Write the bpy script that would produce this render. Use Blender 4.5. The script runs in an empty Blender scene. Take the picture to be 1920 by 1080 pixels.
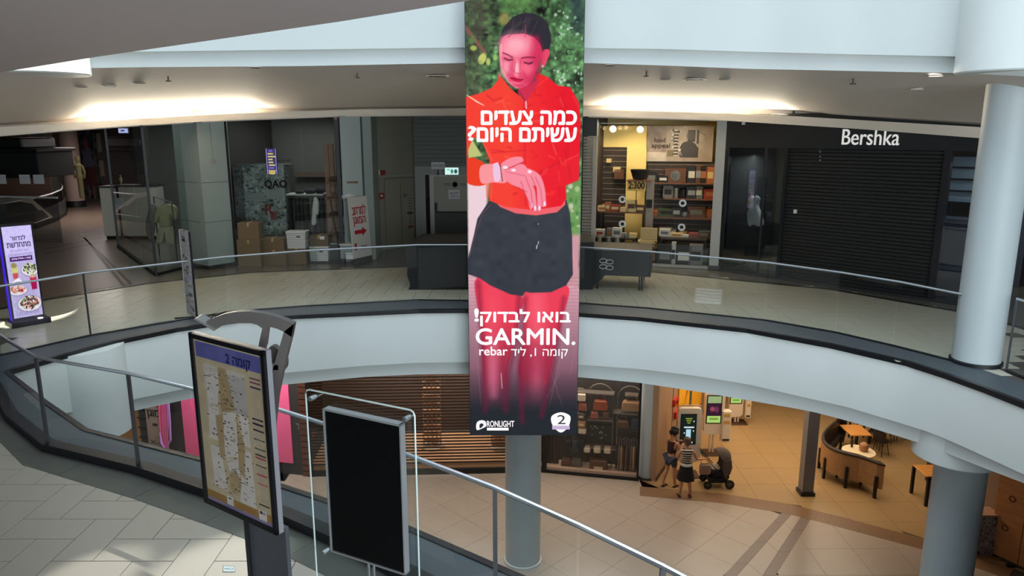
import bpy, bmesh, math, random
import numpy as np
from mathutils import Vector, Matrix
from mathutils.geometry import tessellate_polygon
random.seed(7); rng = np.random.default_rng(7)
SC = bpy.context.scene; COL = SC.collection; PI = math.pi

# ------------------------------------------------------------------ camera
F = 1370.0; PITCH = math.radians(12.0); HC = 3.6
cd = bpy.data.cameras.new('camera'); cam = bpy.data.objects.new('camera', cd); COL.objects.link(cam)
cam.location = (0, 0, HC); cam.rotation_euler = (math.radians(90) - PITCH, 0, 0)
cd.sensor_width = 36; cd.lens = F / 1920 * 36; cd.clip_end = 300; cd.clip_start = 0.05
SC.camera = cam
# ------------------------------------------------------------------ world, daylight, exposure
SC.view_settings.view_transform = 'Standard'; SC.view_settings.look = 'None'
SC.view_settings.exposure = 0.0; SC.view_settings.gamma = 1.0; SC.view_settings.use_curve_mapping = False
wd = bpy.data.worlds.new('sky'); SC.world = wd; wd.use_nodes = True
bg = wd.node_tree.nodes['Background']; bg.inputs[0].default_value = (.62, .78, .90, 1); bg.inputs[1].default_value = 0.75

def area(name, loc, rot, sx, sy, power, col=(1, 1, 1), spread=180):
    l = bpy.data.lights.new(name, 'AREA'); l.shape = 'RECTANGLE'; l.size = sx; l.size_y = sy
    l.energy = power; l.color = col; l.spread = math.radians(spread)
    o = bpy.data.objects.new(name, l); COL.objects.link(o); o.location = loc; o.rotation_euler = rot
    return o
area('skylight_daylight', (0, 8, 27), (0, 0, 0), 26, 24, 6700, (.80, .93, 1.0))
area('rear_window_daylight', (6.5, -6.6, 2.3), (math.radians(90), 0, 0), 13, 3.6, 2000, (.86, .95, 1.0))
area('cafe_ceiling_light', (8.0, 20.5, -2.15), (0, 0, 0), 6, 6, 330, (1.0, .80, .58))
area('lower_hall_light', (-2, 17.2, -2.0), (0, 0, 0), 9, 1.2, 110, (1.0, .86, .72))
area('lower_corridor_light', (-12.5, 24, -2.2), (0, 0, 0), 4, 5, 60, (1.0, .82, .6))
area('pink_front_fill', (-8.2, 18.0, -1.9), (math.radians(25), 0, 0), 5, 1, 130, (1, .93, .9))  # fill lamp added to brighten the pink shopfront panels, no fitting there
area('far_passage_light', (-17, 32, 3.6), (0, 0, 0), 5, 6, 300, (1.0, .90, .86))
area('walk_fill', (-9.6, 17.5, 3.9), (0, 0, 0), 1, 5, 14, (1, .95, .85))  # added fill under the soffit to brighten the walkway, not a fitting
def sun(name, rot, e):
    l = bpy.data.lights.new(name, 'SUN'); l.energy = e; l.angle = .01; l.color = (1, .97, .92)
    o = bpy.data.objects.new(name, l); COL.objects.link(o); o.rotation_euler = rot; return o

def spot(name, frm, to, e, ang, blend=.3):
    l = bpy.data.lights.new(name, 'SPOT'); l.energy = e; l.spot_size = math.radians(ang); l.spot_blend = blend; l.shadow_soft_size = .05; l.color = (1, .98, .95)
    o = bpy.data.objects.new(name, l); COL.objects.link(o); o.location = frm; o.rotation_euler = (Vector(to) - Vector(frm)).to_track_quat('-Z', 'Y').to_euler(); return o
spot('sunbeam_fascia', (5, -1, 28), (-7.35, 11.6, 5.15), 150000, 3.6, .15)
spot('floor_glint_spot', (2.2, 12.6, 8.2), (-2.5, 5.5, 0), 9000, 6, .8)  # added spots inside the atrium, imitating bright glints on the near tiles
spot('floor_glint_spot', (1.2, 12.6, 8.4), (-3.5, 5.45, 0), 6000, 4, .8)
# ------------------------------------------------------------------ pixel -> point helpers (1920x1080 frame)
cp, sp = math.cos(PITCH), math.sin(PITCH)
def ray(x, y):
    a = (x - 960) / F; b = (540 - y) / F
    return Vector((a, cp + b * sp, -sp + b * cp))
CAM = Vector((0, 0, HC))
def PZ(x, y, z=0.0):
    d = ray(x, y); return CAM + d * ((z - HC) / d.z)
def PY(x, y, Y):
    d = ray(x, y); return CAM + d * (Y / d.y)
def seg_hit(d, A, B, ext=False):
    ex, ey = B[0] - A[0], B[1] - A[1]; det = d.x * (-ey) + d.y * ex
    if abs(det) < 1e-9: return None
    t = (A[0] * (-ey) + A[1] * ex) / det; s = (d.x * A[1] - d.y * A[0]) / det
    return (t, s) if t > 0 and (ext or -1e-6 <= s <= 1 + 1e-6) else None
def PV(x, y, poly):
    d = ray(x, y); best = None
    for i in range(len(poly) - 1):
        h = seg_hit(d, poly[i], poly[i + 1])
        if h and (best is None or h[0] < best): best = h[0]
    if best is None:
        for A, B in ((poly[0], poly[1]), (poly[-2], poly[-1])):
            h = seg_hit(d, A, B, True)
            if h and (best is None or h[0] < best): best = h[0]
    return CAM + d * best
def proj(P):
    v = Vector(P) - CAM; w = v.y * cp - v.z * sp
    return 960 + F * v.x / w, 540 - F * (v.y * sp + v.z * cp) / w
def ip(tab, x):
    return float(np.interp(x, [a for a, b in tab], [b for a, b in tab]))
class Plane:                                    # a vertical plane through two floor points; u runs along it, n faces the atrium
    def __init__(s, A, B, face=(0, 6)):
        s.A = Vector((A[0], A[1], 0)); s.u = Vector((B[0] - A[0], B[1] - A[1], 0)).normalized()
        s.n = Vector((s.u.y, -s.u.x, 0))
        if s.n.dot(Vector((*face, 0)) - s.A) < 0: s.n = -s.n
        s.ang = math.atan2(s.u.y, s.u.x)
    def hit(s, x, y, d=0):
        r = ray(x, y); o = s.A + s.n * d; t = (o - CAM).dot(s.n) / r.dot(s.n); P = CAM + r * t
        return (P - s.A).dot(s.u), P.z
    def R(s, x0, y0, x1, y1, d=0):
        xm, ym = (x0 + x1) / 2, (y0 + y1) / 2
        return s.hit(x0, ym, d)[0], s.hit(x1, ym, d)[0], s.hit(xm, y1, d)[1], s.hit(xm, y0, d)[1]
    def P(s, a, z, d=0): return s.A + s.u * a + s.n * d + Vector((0, 0, z))

# ------------------------------------------------------------------ materials
def lin(c): return tuple(((v / 255) / 12.92 if v / 255 <= .04045 else ((v / 255 + .055) / 1.055) ** 2.4) for v in c[:3])
MATS = {}
def mat(name, col, rough=.6, metal=0, emit=0, spec=.5, noise=0, nscale=8, bump=0, coat=0):
    if name in MATS: return MATS[name]
    m = bpy.data.materials.new(name); m.use_nodes = True; nt = m.node_tree; b = nt.nodes['Principled BSDF']
    c = lin(col); b.inputs['Base Color'].default_value = (*c, 1); b.inputs['Roughness'].default_value = rough
    b.inputs['Metallic'].default_value = metal; b.inputs['Specular IOR Level'].default_value = spec
    if coat: b.inputs['Coat Weight'].default_value = coat; b.inputs['Coat Roughness'].default_value = .15
    if emit:
        b.inputs['Emission Color'].default_value = (*c, 1); b.inputs['Emission Strength'].default_value = emit
        b.inputs['Base Color'].default_value = (0, 0, 0, 1)
    if noise or bump:
        tc = nt.nodes.new('ShaderNodeTexCoord'); nz = nt.nodes.new('ShaderNodeTexNoise')
        nz.inputs['Scale'].default_value = nscale; nz.inputs['Detail'].default_value = 5
        nt.links.new(tc.outputs['Object'], nz.inputs['Vector'])
        if noise:
            mx = nt.nodes.new('ShaderNodeMix'); mx.data_type = 'RGBA'
            mx.inputs[6].default_value = (*[v * (1 - noise) for v in c], 1); mx.inputs[7].default_value = (*[min(1, v * (1 + noise)) for v in c], 1)
            nt.links.new(nz.outputs['Fac'], mx.inputs[0]); nt.links.new(mx.outputs[2], b.inputs['Base Color'])
        if bump:
            bp = nt.nodes.new('ShaderNodeBump'); bp.inputs['Strength'].default_value = bump; bp.inputs['Distance'].default_value = .01
            nt.links.new(nz.outputs['Fac'], bp.inputs['Height']); nt.links.new(bp.outputs[0], b.inputs['Normal'])
    MATS[name] = m; return m
def wood(name, c1, c2, rough=.5, scale=3, rot=(0, 0, 0), stretch=(1, 12, 12)):
    if name in MATS: return MATS[name]
    m = bpy.data.materials.new(name); m.use_nodes = True; nt = m.node_tree; b = nt.nodes['Principled BSDF']
    tc = nt.nodes.new('ShaderNodeTexCoord'); mp = nt.nodes.new('ShaderNodeMapping'); nz = nt.nodes.new('ShaderNodeTexNoise')
    mp.inputs['Scale'].default_value = stretch; mp.inputs['Rotation'].default_value = rot
    nz.inputs['Scale'].default_value = scale; nz.inputs['Detail'].default_value = 6; nz.inputs['Distortion'].default_value = .6
    cr = nt.nodes.new('ShaderNodeValToRGB'); cr.color_ramp.elements[0].position = .3; cr.color_ramp.elements[1].position = .7
    cr.color_ramp.elements[0].color = (*lin(c1), 1); cr.color_ramp.elements[1].color = (*lin(c2), 1)
    L = nt.links.new; L(tc.outputs['Object'], mp.inputs[0]); L(mp.outputs[0], nz.inputs['Vector']); L(nz.outputs['Fac'], cr.inputs[0]); L(cr.outputs[0], b.inputs['Base Color'])
    b.inputs['Roughness'].default_value = rough
    MATS[name] = m; return m
def glass(name, tint=(.93, .96, .95), refl=.09, rough=.02):
    if name in MATS: return MATS[name]
    m = bpy.data.materials.new(name); m.use_nodes = True; nt = m.node_tree; nt.nodes.clear()
    o = nt.nodes.new('ShaderNodeOutputMaterial'); t = nt.nodes.new('ShaderNodeBsdfTransparent'); t.inputs[0].default_value = (*tint, 1)
    g = nt.nodes.new('ShaderNodeBsdfGlossy'); g.inputs['Roughness'].default_value = rough
    fr = nt.nodes.new('ShaderNodeLayerWeight'); fr.inputs[0].default_value = .5
    pw = nt.nodes.new('ShaderNodeMath'); pw.operation = 'POWER'; pw.inputs[1].default_value = 5
    mt = nt.nodes.new('ShaderNodeMath'); mt.operation = 'MULTIPLY_ADD'; mt.inputs[1].default_value = .8; mt.inputs[2].default_value = refl
    mx = nt.nodes.new('ShaderNodeMixShader'); L = nt.links.new
    L(fr.outputs[1], pw.inputs[0]); L(pw.outputs[0], mt.inputs[0]); L(mt.outputs[0], mx.inputs[0]); L(t.outputs[0], mx.inputs[1]); L(g.outputs[0], mx.inputs[2]); L(mx.outputs[0], o.inputs[0])
    MATS[name] = m; return m
def attr_mat(name, emit=0, rough=.5):
    if name in MATS: return MATS[name]
    m = bpy.data.materials.new(name); m.use_nodes = True; nt = m.node_tree; b = nt.nodes['Principled BSDF']
    a = nt.nodes.new('ShaderNodeAttribute'); a.attribute_name = 'Col'; b.inputs['Roughness'].default_value = rough
    if emit:
        b.inputs['Base Color'].default_value = (0, 0, 0, 1); nt.links.new(a.outputs[0], b.inputs['Emission Color']); b.inputs['Emission Strength'].default_value = emit
        b.inputs['Specular IOR Level'].default_value = .1
    else: nt.links.new(a.outputs[0], b.inputs['Base Color'])
    MATS[name] = m; return m
E_ = dict
COLW = mat('column_paint', (186, 196, 198), .5)
WHITE = mat('white_paint', (226, 232, 230), .55, noise=.03, nscale=1.5)
OFFW = mat('warm_white_paint', (214, 206, 194), .6, noise=.03, nscale=2)
SOFF = mat('soffit_paint', (222, 213, 205), .7, noise=.03, nscale=1)
NSOFF = mat('near_soffit_paint', (216, 204, 202), .8)
LEDGE = mat('dark_ledge_stone', (76, 83, 88), .5, spec=.3, noise=.12, nscale=3)
LEDGEL = mat('grey_band_stone', (88, 90, 84), .5, spec=.35, noise=.15, nscale=5)
BLK = mat('black_rubber', (22, 24, 27), .4)
BLACKM = mat('black_metal', (30, 31, 33), .35, metal=.3)
STEEL = mat('brushed_steel', (205, 210, 216), .25, metal=.9)
DSTEEL = mat('dark_steel', (92, 95, 98), .4, metal=.7)
TILE = mat('beige_floor_tile', (172, 165, 152), .3, noise=.06, nscale=3)
TILEW = mat('walk_floor_tile', (202, 198, 180), .22, noise=.06, nscale=2)
TILED = mat('shop_edge_tile', (104, 100, 92), .25, noise=.08, nscale=2)
TILEL = mat('lower_floor_tile', (178, 164, 150), .28, noise=.06, nscale=2)
TILECAFE = mat('cafe_floor_tile', (172, 142, 100), .3, noise=.06, nscale=2)
GROUT = mat('tile_joint', (80, 76, 70), .7)
STRIPE = mat('mauve_floor_stripe', (132, 116, 108), .35, noise=.1)
GLASS = glass('rail_glass', (.93, .96, .95), .05); SGLASS = glass('shop_glass', (.80, .86, .84), .10)
DGLASS = glass('tinted_glass', (.42, .47, .47), .12)
CARD = mat('cardboard', (108, 93, 70), .8, noise=.06, nscale=6)
PLAST = mat('white_plastic', (212, 214, 214), .4)
DARKW = mat('dark_shop_wall', (60, 60, 60), .7)
DARKB = mat('charcoal_panel', (38, 40, 42), .45)

# ------------------------------------------------------------------ mesh builder
class MB:
    def __init__(s): s.v = []; s.f = []; s.m = []; s.mi = 0
    def add(s, vs, fs):
        o = len(s.v); s.v += [tuple(p) for p in vs]; s.f += [tuple(i + o for i in f) for f in fs]; s.m += [s.mi] * len(fs); return s
    def quad(s, a, b, c, d): return s.add([a, b, c, d], [(0, 1, 2, 3)])
    def box(s, x0, x1, y0, y1, z0, z1, M=None):
        vs = [Vector((x, y, z)) for z in (z0, z1) for y in (y0, y1) for x in (x0, x1)]
        if M: vs = [M @ v for v in vs]
        return s.add(vs, [(0, 2, 3, 1), (4, 5, 7, 6), (0, 1, 5, 4), (2, 6, 7, 3), (0, 4, 6, 2), (1, 3, 7, 5)])
    def rbox(s, x0, x1, y0, y1, z0, z1, r=.01, M=None):      # box with chamfered vertical and top edges
        r = min(r, (x1 - x0) / 3, (y1 - y0) / 3, (z1 - z0) / 3); rings = []
        for z, q in ((z0, r), (z0 + r, 0), (z1 - r, 0), (z1, r)):
            a0, a1, b0, b1 = x0 + q, x1 - q, y0 + q, y1 - q
            rings.append([(a0 + r, b0, z), (a1 - r, b0, z), (a1, b0 + r, z), (a1, b1 - r, z), (a1 - r, b1, z), (a0 + r, b1, z), (a0, b1 - r, z), (a0, b0 + r, z)])
        vs = [Vector(p) for g in rings for p in g]
        if M: vs = [M @ v for v in vs]
        fs = [(k * 8 + i, k * 8 + (i + 1) % 8, k * 8 + 8 + (i + 1) % 8, k * 8 + 8 + i) for k in range(3) for i in range(8)]
        return s.add(vs, fs + [tuple(range(7, -1, -1)), tuple(range(24, 32))])
    def pbox(s, pl, a0, a1, z0, z1, d0, d1):                 # box given along a Plane
        if a1 < a0: a0, a1 = a1, a0
        vs = [pl.P(a, z, d) for z in (z0, z1) for d in (d1, d0) for a in (a0, a1)]
        return s.add(vs, [(0, 2, 3, 1), (4, 5, 7, 6), (0, 1, 5, 4), (2, 6, 7, 3), (0, 4, 6, 2), (1, 3, 7, 5)])
    def prism(s, pts, z0, z1):                               # plan polygon extruded upwards
        n = len(pts); vs = [(p[0], p[1], z0) for p in pts] + [(p[0], p[1], z1) for p in pts]
        fs = [(i, (i + 1) % n, n + (i + 1) % n, n + i) for i in range(n)]
        if n <= 4: fs += [tuple(range(n - 1, -1, -1)), tuple(range(n, 2 * n))]
        else:
            for t in tessellate_polygon([[Vector((p[0], p[1], 0)) for p in pts]]): fs += [tuple(t), tuple(i + n for i in t)]
        return s.add(vs, fs)
    def loop_plate(s, outer, hole, z0, z1):                  # flat plate with a hole
        ls = [[Vector((p[0], p[1], 0)) for p in outer], [Vector((p[0], p[1], 0)) for p in hole]]
        al = list(outer) + list(hole); n = len(al)
        vs = [(p[0], p[1], z1) for p in al] + [(p[0], p[1], z0) for p in al]
        fs = []
        for t in tessellate_polygon(ls): fs += [tuple(t), tuple(i + n for i in t)]
        return s.add(vs, fs)
    def ext(s, poly, thick, base, u, v, w):                  # 2D polygon in (u,v) extruded along w
        n = len(poly); base = Vector(base); vs = [base + u * a + v * b for a, b in poly]; vs += [p + w * thick for p in vs]
        fs = [(i, (i + 1) % n, n + (i + 1) % n, n + i) for i in range(n)]
        for t in tessellate_polygon([[Vector((a, b, 0)) for a, b in poly]]): fs += [tuple(t), tuple(i + n for i in t)]
        return s.add(vs, fs)
    def tube(s, pts, r, n=8, closed=False, flat=None):
        pts = [Vector(p) for p in pts]; k = len(pts); vs = []
        for i, p in enumerate(pts):
            a = pts[(i - 1) % k] if closed or i > 0 else p; b = pts[(i + 1) % k] if closed or i < k - 1 else p
            t = (b - a).normalized(); up = Vector((0, 0, 1)) if abs(t.z) < .95 else Vector((1, 0, 0))
            e1 = t.cross(up).normalized(); e2 = e1.cross(t); ri = r[i] if isinstance(r, (list, tuple)) else r
            for j in range(n):
                q = 2 * PI * j / n; vs.append(p + (e1 * math.cos(q) * (flat or 1) + e2 * math.sin(q)) * ri)
        fs = [(i * n + j, i * n + (j + 1) % n, ((i + 1) % k) * n + (j + 1) % n, ((i + 1) % k) * n + j) for i in range(k if closed else k - 1) for j in range(n)]
        if not closed: fs += [tuple(range(n - 1, -1, -1)), tuple((k - 1) * n + j for j in range(n))]
        return s.add(vs, fs)
    def cyl(s, c, r, z0, z1, n=32, r2=None):
        c = Vector((c[0], c[1], 0)); return s.lathe([(r, z0), (r if r2 is None else r2, z1)], c, n)
    def lathe(s, prof, c=(0, 0, 0), n=24, M=None, a0=0, a1=2 * PI, cap=True):
        c = Vector(c); full = abs(a1 - a0 - 2 * PI) < 1e-6; m = n if full else n + 1; vs = []
        for r, z in prof:
            for j in range(m):
                q = a0 + (a1 - a0) * j / n; p = Vector((r * math.cos(q), r * math.sin(q), z))
                vs.append((M @ p if M else p) + c)
        k = len(prof); fs = [(i * m + j, i * m + (j + 1) % m, (i + 1) * m + (j + 1) % m, (i + 1) * m + j) for i in range(k - 1) for j in range(n)]
        if cap and prof[0][0] > 1e-6 and full: fs.append(tuple(range(m - 1, -1, -1)))
        if cap and prof[-1][0] > 1e-6 and full: fs.append(tuple((k - 1) * m + j for j in range(m)))
        return s.add(vs, fs)
    def strip(s, rows):                                      # grid of points
        n = len(rows[0]); vs = [p for r in rows for p in r]
        return s.add(vs, [(i * n + j, i * n + j + 1, (i + 1) * n + j + 1, (i + 1) * n + j) for i in range(len(rows) - 1) for j in range(n - 1)])
def wloc(o):
    p = Vector(o.location)
    while o.parent: o = o.parent; p += Vector(o.location)
    return p
def obj(name, mb, m=None, parent=None, smooth=False, local=False, **kw):
    me = bpy.data.meshes.new(name)
    off = Vector((0, 0, 0)) if (parent is None or local) else wloc(parent)
    me.from_pydata([Vector(v) - off for v in mb.v], [], mb.f)
    ms = m if isinstance(m, (list, tuple)) else [m]
    for q in ms:
        if q: me.materials.append(q)
    if len(ms) > 1: me.polygons.foreach_set('material_index', mb.m)
    bm = bmesh.new(); bm.from_mesh(me); bmesh.ops.recalc_face_normals(bm, faces=bm.faces)
    if smooth:
        for f in bm.faces: f.smooth = True
        for e in bm.edges:
            if len(e.link_faces) == 2 and e.calc_face_angle(0) > .7: e.smooth = False
    bm.to_mesh(me); bm.free()
    o = bpy.data.objects.new(name, me); COL.objects.link(o); o.parent = parent
    for k, v in kw.items(): o[k] = v
    return o
def thing(name, label, cat, loc=(0, 0, 0), rotz=0, group=None):
    o = bpy.data.objects.new(name, None); COL.objects.link(o); o.location = loc; o.rotation_euler = (0, 0, rotz); o.empty_display_size = .1
    o['label'] = label; o['category'] = cat
    if group: o['group'] = group
    return o
def tag(o, label, cat, group=None):
    o['label'] = label; o['category'] = cat
    if group: o['group'] = group
    return o
def centre(o):                                               # put the origin of a single mesh at its base
    me = o.data; n = len(me.vertices); a = np.empty(n * 3, np.float32); me.vertices.foreach_get('co', a); a = a.reshape(-1, 3)
    c = (a.min(0) + a.max(0)) / 2; c[2] = a[:, 2].min(); me.vertices.foreach_set('co', (a - c).ravel()); o.location = Vector(c.tolist()) + Vector(o.location); return o
def struct(name, mb, m, parent=None, smooth=False):
    o = obj(name, mb, m, parent, smooth)
    if parent is None: o['kind'] = 'structure'
    return o
def dup(root, loc, rotz=None, label=None, scale=None):
    r = root.copy(); COL.objects.link(r); r.location = loc
    if rotz is not None: r.rotation_euler = (0, 0, rotz)
    if label: r['label'] = label
    if scale: r.scale = scale
    for ch in list(root.children):
        c = ch.copy(); COL.objects.link(c); c.parent = r
        for g in list(ch.children):
            d = g.copy(); COL.objects.link(d); d.parent = c
    return r
def text(body, m, c, u, v, w=None, h=None, parent=None, name='lettering', bold=0, depth=.004, n=None):
    cu = bpy.data.curves.new('t', 'FONT'); cu.body = body; cu.size = 1; cu.extrude = 0
    t = bpy.data.objects.new('t', cu); COL.objects.link(t); dg = bpy.context.evaluated_depsgraph_get(); dg.update()
    tc = t.evaluated_get(dg).to_curve(dg); loops = []
    for sp_ in tc.splines:
        bp = sp_.bezier_points; L = []
        if len(bp):
            for i in range(len(bp)):
                p0, p1 = bp[i], bp[(i + 1) % len(bp)]; k_ = 1 if (p0.handle_right - p0.co).length < 1e-5 and (p1.handle_left - p1.co).length < 1e-5 else 4
                for q in range(k_):
                    x = q / k_; L.append((p0.co * (1 - x) ** 3 + p0.handle_right * 3 * x * (1 - x) ** 2 + p1.handle_left * 3 * x * x * (1 - x) + p1.co * x ** 3).to_2d())
        else: L = [Vector(p.co[:2]) for p in sp_.points]
        if len(L) > 2: loops.append(L)
    t.to_curve_clear(); bpy.data.objects.remove(t); bpy.data.curves.remove(cu)
    ar = lambda L: sum(L[i - 1].x * L[i].y - L[i].x * L[i - 1].y for i in range(len(L))) / 2
    def inside(p, L):
        c_ = False
        for i in range(len(L)):
            a_, b_ = L[i - 1], L[i]
            if (a_.y > p.y) != (b_.y > p.y) and p.x < (b_.x - a_.x) * (p.y - a_.y) / (b_.y - a_.y) + a_.x: c_ = not c_
        return c_
    ish = lambda L: any(ar(M_) * ar(L) < 0 and abs(ar(M_)) > abs(ar(L)) and all(inside(p, M_) for p in L[::3]) for M_ in loops)
    holes = [L for L in loops if ish(L)]; outs = [L for L in loops if not ish(L)]; V_, F_ = [], []
    for L in outs:
        hs = [h_ for h_ in holes if inside(h_[0], L)]; al = L + [p for h_ in hs for p in h_]; o_ = len(V_)
        V_ += [(p.x, p.y, 0) for p in al]; F_ += [tuple(i + o_ for i in f_) for f_ in tessellate_polygon([[Vector((p.x, p.y, 0)) for p in X_] for X_ in [L] + hs])]
    me = bpy.data.meshes.new(name); me.from_pydata(V_, [], F_)
    k = len(me.vertices); a = np.empty(k * 3, np.float32); me.vertices.foreach_get('co', a); a = a.reshape(-1, 3)
    lo, hi = a.min(0), a.max(0); W, H = hi[0] - lo[0], hi[1] - lo[1]
    sx = w / W if w else h / H; sy = h / H if h else sx
    if not w: sx = sy
    u = Vector(u).normalized(); v = Vector(v).normalized(); nn = u.cross(v)
    c = Vector(c); off = wloc(parent) if parent else Vector((0, 0, 0))
    co = [(c + u * float((p[0] - (lo[0] + hi[0]) / 2) * sx) + v * float((p[1] - (lo[1] + hi[1]) / 2) * sy) - off) for p in a]
    me.vertices.foreach_set('co', np.array([tuple(p) for p in co], np.float32).ravel())
    bm = bmesh.new(); bm.from_mesh(me)
    if bold:                                                   # embolden: shifted copies joined
        b = bold * (sy if not w else min(sx, sy)); src = list(bm.faces)
        for q, (dx, dy) in enumerate(((b, 0), (-b, 0), (0, b), (0, -b), (b * .7, b * .7), (-b * .7, -b * .7))):
            r = bmesh.ops.duplicate(bm, geom=src); bmesh.ops.translate(bm, vec=u * dx + v * dy + nn * (q + 1) * 2e-4, verts=[e for e in r['geom'] if isinstance(e, bmesh.types.BMVert)])
    if depth:
        r = bmesh.ops.extrude_face_region(bm, geom=list(bm.faces)); vs = [q for q in r['geom'] if isinstance(q, bmesh.types.BMVert)]
        bmesh.ops.translate(bm, vec=nn * depth, verts=vs)
    bmesh.ops.recalc_face_normals(bm, faces=bm.faces)
    bm.to_mesh(me); bm.free(); me.materials.clear(); me.materials.append(m)
    o = bpy.data.objects.new(name, me); COL.objects.link(o); o.parent = parent; return o
def heb(s): return s[::-1]
UP = Vector((0, 0, 1))

# ------------------------------------------------------------------ painting of flat print and screens
def smoothpts(p, k=5):
    n = len(p); out = []
    for i in range(n):
        a, b, c, d = [np.array(p[(i + j) % n], float) for j in (-1, 0, 1, 2)]
        for q in range(k):
            t = q / k; out.append(.5 * (2 * b + (c - a) * t + (2 * a - 5 * b + 4 * c - d) * t * t + (3 * b - a - 3 * c + d) * t ** 3))
    return out
class Canvas:
    def __init__(s, w, h, nx, ny, bgc, x0=0, y0=0):
        s.w, s.h, s.nx, s.ny = w, h, nx, ny
        s.X, s.Y = np.meshgrid(x0 + np.linspace(0, w, nx), y0 + np.linspace(0, h, ny)); s.c = np.zeros((ny, nx, 3)); s.c[:] = bgc
    def blend(s, al, col):
        c = col(s.X, s.Y) if callable(col) else np.array(col, float)
        s.c = s.c * (1 - al[..., None]) + c * al[..., None]
    def poly(s, pts, col, soft=1.0, sm=False, op=1.0):
        if sm: pts = smoothpts(pts)
        P = np.array(pts, float); X, Y = s.X, s.Y; ins = np.zeros(X.shape, bool); d2 = np.full(X.shape, 1e9); n = len(P)
        for i in range(n):
            a, b = P[i], P[(i + 1) % n]; e = b - a; L = max(e @ e, 1e-9)
            t = np.clip(((X - a[0]) * e[0] + (Y - a[1]) * e[1]) / L, 0, 1)
            d2 = np.minimum(d2, (X - a[0] - t * e[0]) ** 2 + (Y - a[1] - t * e[1]) ** 2)
            if a[1] != b[1]: ins ^= ((a[1] > Y) != (b[1] > Y)) & (X < (b[0] - a[0]) * (Y - a[1]) / (b[1] - a[1]) + a[0])
        d = np.sqrt(d2) * np.where(ins, 1, -1); s.blend(np.clip(.5 + d / soft, 0, 1) * op, col)
    def ell(s, cx, cy, rx, ry, col, soft=.2, op=1.0, rot=0):
        ca, sa = math.cos(rot), math.sin(rot); dx, dy = s.X - cx, s.Y - cy
        q = np.sqrt(((dx * ca + dy * sa) / rx) ** 2 + ((-dx * sa + dy * ca) / ry) ** 2); s.blend(np.clip((1 - q) / soft + .5, 0, 1) * op, col)
    def line(s, pts, wd, col, soft=1.0, op=1.0):
        d2 = np.full(s.X.shape, 1e9)
        for a, b in zip(pts[:-1], pts[1:]):
            a, b = np.array(a, float), np.array(b, float); e = b - a; L = max(e @ e, 1e-9)
            t = np.clip(((s.X - a[0]) * e[0] + (s.Y - a[1]) * e[1]) / L, 0, 1)
            d2 = np.minimum(d2, (s.X - a[0] - t * e[0]) ** 2 + (s.Y - a[1] - t * e[1]) ** 2)
        s.blend(np.clip(.5 + (wd / 2 - np.sqrt(d2)) / soft, 0, 1) * op, col)
    def rect(s, x0, y0, x1, y1, col, op=1.0):
        s.blend(((s.X >= x0) & (s.X <= x1) & (s.Y >= y0) & (s.Y <= y1)).astype(float) * op, col)
    def noise(s, sc, amp, seed=0, mask=None):
        r = np.random.default_rng(seed); gx, gy = int(s.w / sc) + 3, int(s.h / sc) + 3; g = r.normal(size=(gy, gx))
        x = (s.X - s.X.min()) / sc; y = (s.Y - s.Y.min()) / sc; i, j = x.astype(int), y.astype(int); fx, fy = x - i, y - j
        fx = fx * fx * (3 - 2 * fx); fy = fy * fy * (3 - 2 * fy)
        v = g[j, i] * (1 - fx) * (1 - fy) + g[j, i + 1] * fx * (1 - fy) + g[j + 1, i] * (1 - fx) * fy + g[j + 1, i + 1] * fx * fy
        if mask is not None: v = v * mask
        s.c = s.c + v[..., None] * np.array(amp)
def panel(name, cv, fn, m, parent=None, closed_back=None):   # fn(u, v) -> point, u to the right, v downwards
    nx, ny = cv.nx, cv.ny; off = wloc(parent) if parent else Vector((0, 0, 0))
    p00, p10, p01, p11 = [np.array(tuple(Vector(fn(a, b)) - off)) for a, b in ((0, 0), (1, 0), (0, 1), (1, 1))]
    U, V = np.meshgrid(np.linspace(0, 1, nx), np.linspace(0, 1, ny)); U = U[..., None]; V = V[..., None]
    co = p00 * (1 - U) * (1 - V) + p10 * U * (1 - V) + p01 * (1 - U) * V + p11 * U * V
    me = bpy.data.meshes.new(name); idx = np.arange(nx * ny).reshape(ny, nx)
    q = np.stack([idx[1:, :-1], idx[1:, 1:], idx[:-1, 1:], idx[:-1, :-1]], -1).reshape(-1, 4); nf = len(q)
    me.vertices.add(nx * ny); me.vertices.foreach_set('co', co.astype(np.float32).ravel())
    me.loops.add(nf * 4); me.loops.foreach_set('vertex_index', q.astype(np.int32).ravel())
    me.polygons.add(nf); me.polygons.foreach_set('loop_start', np.arange(nf, dtype=np.int32) * 4)
    me.update(calc_edges=True); me.validate()
    at = me.color_attributes.new('Col', 'FLOAT_COLOR', 'POINT'); c = np.clip(cv.c, 0, 255) / 255
    c = np.where(c <= .04045, c / 12.92, ((c + .055) / 1.055) ** 2.4); rgba = np.ones((nx * ny, 4), np.float32); rgba[:, :3] = c.reshape(-1, 3)
    at.data.foreach_set('color', rgba.ravel()); me.materials.append(m)
    o = bpy.data.objects.new(name, me); COL.objects.link(o); o.parent = parent; return o
PRINT = attr_mat('printed_sheet'); SCREEN = attr_mat('lit_screen', 1.0); BACKLIT = attr_mat('backlit_print', 1.0)
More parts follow.
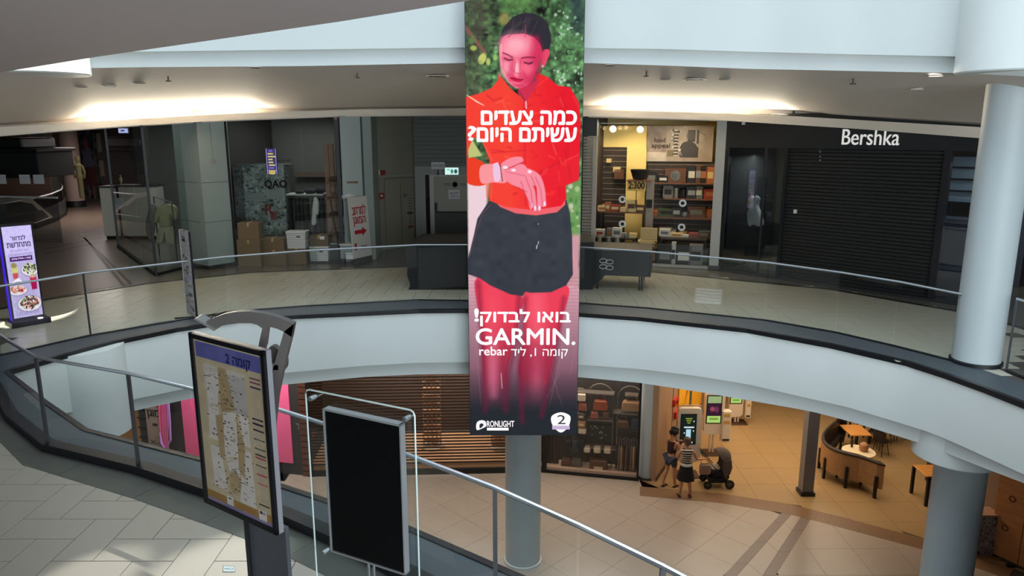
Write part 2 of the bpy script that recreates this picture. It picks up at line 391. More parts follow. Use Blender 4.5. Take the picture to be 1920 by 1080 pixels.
# ================================================================== STRUCTURE
FE = [(-10.5, 8.9), (-9.2, 9.7), (-7.78, 10.74), (-7.45, 11.5), (-7.0, 12.4), (-6.3, 13.25), (-5.4, 13.95), (-4.3, 14.25), (-1.93, 14.71), (-.94, 14.74), (.3, 14.66), (1.46, 14.4), (2.55, 14.08), (4.4, 13.2), (5.55, 12.18), (6.33, 11.22), (6.6, 10.6), (6.8, 10.0), (6.95, 9.38), (7.2, 8.0)]
NE = [(-6.39, 9.46), (-5.26, 8.47), (-3.49, 7.64), (-.99, 6.20), (.04, 5.44), (1.6, 4.3), (4.2, 3.4), (6.4, 4.2), (7.2, 5.8)]
HOLE = FE[2:] + NE[::-1]
def sub(poly, step=.5):
    out = []
    for a, b in zip(poly[:-1], poly[1:]):
        n = max(1, int(math.dist(a, b) / step))
        out += [(a[0] + (b[0] - a[0]) * i / n, a[1] + (b[1] - a[1]) * i / n) for i in range(n)]
    return out + [poly[-1]]
def offs(poly, d):                                # positive d moves away from the atrium (to the outer side)
    out = []
    for i, p in enumerate(poly):
        a = poly[max(0, i - 1)]; b = poly[min(len(poly) - 1, i + 1)]; t = Vector((b[0] - a[0], b[1] - a[1])).normalized()
        out.append((p[0] - t.y * d, p[1] + t.x * d))
    return out
# fascia of the walkway at the camera's own level
FB = [(0, 800), (212, 757), (360, 726), (535, 699), (680, 686), (785, 680), (875, 679), (1090, 684), (1200, 692), (1300, 704), (1400, 720), (1520, 748), (1584, 762), (1700, 797), (1750, 813), (1818, 843), (1920, 890), (2100, 985)]
FC = [(0, 822), (225, 776), (360, 747), (527, 722), (680, 707), (785, 702), (875, 701), (1085, 707), (1200, 718), (1300, 733), (1400, 750), (1520, 771), (1600, 792), (1700, 823), (1740, 836), (1833, 873), (1920, 906), (2100, 1000)]
UA = [(-100, 100), (250, 97), (560, 93), (870, 89), (1095, 90), (1250, 92), (1400, 97), (1600, 102), (1800, 106), (1920, 111), (2200, 125)]
UB = [(-100, 132), (265, 126), (560, 124), (870, 118), (1095, 118), (1250, 123), (1400, 129), (1600, 133), (1800, 137), (1920, 143), (2200, 160)]
TB = [(-200, 270), (0, 254), (117, 245), (230, 237), (345, 230), (437, 225), (642, 217), (875, 215), (1095, 218), (1340, 225), (1600, 241), (1850, 260), (2200, 290)]
TT = [(-200, 254), (0, 238), (145, 229), (430, 213), (680, 205), (875, 203), (1100, 205), (1340, 212), (1490, 218), (1850, 239), (2200, 268)]
T = [(-19, 7), (-15.0, 11.5), (-12.2, 14.9), (-9.9, 17.6), (-8.1, 19.05), (-5, 20.1), (-1.5, 20.5), (1.5, 20.4), (3.9, 19.6), (5.5, 18.8), (7.6, 17.1), (9.4, 14.9), (11.3, 11.5), (12.3, 7)]
PXS = list(range(-210, 2141, 30))
def zfill(poly, tab, d=0):
    pl = offs(poly, d) if d else poly
    return [PV(x, ip(tab, x), pl) for x in PXS]
FE0 = FE; FE2 = offs(FE, .1)
a = zfill(FE, FB); mb = MB()
mb.strip([[(p.x, p.y, -.03) for p in a], [tuple(p) for p in a], [(p.x, p.y, p.z) for p in zfill(FE2, [(x, y - 1) for x, y in FB])]])
fascia = struct('trim_1', mb, WHITE, smooth=True)
mb = MB(); b = zfill(FE2, FC); mb.strip([[(p.x, p.y, q.z - .0) for p, q in zip(b, a)], [tuple(p) for p in b]])
struct('trim_2', mb, WHITE, smooth=True)
# near side of the slab edge (faces away from the camera)
mb = MB(); near = [FE[2]] + NE; mb.strip([[(x, y, -.03) for x, y in near], [(x, y, -1.45) for x, y in near]]); mb.strip([[(x, y, -.03) for x, y in near[-1:] + [FE[-1]]], [(x, y, -1.45) for x, y in near[-1:] + [FE[-1]]]])
struct('trim_3', mb, WHITE)
# upper fascia
a = zfill(FE, UA); b = zfill(FE2, UB); mb = MB()
mb.strip([[(p.x, p.y, 8.6) for p in a], [tuple(p) for p in a], [(q.x, q.y, p.z + .02) for p, q in zip(a, b)]])
struct('trim_4', mb, WHITE, smooth=True)
mb = MB(); mb.strip([[(q.x, q.y, p.z + .02) for p, q in zip(a, b)], [tuple(p) for p in b]]); struct('trim_5', mb, WHITE, smooth=True)
# soffit over the far walkway, cove and lip
t0 = zfill(T, TT); t1 = zfill(T, TB); T3 = offs(T, .42)
back = zfill(T3, TT); mb = MB(); rows = []
CT = [(-60, .03), (110, .04), (180, .15), (470, .15), (560, .03), (1060, .03), (1150, .15), (1480, .15), (1570, .04), (2100, .02)]
CV = [ip(CT, x) for x in PXS]
for k in range(9):
    s = k / 8; rows.append([tuple(Vector(p) * (1 - s) + Vector((q.x, q.y, r.z + c_)) * s) for p, q, r, c_ in zip(b, back, t0, CV)])
mb.strip(rows); soffit = struct('ceiling', mb, SOFF, smooth=True)
mb = MB(); mb.strip([[(q.x, q.y, r.z + c_) for q, r, c_ in zip(back, t0, CV)], [(q.x, q.y, r.z - .02) for q, r in zip(back, t1)]])
mb.strip([[(q.x, q.y, r.z + .01) for q, r in zip(back, t1)], [(p.x, p.y, p.z) for p in t1]]); struct('trim_6', mb, SOFF)
mb = MB(); ti = zfill(offs(T, .05), TT)
mb.strip([[tuple(p) for p in t1], [tuple(p) for p in t0], [(q.x, q.y, p.z) for p, q in zip(t0, ti)], [(q.x, q.y, p.z) for p, q in zip(t1, ti)]])
struct('trim_7', mb, OFFW, smooth=True)
# cove lamps: tubes lying behind the lip
EMW = mat('cove_tube', (255, 236, 190), emit=9)
for nm, x0, x1, lab in (('l', 165, 480, 'glowing warm cove light tube over the closed clothes shops'), ('r', 1140, 1488, 'glowing warm cove light tube over the cookware shop and black shopfront')):
    n = 6; T2 = offs(T, .2); pts = [PV(x0 + (x1 - x0) * i / n, ip(TT, x0 + (x1 - x0) * i / n), T2) for i in range(n + 1)]
    zt = [PV(x0 + (x1 - x0) * i / n, ip(TT, x0 + (x1 - x0) * i / n), T).z for i in range(n + 1)]
    pts = [Vector((p.x, p.y, z - .02)) for p, z in zip(pts, zt)]
    mb = MB().tube(pts, .025, 8); tag(centre(obj('cove_light', mb, EMW)), lab, 'light')
    for p, q in zip(pts[:-1], pts[1:]):
        l = area('cove_lamp', tuple((p + q) / 2 + Vector((0, 0, .05))), (math.radians(212), 0, math.atan2((q - p).y, (q - p).x)), (q - p).length, .05, 80, (1, .88, .68))
# near slab's underside above the camera
ed = [PZ(x, y, 4.35) for x, y in ((-250, 175), (0, 136), (185, 106), (420, 72), (640, 40), (880, 1), (1300, -75))]
mb = MB().prism([(p.x, p.y) for p in ed] + [(9, -8), (-22, -8)], 4.35, 4.75); struct('ceiling_near', mb, NSOFF)
# capital drums on the slab edges
def drum(c, r, z0, z1):
    mb = MB().lathe([(r - .02, z0), (r, z0 + .02), (r, z1)], (c[0], c[1], 0), 40); return mb
n_tr = 8
for c, z0, z1 in (((7.2, 11.02), -1.52, -.03), ((-7.5, 12.25), -1.62, -.03), ((.25, 15.0), -1.45, -.03), ((6.98, 10.7), 4.42, 8.6), ((-7.45, 12.1), 4.5, 8.6), ((.25, 15.0), 4.9, 8.6)):
    struct('trim_%d' % n_tr, drum(c, .66, z0, z1), WHITE, smooth=True); n_tr += 1
# columns
def column(c, r, z0, z1, lab, ring=None, m=None, rh=.05):
    t = thing('column', lab, 'column', (c[0], c[1], z0))
    obj('shaft', MB().cyl(c, r, z0, z1, 48), m or COLW, t, smooth=True)
    obj('base_ring', MB().lathe([(r + .03, z0), (r + .03, z0 + rh), (r, z0 + rh + .01)], (c[0], c[1], 0), 48), ring or STEEL, t, smooth=True)
column((7.42, 11.2), .345, .004, 4.45, 'thick white round column standing in the gap of the far glass railing', BLK)
column((7.42, 11.2), .39, -6, -1.5, 'white round column on lower floor beside the cafe')
column((.25, 15.12), .4, -6, -1.45, 'white round column on lower floor straight under the tall screen', PLAST)
column((.25, 15.6), .36, .004, 4.9, 'white column on the far walkway hidden behind the tall screen', BLK)
# ---- slabs, outer walls
X0, X1, YB, YN = -27, 20, 42, -7
OUT = [(X0, YN), (X1, YN), (X1, YB), (X0, YB)]
floor = struct('floor', MB().loop_plate(OUT, HOLE, -.2, -.008), TILED)
struct('ceiling_lower', MB().loop_plate(OUT, offs(FE[2:], .3) + offs([FE[2]] + NE, -.3)[::-1][:-1], -1.22, -1.1), mat('lower_ceiling', (150, 140, 128), .8))
lower = struct('floor_lower', MB().box(X0, X1, YN, YB, -6.2, -6.008), GROUT)
WL = mat('far_wall', (108, 98, 92), .8)
for nm, bx in (('wall_back', (X0, X1, YB, YB + .2)), ('wall_left', (X0 - .2, X0, YN, YB)), ('wall_right', (X1, X1 + .2, YN, YB)), ('wall_near', (X0, X1, YN - .2, YN))):
    struct(nm, MB().box(*bx, -6.2, 4.4), WL)
Tb = offs(T, .46)
poly = [(p[0], p[1]) for p in Tb] + [(X1, 7), (X1, YB), (X0, YB), (X0, 8)]
struct('ceiling_shops', MB().prism(poly, 4.22, 4.4), mat('shop_ceiling', (120, 114, 108), .8))
# ---- stone ledge round the opening, joint line, near grey band
NRT = [(0, 630), (67, 670), (240, 700), (357, 728), (520, 767), (640, 805), (752, 848), (928, 915), (1085, 985), (1243, 1062), (1330, 1108)]
NG = [PZ(x, y, 1.12) for x, y in NRT]; NG = [(p.x, p.y) for p in NG]
NG = [(-8.6, 11.3)] + NG + [(2.6, 2.9), (4.5, 2.7)]
FG = [(-9.3, 11.0), (-8.43, 11.53), (-8.05, 12.0), (-7.62, 12.75), (-6.84, 13.7), (-5.8, 14.52), (-4.38, 15.04), (-2.05, 15.6), (-.99, 15.54), (1.55, 15.28), (2.85, 14.85), (4.94, 13.85), (5.93, 12.95), (6.55, 12.1), (7.18, 11.08), (7.45, 10.2), (7.6, 9.2)]
LP = [p for p in HOLE]
outer = [(-9.6, 10.4)] + [p for p in offs(FG[1:], .04)] + [(8.2, 8.5), (8.2, 5.2), (6.8, 2.8), (4.2, 2.4)] + [p for p in offs(NG[1:], -.08)][::-1]
mb = MB().loop_plate(outer, HOLE, -.05, .006); ledge = struct('trim_ledge', mb, LEDGE)
# black nosing along the opening
mb = MB()
for pl in (FE[2:],):
    o1, o2 = offs(pl, -.03), offs(pl, .05); mb.strip([[(x, y, -.06) for x, y in o1], [(x, y, .02) for x, y in o1], [(x, y, .02) for x, y in o2]])
near2 = [FE[2]] + NE; o1, o2 = offs(near2, .02), offs(near2, -.05); mb.strip([[(x, y, -.06) for x, y in o1], [(x, y, .02) for x, y in o1], [(x, y, .02) for x, y in o2]])
struct('trim_nosing', mb, BLK)
# joints across the ledge (slabs of stone): thin grooves built as dark fillets
band = [PZ(x, y) for x, y in ((-260, 640), (0, 829), (42, 872), (249, 935), (455, 1009), (540, 1045), (610, 1080), (900, 1240))]
band = [(p.x, p.y) for p in band]
nb = [p for p in offs(NG[1:], -.02)]
near_in = [(x, y) for x, y in nb][:9]
cut = sub(near_in, 1.0); cutb = sub(band, 1.0)
def along(poly, s):
    L = [math.dist(a, b) for a, b in zip(poly[:-1], poly[1:])]; tot = sum(L); d = s * tot
    for (a, b), l in zip(zip(poly[:-1], poly[1:]), L):
        if d <= l: return (a[0] + (b[0] - a[0]) * d / l, a[1] + (b[1] - a[1]) * d / l)
        d -= l
    return poly[-1]
NA = near_in
def nearest(poly, p):
    best = None
    for a, b in zip(poly[:-1], poly[1:]):
        e = Vector(b) - Vector(a); t = max(0, min(1, (Vector(p) - Vector(a)).dot(e) / e.length_squared)); q = Vector(a) + e * t
        if best is None or (q - Vector(p)).length < best[0]: best = ((q - Vector(p)).length, q)
    return (best[1].x, best[1].y)
bs = sub(band, .45)
for i in range(0, len(bs) - 2, 2):
    a0, a1 = bs[i], bs[min(i + 2, len(bs) - 1)]; am = bs[i + 1]; c0, c1 = nearest(NA, a0), nearest(NA, a1); cm = nearest(NA, am)
    q = [a0, am, a1, c1, cm, c0]; cx = sum(p[0] for p in q) / 6; cy = sum(p[1] for p in q) / 6
    q = [(cx + (p[0] - cx) * .992, cy + (p[1] - cy) * .992) for p in q]
    obj('stone_slab', MB().prism(q, -.006, .005), LEDGEL, floor)
# ---- herringbone tiles
W_ = .35; gap = .004
tm = {}
def tile_mesh(lx, ly, m, key):
    if key in tm: return tm[key]
    mb = MB().rbox(gap, lx - gap, gap, ly - gap, -.007, 0, .0015); o = obj('tile', mb, m); me = o.data; bpy.data.objects.remove(o); tm[key] = me; return me
QUEUE = []
def put(me, x, y, z, parent, rz=0): QUEUE.append((me, x, y, z, parent, rz))
def flush(parent, keep, m):
    global QUEUE
    q = sorted(QUEUE, key=lambda t_: t_[1] ** 2 + t_[2] ** 2); QUEUE = []; rest = MB()
    for k, (me, x, y, z, pr, rz) in enumerate(q):
        if k < keep: put_now(me, x, y, z, pr, rz)
        else: rest.add([(v.co.x + x, v.co.y + y, v.co.z + z) for v in me.vertices], [tuple(p.vertices) for p in me.polygons])
    if rest.v: o = obj('far_tiles', rest, m, parent); o['kind'] = 'stuff'
def put_now(me, x, y, z, parent, rz=0):
    o = bpy.data.objects.new('tile', me); COL.objects.link(o); o.parent = parent; o.location = (x, y, z); o.rotation_euler = (0, 0, rz); return o
def side(poly, p):                                # >0 when p lies on the camera-left of the polyline's nearest segment
    best = None
    for a, b in zip(poly[:-1], poly[1:]):
        e = Vector(b) - Vector(a); t = max(0, min(1, (Vector(p) - Vector(a)).dot(e) / e.length_squared)); q = Vector(a) + e * t
        d = (Vector(p) - q).length
        if best is None or d < best[0]: best = (d, e.x * (p[1] - a[1]) - e.y * (p[0] - a[0]))
    return best[0] * (1 if best[1] > 0 else -1)
C0 = PZ(43, 973)
def pip(poly, p):
    c = False
    for i in range(len(poly)):
        a, b = poly[i - 1], poly[i]
        if (a[1] > p[1]) != (b[1] > p[1]) and p[0] < (b[0] - a[0]) * (p[1] - a[1]) / (b[1] - a[1]) + a[0]: c = not c
    return c
def pdist(poly, p): return math.dist(nearest(poly, p), p)
def herring(ox, oy, test, me_h, me_v, parent, rng_):
    n = 0
    for i in range(-rng_, rng_):
        for j in range(-rng_, rng_):
            for kind, (bx, by), (w, h) in (('h', (0, -1), (2, 1)), ('v', (2, -2), (1, 2))):
                x = ox + (i + 2 * j + bx) * W_; y = oy + (i - 2 * j + by) * W_
                c = (x + w * W_ / 2, y + h * W_ / 2)
                if test(c): put(me_h if kind == 'h' else me_v, x, y, 0, parent); n += 1
    return n
def vis(c, z=0, m=60):
    if c[1] < .5: return False
    x, y = proj((c[0], c[1], z)); return -m < x < 1920 + m and -m < y < 1080 + m
NRG = band + [(3, -6), (-20, -6)]
struct('floor_near', MB().prism(NRG, -.008, -.0045), GROUT)
mh, mv = tile_mesh(2 * W_, W_, TILE, 'nh'), tile_mesh(W_, 2 * W_, TILE, 'nv')
n1 = herring(C0.x, C0.y, lambda c: c[1] < 9 and c[0] < 1 and (pip(NRG, c) or pdist(band, c) < .42) and vis(c, 0, 120), mh, mv, floor, 40)
flush(floor, 300, TILE)
walk = struct('floor_walkway', MB().box(-9, 9, 18.0, 18.3, -.15, -.02), GROUT)
JL = [PZ(x, y) for x, y in ((-80, 596), (88, 562), (275, 532), (470, 511), (760, 500), (990, 500), (1222, 510), (1560, 543), (1830, 590), (2000, 640))]; JL = [(p.x, p.y) for p in JL]
mh, mv = tile_mesh(2 * W_, W_, TILEW, 'fh'), tile_mesh(W_, 2 * W_, TILEW, 'fv')
FRG = FG + JL[::-1]
struct('floor_far', MB().prism(FRG, -.008, -.0045), GROUT)
n2 = herring(C0.x, C0.y, lambda c: c[1] > 10.5 and (pip(FRG, c) or pdist(FG, c) < .4) and pdist(JL, c) > .1 and vis(c, 0, 0), mh, mv, walk, 60)
flush(walk, 300, TILEW)
mb = MB(); o1, o2 = offs(JL, -.07), offs(JL, .07); mb.strip([[(x, y, .003) for x, y in o1], [(x, y, .003) for x, y in o2]]); struct('trim_joint', mb, BLK)
mb = MB(); o1, o2 = offs(JL, -.4), offs(JL, -.07); mb.strip([[(x, y, .002) for x, y in o1], [(x, y, .002) for x, y in o2]]); struct('trim_border', mb, TILEW)
# passage floor on the left: lighter floor with double line
mb = MB().prism([(-27, 15), (-10.6, 15.6), (-9.3, 17.4), (-13.0, 24.5), (-14, 41), (-27, 41)], -.007, -.003); struct('floor_passage', mb, mat('passage_tile', (124, 106, 94), .3, noise=.06))
mb = MB()
for pts in (((245, 532), (150, 437)), ((232, 535), (157, 445)), ((80, 477), (192, 453)), ((80, 468), (190, 445)), ((150, 437), (192, 425))):
    p, q = PZ(*pts[0]), PZ(*pts[1]); e = (q - p).normalized(); s = Vector((-e.y, e.x, 0)) * .04
    mb.add([p - s, p + s, q + s, q - s], [(0, 1, 2, 3)])
for i in range(len(mb.v)): mb.v[i] = (mb.v[i][0], mb.v[i][1], .001)
struct('trim_passage', mb, mat('brown_inlay', (70, 58, 52), .4))
# ---- lower floor tiles
def clip(poly, a, b, keep=1):                     # keep the part of a convex polygon left (keep=1) or right of a->b
    out = []; n = len(poly); f = lambda p: ((b[0] - a[0]) * (p[1] - a[1]) - (b[1] - a[1]) * (p[0] - a[0])) * keep
    for i in range(n):
        p, q = poly[i], poly[(i + 1) % n]; fp, fq = f(p), f(q)
        if fp >= 0: out.append(p)
        if (fp >= 0) != (fq >= 0):
            t = fp / (fp - fq); out.append((p[0] + (q[0] - p[0]) * t, p[1] + (q[1] - p[1]) * t))
    return out
S1a, S1b = PZ(1480, 946, -6), PZ(1357, 1080, -6); S2a, S2b = PZ(1518, 958, -6), PZ(1440, 1080, -6)
BL = [PZ(x, y, -6) for x, y in ((1200, 912), (1350, 925), (1480, 945), (1560, 965), (1740, 1012), (1900, 1066))]; BL = [(p.x, p.y) for p in BL]
e = (S1b - S1a).normalized(); S1b2 = S1a + e * 14; S2b2 = S2a + (S2b - S2a).normalized() * 14
nl = 0
LQ = []; ZL0 = -6.0
def ltile(q, m, z=0.0, g=.994):
    if len(q) > 2: LQ.append((sum(p[1] for p in q) / len(q) * .7 + abs(sum(p[0] for p in q) / len(q) - 4) * .3, q, m, z, g))
LREST = {}
def ltile_now(q, m, z=0.0, g=.994):
    global nl
    if len(q) < 3: return
    cx = sum(p[0] for p in q) / len(q); cy = sum(p[1] for p in q) / len(q)
    A = abs(sum(q[i][0] * q[(i + 1) % len(q)][1] - q[(i + 1) % len(q)][0] * q[i][1] for i in range(len(q)))) / 2
    if A < .02 or not vis((cx, cy), -6, 90): return
    q = [(cx + (p[0] - cx) * g, cy + (p[1] - cy) * g) for p in q]
    if nl >= 300: LREST.setdefault(m.name, MB()).prism([(p[0], p[1]) for p in q], ZL0 - .007, ZL0 + z); return
    o = MB(); o.prism([(p[0] - cx, p[1] - cy) for p in q], -.007, z); o = obj('tile', o, m, lower, local=True); o.location = (cx, cy, -6); nl += 1
bl_in = offs(BL, -.55)                            # brown border strip between the hall tiles and the cafe floor
def under_line(q, poly, keep):                    # clip against the concave border, segment under the tile's centre
    cx = sum(p[0] for p in q) / len(q)
    seg = None
    for a, b in zip(poly[:-1], poly[1:]):
        if a[0] <= cx <= b[0]: seg = (a, b)
    if seg is None: seg = (poly[0], poly[1]) if cx < poly[0][0] else (poly[-2], poly[-1])
    return clip(q, seg[0], seg[1], keep)
D = .98; r2 = math.sqrt(.5)
for i in range(-16, 18):
    for j in range(-16, 18):
        cx, cy = 3.65 + (i - j) * D * r2, 15.56 + (i + j) * D * r2
        if not (-8 < cx < 8.5 and 9 < cy < 20.6): continue
        q = [(cx, cy - D * r2), (cx + D * r2, cy), (cx, cy + D * r2), (cx - D * r2, cy)]
        q = clip(q, (S1a.x, S1a.y), (S1b2.x, S1b2.y), -1)
        if len(q) > 2 and cx > 3.9: q = under_line(q, bl_in, -1)
        ltile(q, TILEL)
for i in range(-6, 8):
    for j in range(-4, 6):
        x, y = 9.07 + i * 1.05, 16.63 + j * 1.05
        q = [(x, y), (x + 1.05, y), (x + 1.05, y + 1.05), (x, y + 1.05)]
        q = clip(q, (S2a.x + .16, S2a.y), (S2b2.x + .16, S2b2.y), 1)
        if len(q) > 2: q = under_line(q, bl_in, -1)
        ltile(q, TILEL)
w = .17
for a, b2, m, dx0, dx1 in ((S1a, S1b2, STRIPE, 0, .28), (S1a, S1b2, TILEL, .29, .0), (S2a, S2b2, STRIPE, -.12, .16)):
    if m is TILEL: dx0, dx1 = .285, (S2a.x - S1a.x) - .125
    n = 12
    for k in range(n):
        p, q = a + (b2 - a) * (k / n), a + (b2 - a) * ((k + 1) / n)
        if m is TILEL: pe, qe = S2a + (S2b2 - S2a) * (k / n), S2a + (S2b2 - S2a) * ((k + 1) / n); quad = [(p.x + dx0, p.y), (pe.x - .125, pe.y), (qe.x - .125, qe.y), (q.x + dx0, q.y)]
        else: quad = [(p.x + dx0, p.y), (p.x + dx1, p.y), (q.x + dx1, q.y), (q.x + dx0, q.y)]
        ltile(under_line(quad, bl_in, -1), m)
CB = mat('cafe_border_tile', (136, 106, 78), .3, noise=.08)
for k in range(len(BL) - 1):
    for s in range(3):
        f = lambda A, B, t: (A[0] + (B[0] - A[0]) * t, A[1] + (B[1] - A[1]) * t)
        ltile([f(bl_in[k], bl_in[k + 1], s / 3), f(bl_in[k], bl_in[k + 1], (s + 1) / 3), f(BL[k], BL[k + 1], (s + 1) / 3), f(BL[k], BL[k + 1], s / 3)], CB, .0015)
CF = 1.0; an = math.radians(20)
for i in range(-2, 16):
    for j in range(-6, 16):
        x, y = 4.6 + i * CF, 14.8 + j * CF
        if x < 3.5 + (y - 18) * .1: continue
        q = [(x, y), (x + CF, y), (x + CF, y + CF), (x, y + CF)]
        q = under_line(q, BL, 1)
        if q and sum(p[1] for p in q) / len(q) < 33: ltile(q, TILECAFE)
LQ.sort(key=lambda t_: t_[0])
for q_ in LQ: ltile_now(*q_[1:])
for k_, v_ in LREST.items(): obj('far_tiles', v_, MATS[k_], lower)['kind'] = 'stuff'
print('tiles', n1, n2, nl)
# floor finish in front of the lower shops, left side hidden part
mb = MB().box(-16, -6.4, 19.0, 33, -6.007, -6.0); struct('floor_lower_passage', mb, mat('brown_plank_floor', (150, 112, 72), .4, noise=.1))

# ================================================================== RAILINGS
def railing(name, base, topz, posts_at, lab, postr=.02, chan=(.05, .1), rail_r=.022, glass_split=None, parent_loc=None):
    t = thing(name, lab, 'railing', (base[len(base) // 2][0], base[len(base) // 2][1], .006))
    tz = topz if callable(topz) else (lambda i: topz)
    pts = [Vector((p[0], p[1], tz(i))) for i, p in enumerate(base)]
    obj('handrail', MB().tube(pts, rail_r, 8), STEEL, t, smooth=True)
    mb = MB(); o1, o2 = offs(base, -chan[0]), offs(base, chan[0])
    mb.strip([[(x, y, .006) for x, y in o1], [(x, y, chan[1]) for x, y in o1], [(x, y, chan[1]) for x, y in o2], [(x, y, .006) for x, y in o2]])
    obj('base_channel', mb, BLK, t)
    for i in range(len(base) - 1):
        a, b = Vector((*base[i], 0)), Vector((*base[i + 1], 0)); e = (b - a).normalized() * .012
        a, b = a + e, b - e; n = Vector((-e.y, e.x, 0)).normalized() * .006
        z0, z1, z2 = chan[1] - .02, tz(i) - .02, tz(i + 1) - .02
        mb = MB().quad(a + UP * z0, b + UP * z0, b + UP * z2, a + UP * z1)
        obj('glass_panel', mb, GLASS, t)
    for (x, y, z) in posts_at:
        obj('post', MB().box(x - postr, x + postr, y - postr, y + postr, .006, z), DSTEEL, t)
    return t
pn = [(NG[i][0], NG[i][1], 1.11) for i in (2, 3, 8, 10)]
railing('glass_railing', NG, 1.12, pn, 'near glass railing with bright steel handrail and black base behind the map stand', .016, (.07, .1), .02)
FT = [(0, 545), (150, 513), (225, 500), (450, 479), (600, 468), (785, 459), (875, 459), (1095, 464), (1200, 470), (1330, 482), (1430, 491), (1645, 520), (1830, 557), (1900, 580)]
FG1 = [p for p in FG[:15]]
def ftz(poly):
    zs = []
    for p in poly:
        z = 1.15
        for _ in range(3):
            x, _y = proj((p[0], p[1], z)); z = PV(min(max(x, 0), 1900), ip(FT, x), poly).z if x > 0 else z
        zs.append(min(max(z, 1.0), 1.3))
    return zs
zs = ftz(FG1); sel = [0, 1, 3, 5, 6, 7, 8, 9, 10, 11, 12, 13, 14]
FGs = [FG1[i] for i in sel]; zz = [zs[i] for i in sel]; zz[0] = zz[1]
railing('glass_railing', FGs, lambda i: zz[i], [(FGs[2][0], FGs[2][1], zz[2])], 'far curved glass railing along the opposite walkway below the shopfronts', .012, (.025, .03), .02)
FGr = [(7.62, 10.75), (7.72, 9.9), (7.9, 8.8)]
railing('glass_railing', FGr, 1.15, [(FGr[0][0], FGr[0][1], 1.14)], 'short glass railing continuing behind the thick white column', .012, (.025, .03), .02)
# ================================================================== LEVEL 0 SHOPFRONTS (left to right)
GREENW = mat('pale_green_panel', (146, 160, 156), .35)
DARK = mat('dark_interior', (46, 46, 46), .6); FRAMEW = mat('pale_metal_frame', (170, 172, 168), .4, metal=.3)
def flat(name, pl, r, d0, d1, m, parent=None, **k):
    return obj(name, MB().pbox(pl, *r, d0, d1), m, parent, **k)
def base_of(pl, a, d=0, z=0): p = pl.P(a, z, d); return (p.x, p.y, z)

# ---- closed clothes shop behind glass (A)
G1 = PZ(294, 516); G0 = PZ(222, 463); PL_ = Plane((G1.x, G1.y), (-8.75, 20.1))
PS = Plane((G0.x, G0.y), (G1.x, G1.y))
t = thing('glass_shopfront', 'dim glass corner shopfront with beige clothes on a rail inside', 'shop front', tuple(G1))
Ls = (G1 - G0).length; Lf = (Vector((-8.75, 20.1, 0)) - G1).length
def pane(pl, a0, a1, z0, z1, m=SGLASS, d=0, parent=None):
    return obj('glass_pane', MB().quad(pl.P(a0, z0, d), pl.P(a1, z0, d), pl.P(a1, z1, d), pl.P(a0, z1, d)), m, parent)
for k in range(3): pane(PS, Ls * k / 3 + .02, Ls * (k + 1) / 3 - .02, .05, 3.8, parent=t)
pane(PL_, .02, Lf - .02, .05, 3.8, parent=t)
for k in (0, 3): obj('frame_post', MB().pbox(PS, Ls * k / 3 - .02, Ls * k / 3 + .02, 0, 3.85, -.03, .03), BLACKM, t)
obj('frame_base', MB().pbox(PS, 0, Ls, 0, .06, -.04, .04).pbox(PL_, 0, Lf, 0, .06, -.04, .04), BLACKM, t)
WB = Plane((-13.4, 26.5), (-7.2, 25.5)); flat('wall_closed_shop', WB, (0, 6.3, 0, 4.2), 0, .1, mat('shop_grey_wall', (96, 96, 92), .7), kind='structure')
flat('wall_party', Plane((-8.6, 20.6), (-7.6, 25.6)), (0, 5.1, 0, 4.2), 0, .1, DARK, kind='structure')
area('closed_shop_light', (-10.2, 23, 4.0), (0, 0, 0), 2, 3, 75, (.95, .97, 1))
# low white display counters
cp1 = PZ(240, 462); 
for (x0, y0, x1, y1, lab) in ((190, 352, 221, 388, 'cream low display counter with a small notice, left of the pair behind glass'), (222, 350, 290, 398, 'long white low display counter behind the glass shopfront')):
    Yp = 25.0; a, b = PY(x0, y1, Yp), PY(x1, y0, Yp)
    c = thing('display_counter', lab, 'counter', ((a.x + b.x) / 2, Yp, 0.002))
    obj('body', MB().box(a.x, b.x, Yp, Yp + .6, .12, b.z), mat('counter_cream', (196, 192, 178), .5), c)
    obj('plinth', MB().box(a.x + .04, b.x - .04, Yp + .04, Yp + .56, 0.002, .12), BLACKM, c)
    obj('worktop', MB().rbox(a.x - .03, b.x + .03, Yp - .03, Yp + .63, b.z, b.z + .05, .01), DARK, c)
    if x0 == 190: obj('notice', MB().box(a.x + .5, a.x + .75, Yp - .012, Yp, b.z - .7, b.z - .35), PLAST, c)
# clothes
def garment(name, pts, th, m, parent, Y, hang=0):   # silhouette in pixels given thickness and soft edges
    P3 = [PY(x, y, Y) for x, y in pts]; cx = sum(p.x for p in P3) / len(P3); mb = MB()
    front = smoothpts([(p.x, p.z) for p in P3], 3); n = len(front); cz = sum(p[1] for p in front) / n; cxx = sum(p[0] for p in front) / n
    rings = [(1.0, 0), (.97, th * .35), (.8, th * .5)]
    vs = []; fs = []
    for sg in (1, -1):
        o = len(vs)
        for s, d in rings: vs += [(cxx + (p[0] - cxx) * s, Y - sg * d, cz + (p[1] - cz) * s) for p in front]
        for k in range(2): fs += [(o + k * n + i, o + k * n + (i + 1) % n, o + (k + 1) * n + (i + 1) % n, o + (k + 1) * n + i) for i in range(n)]
        for tr in tessellate_polygon([[Vector((p[0], p[1], 0)) for p in front]]): fs.append(tuple(o + 2 * n + i for i in tr))
    mb.add(vs, fs); bm_ = mb; return obj(name, bm_, m, parent, smooth=True)
KHAKI = mat('khaki_cloth', (168, 160, 122), .9, noise=.1, nscale=12, bump=.3); LKH = mat('pale_khaki_cloth', (176, 172, 146), .9, noise=.1, nscale=12, bump=.3)
YC = 20.9
rp = [PY(288, 368, 21.6), PY(322, 380, 20.3)]
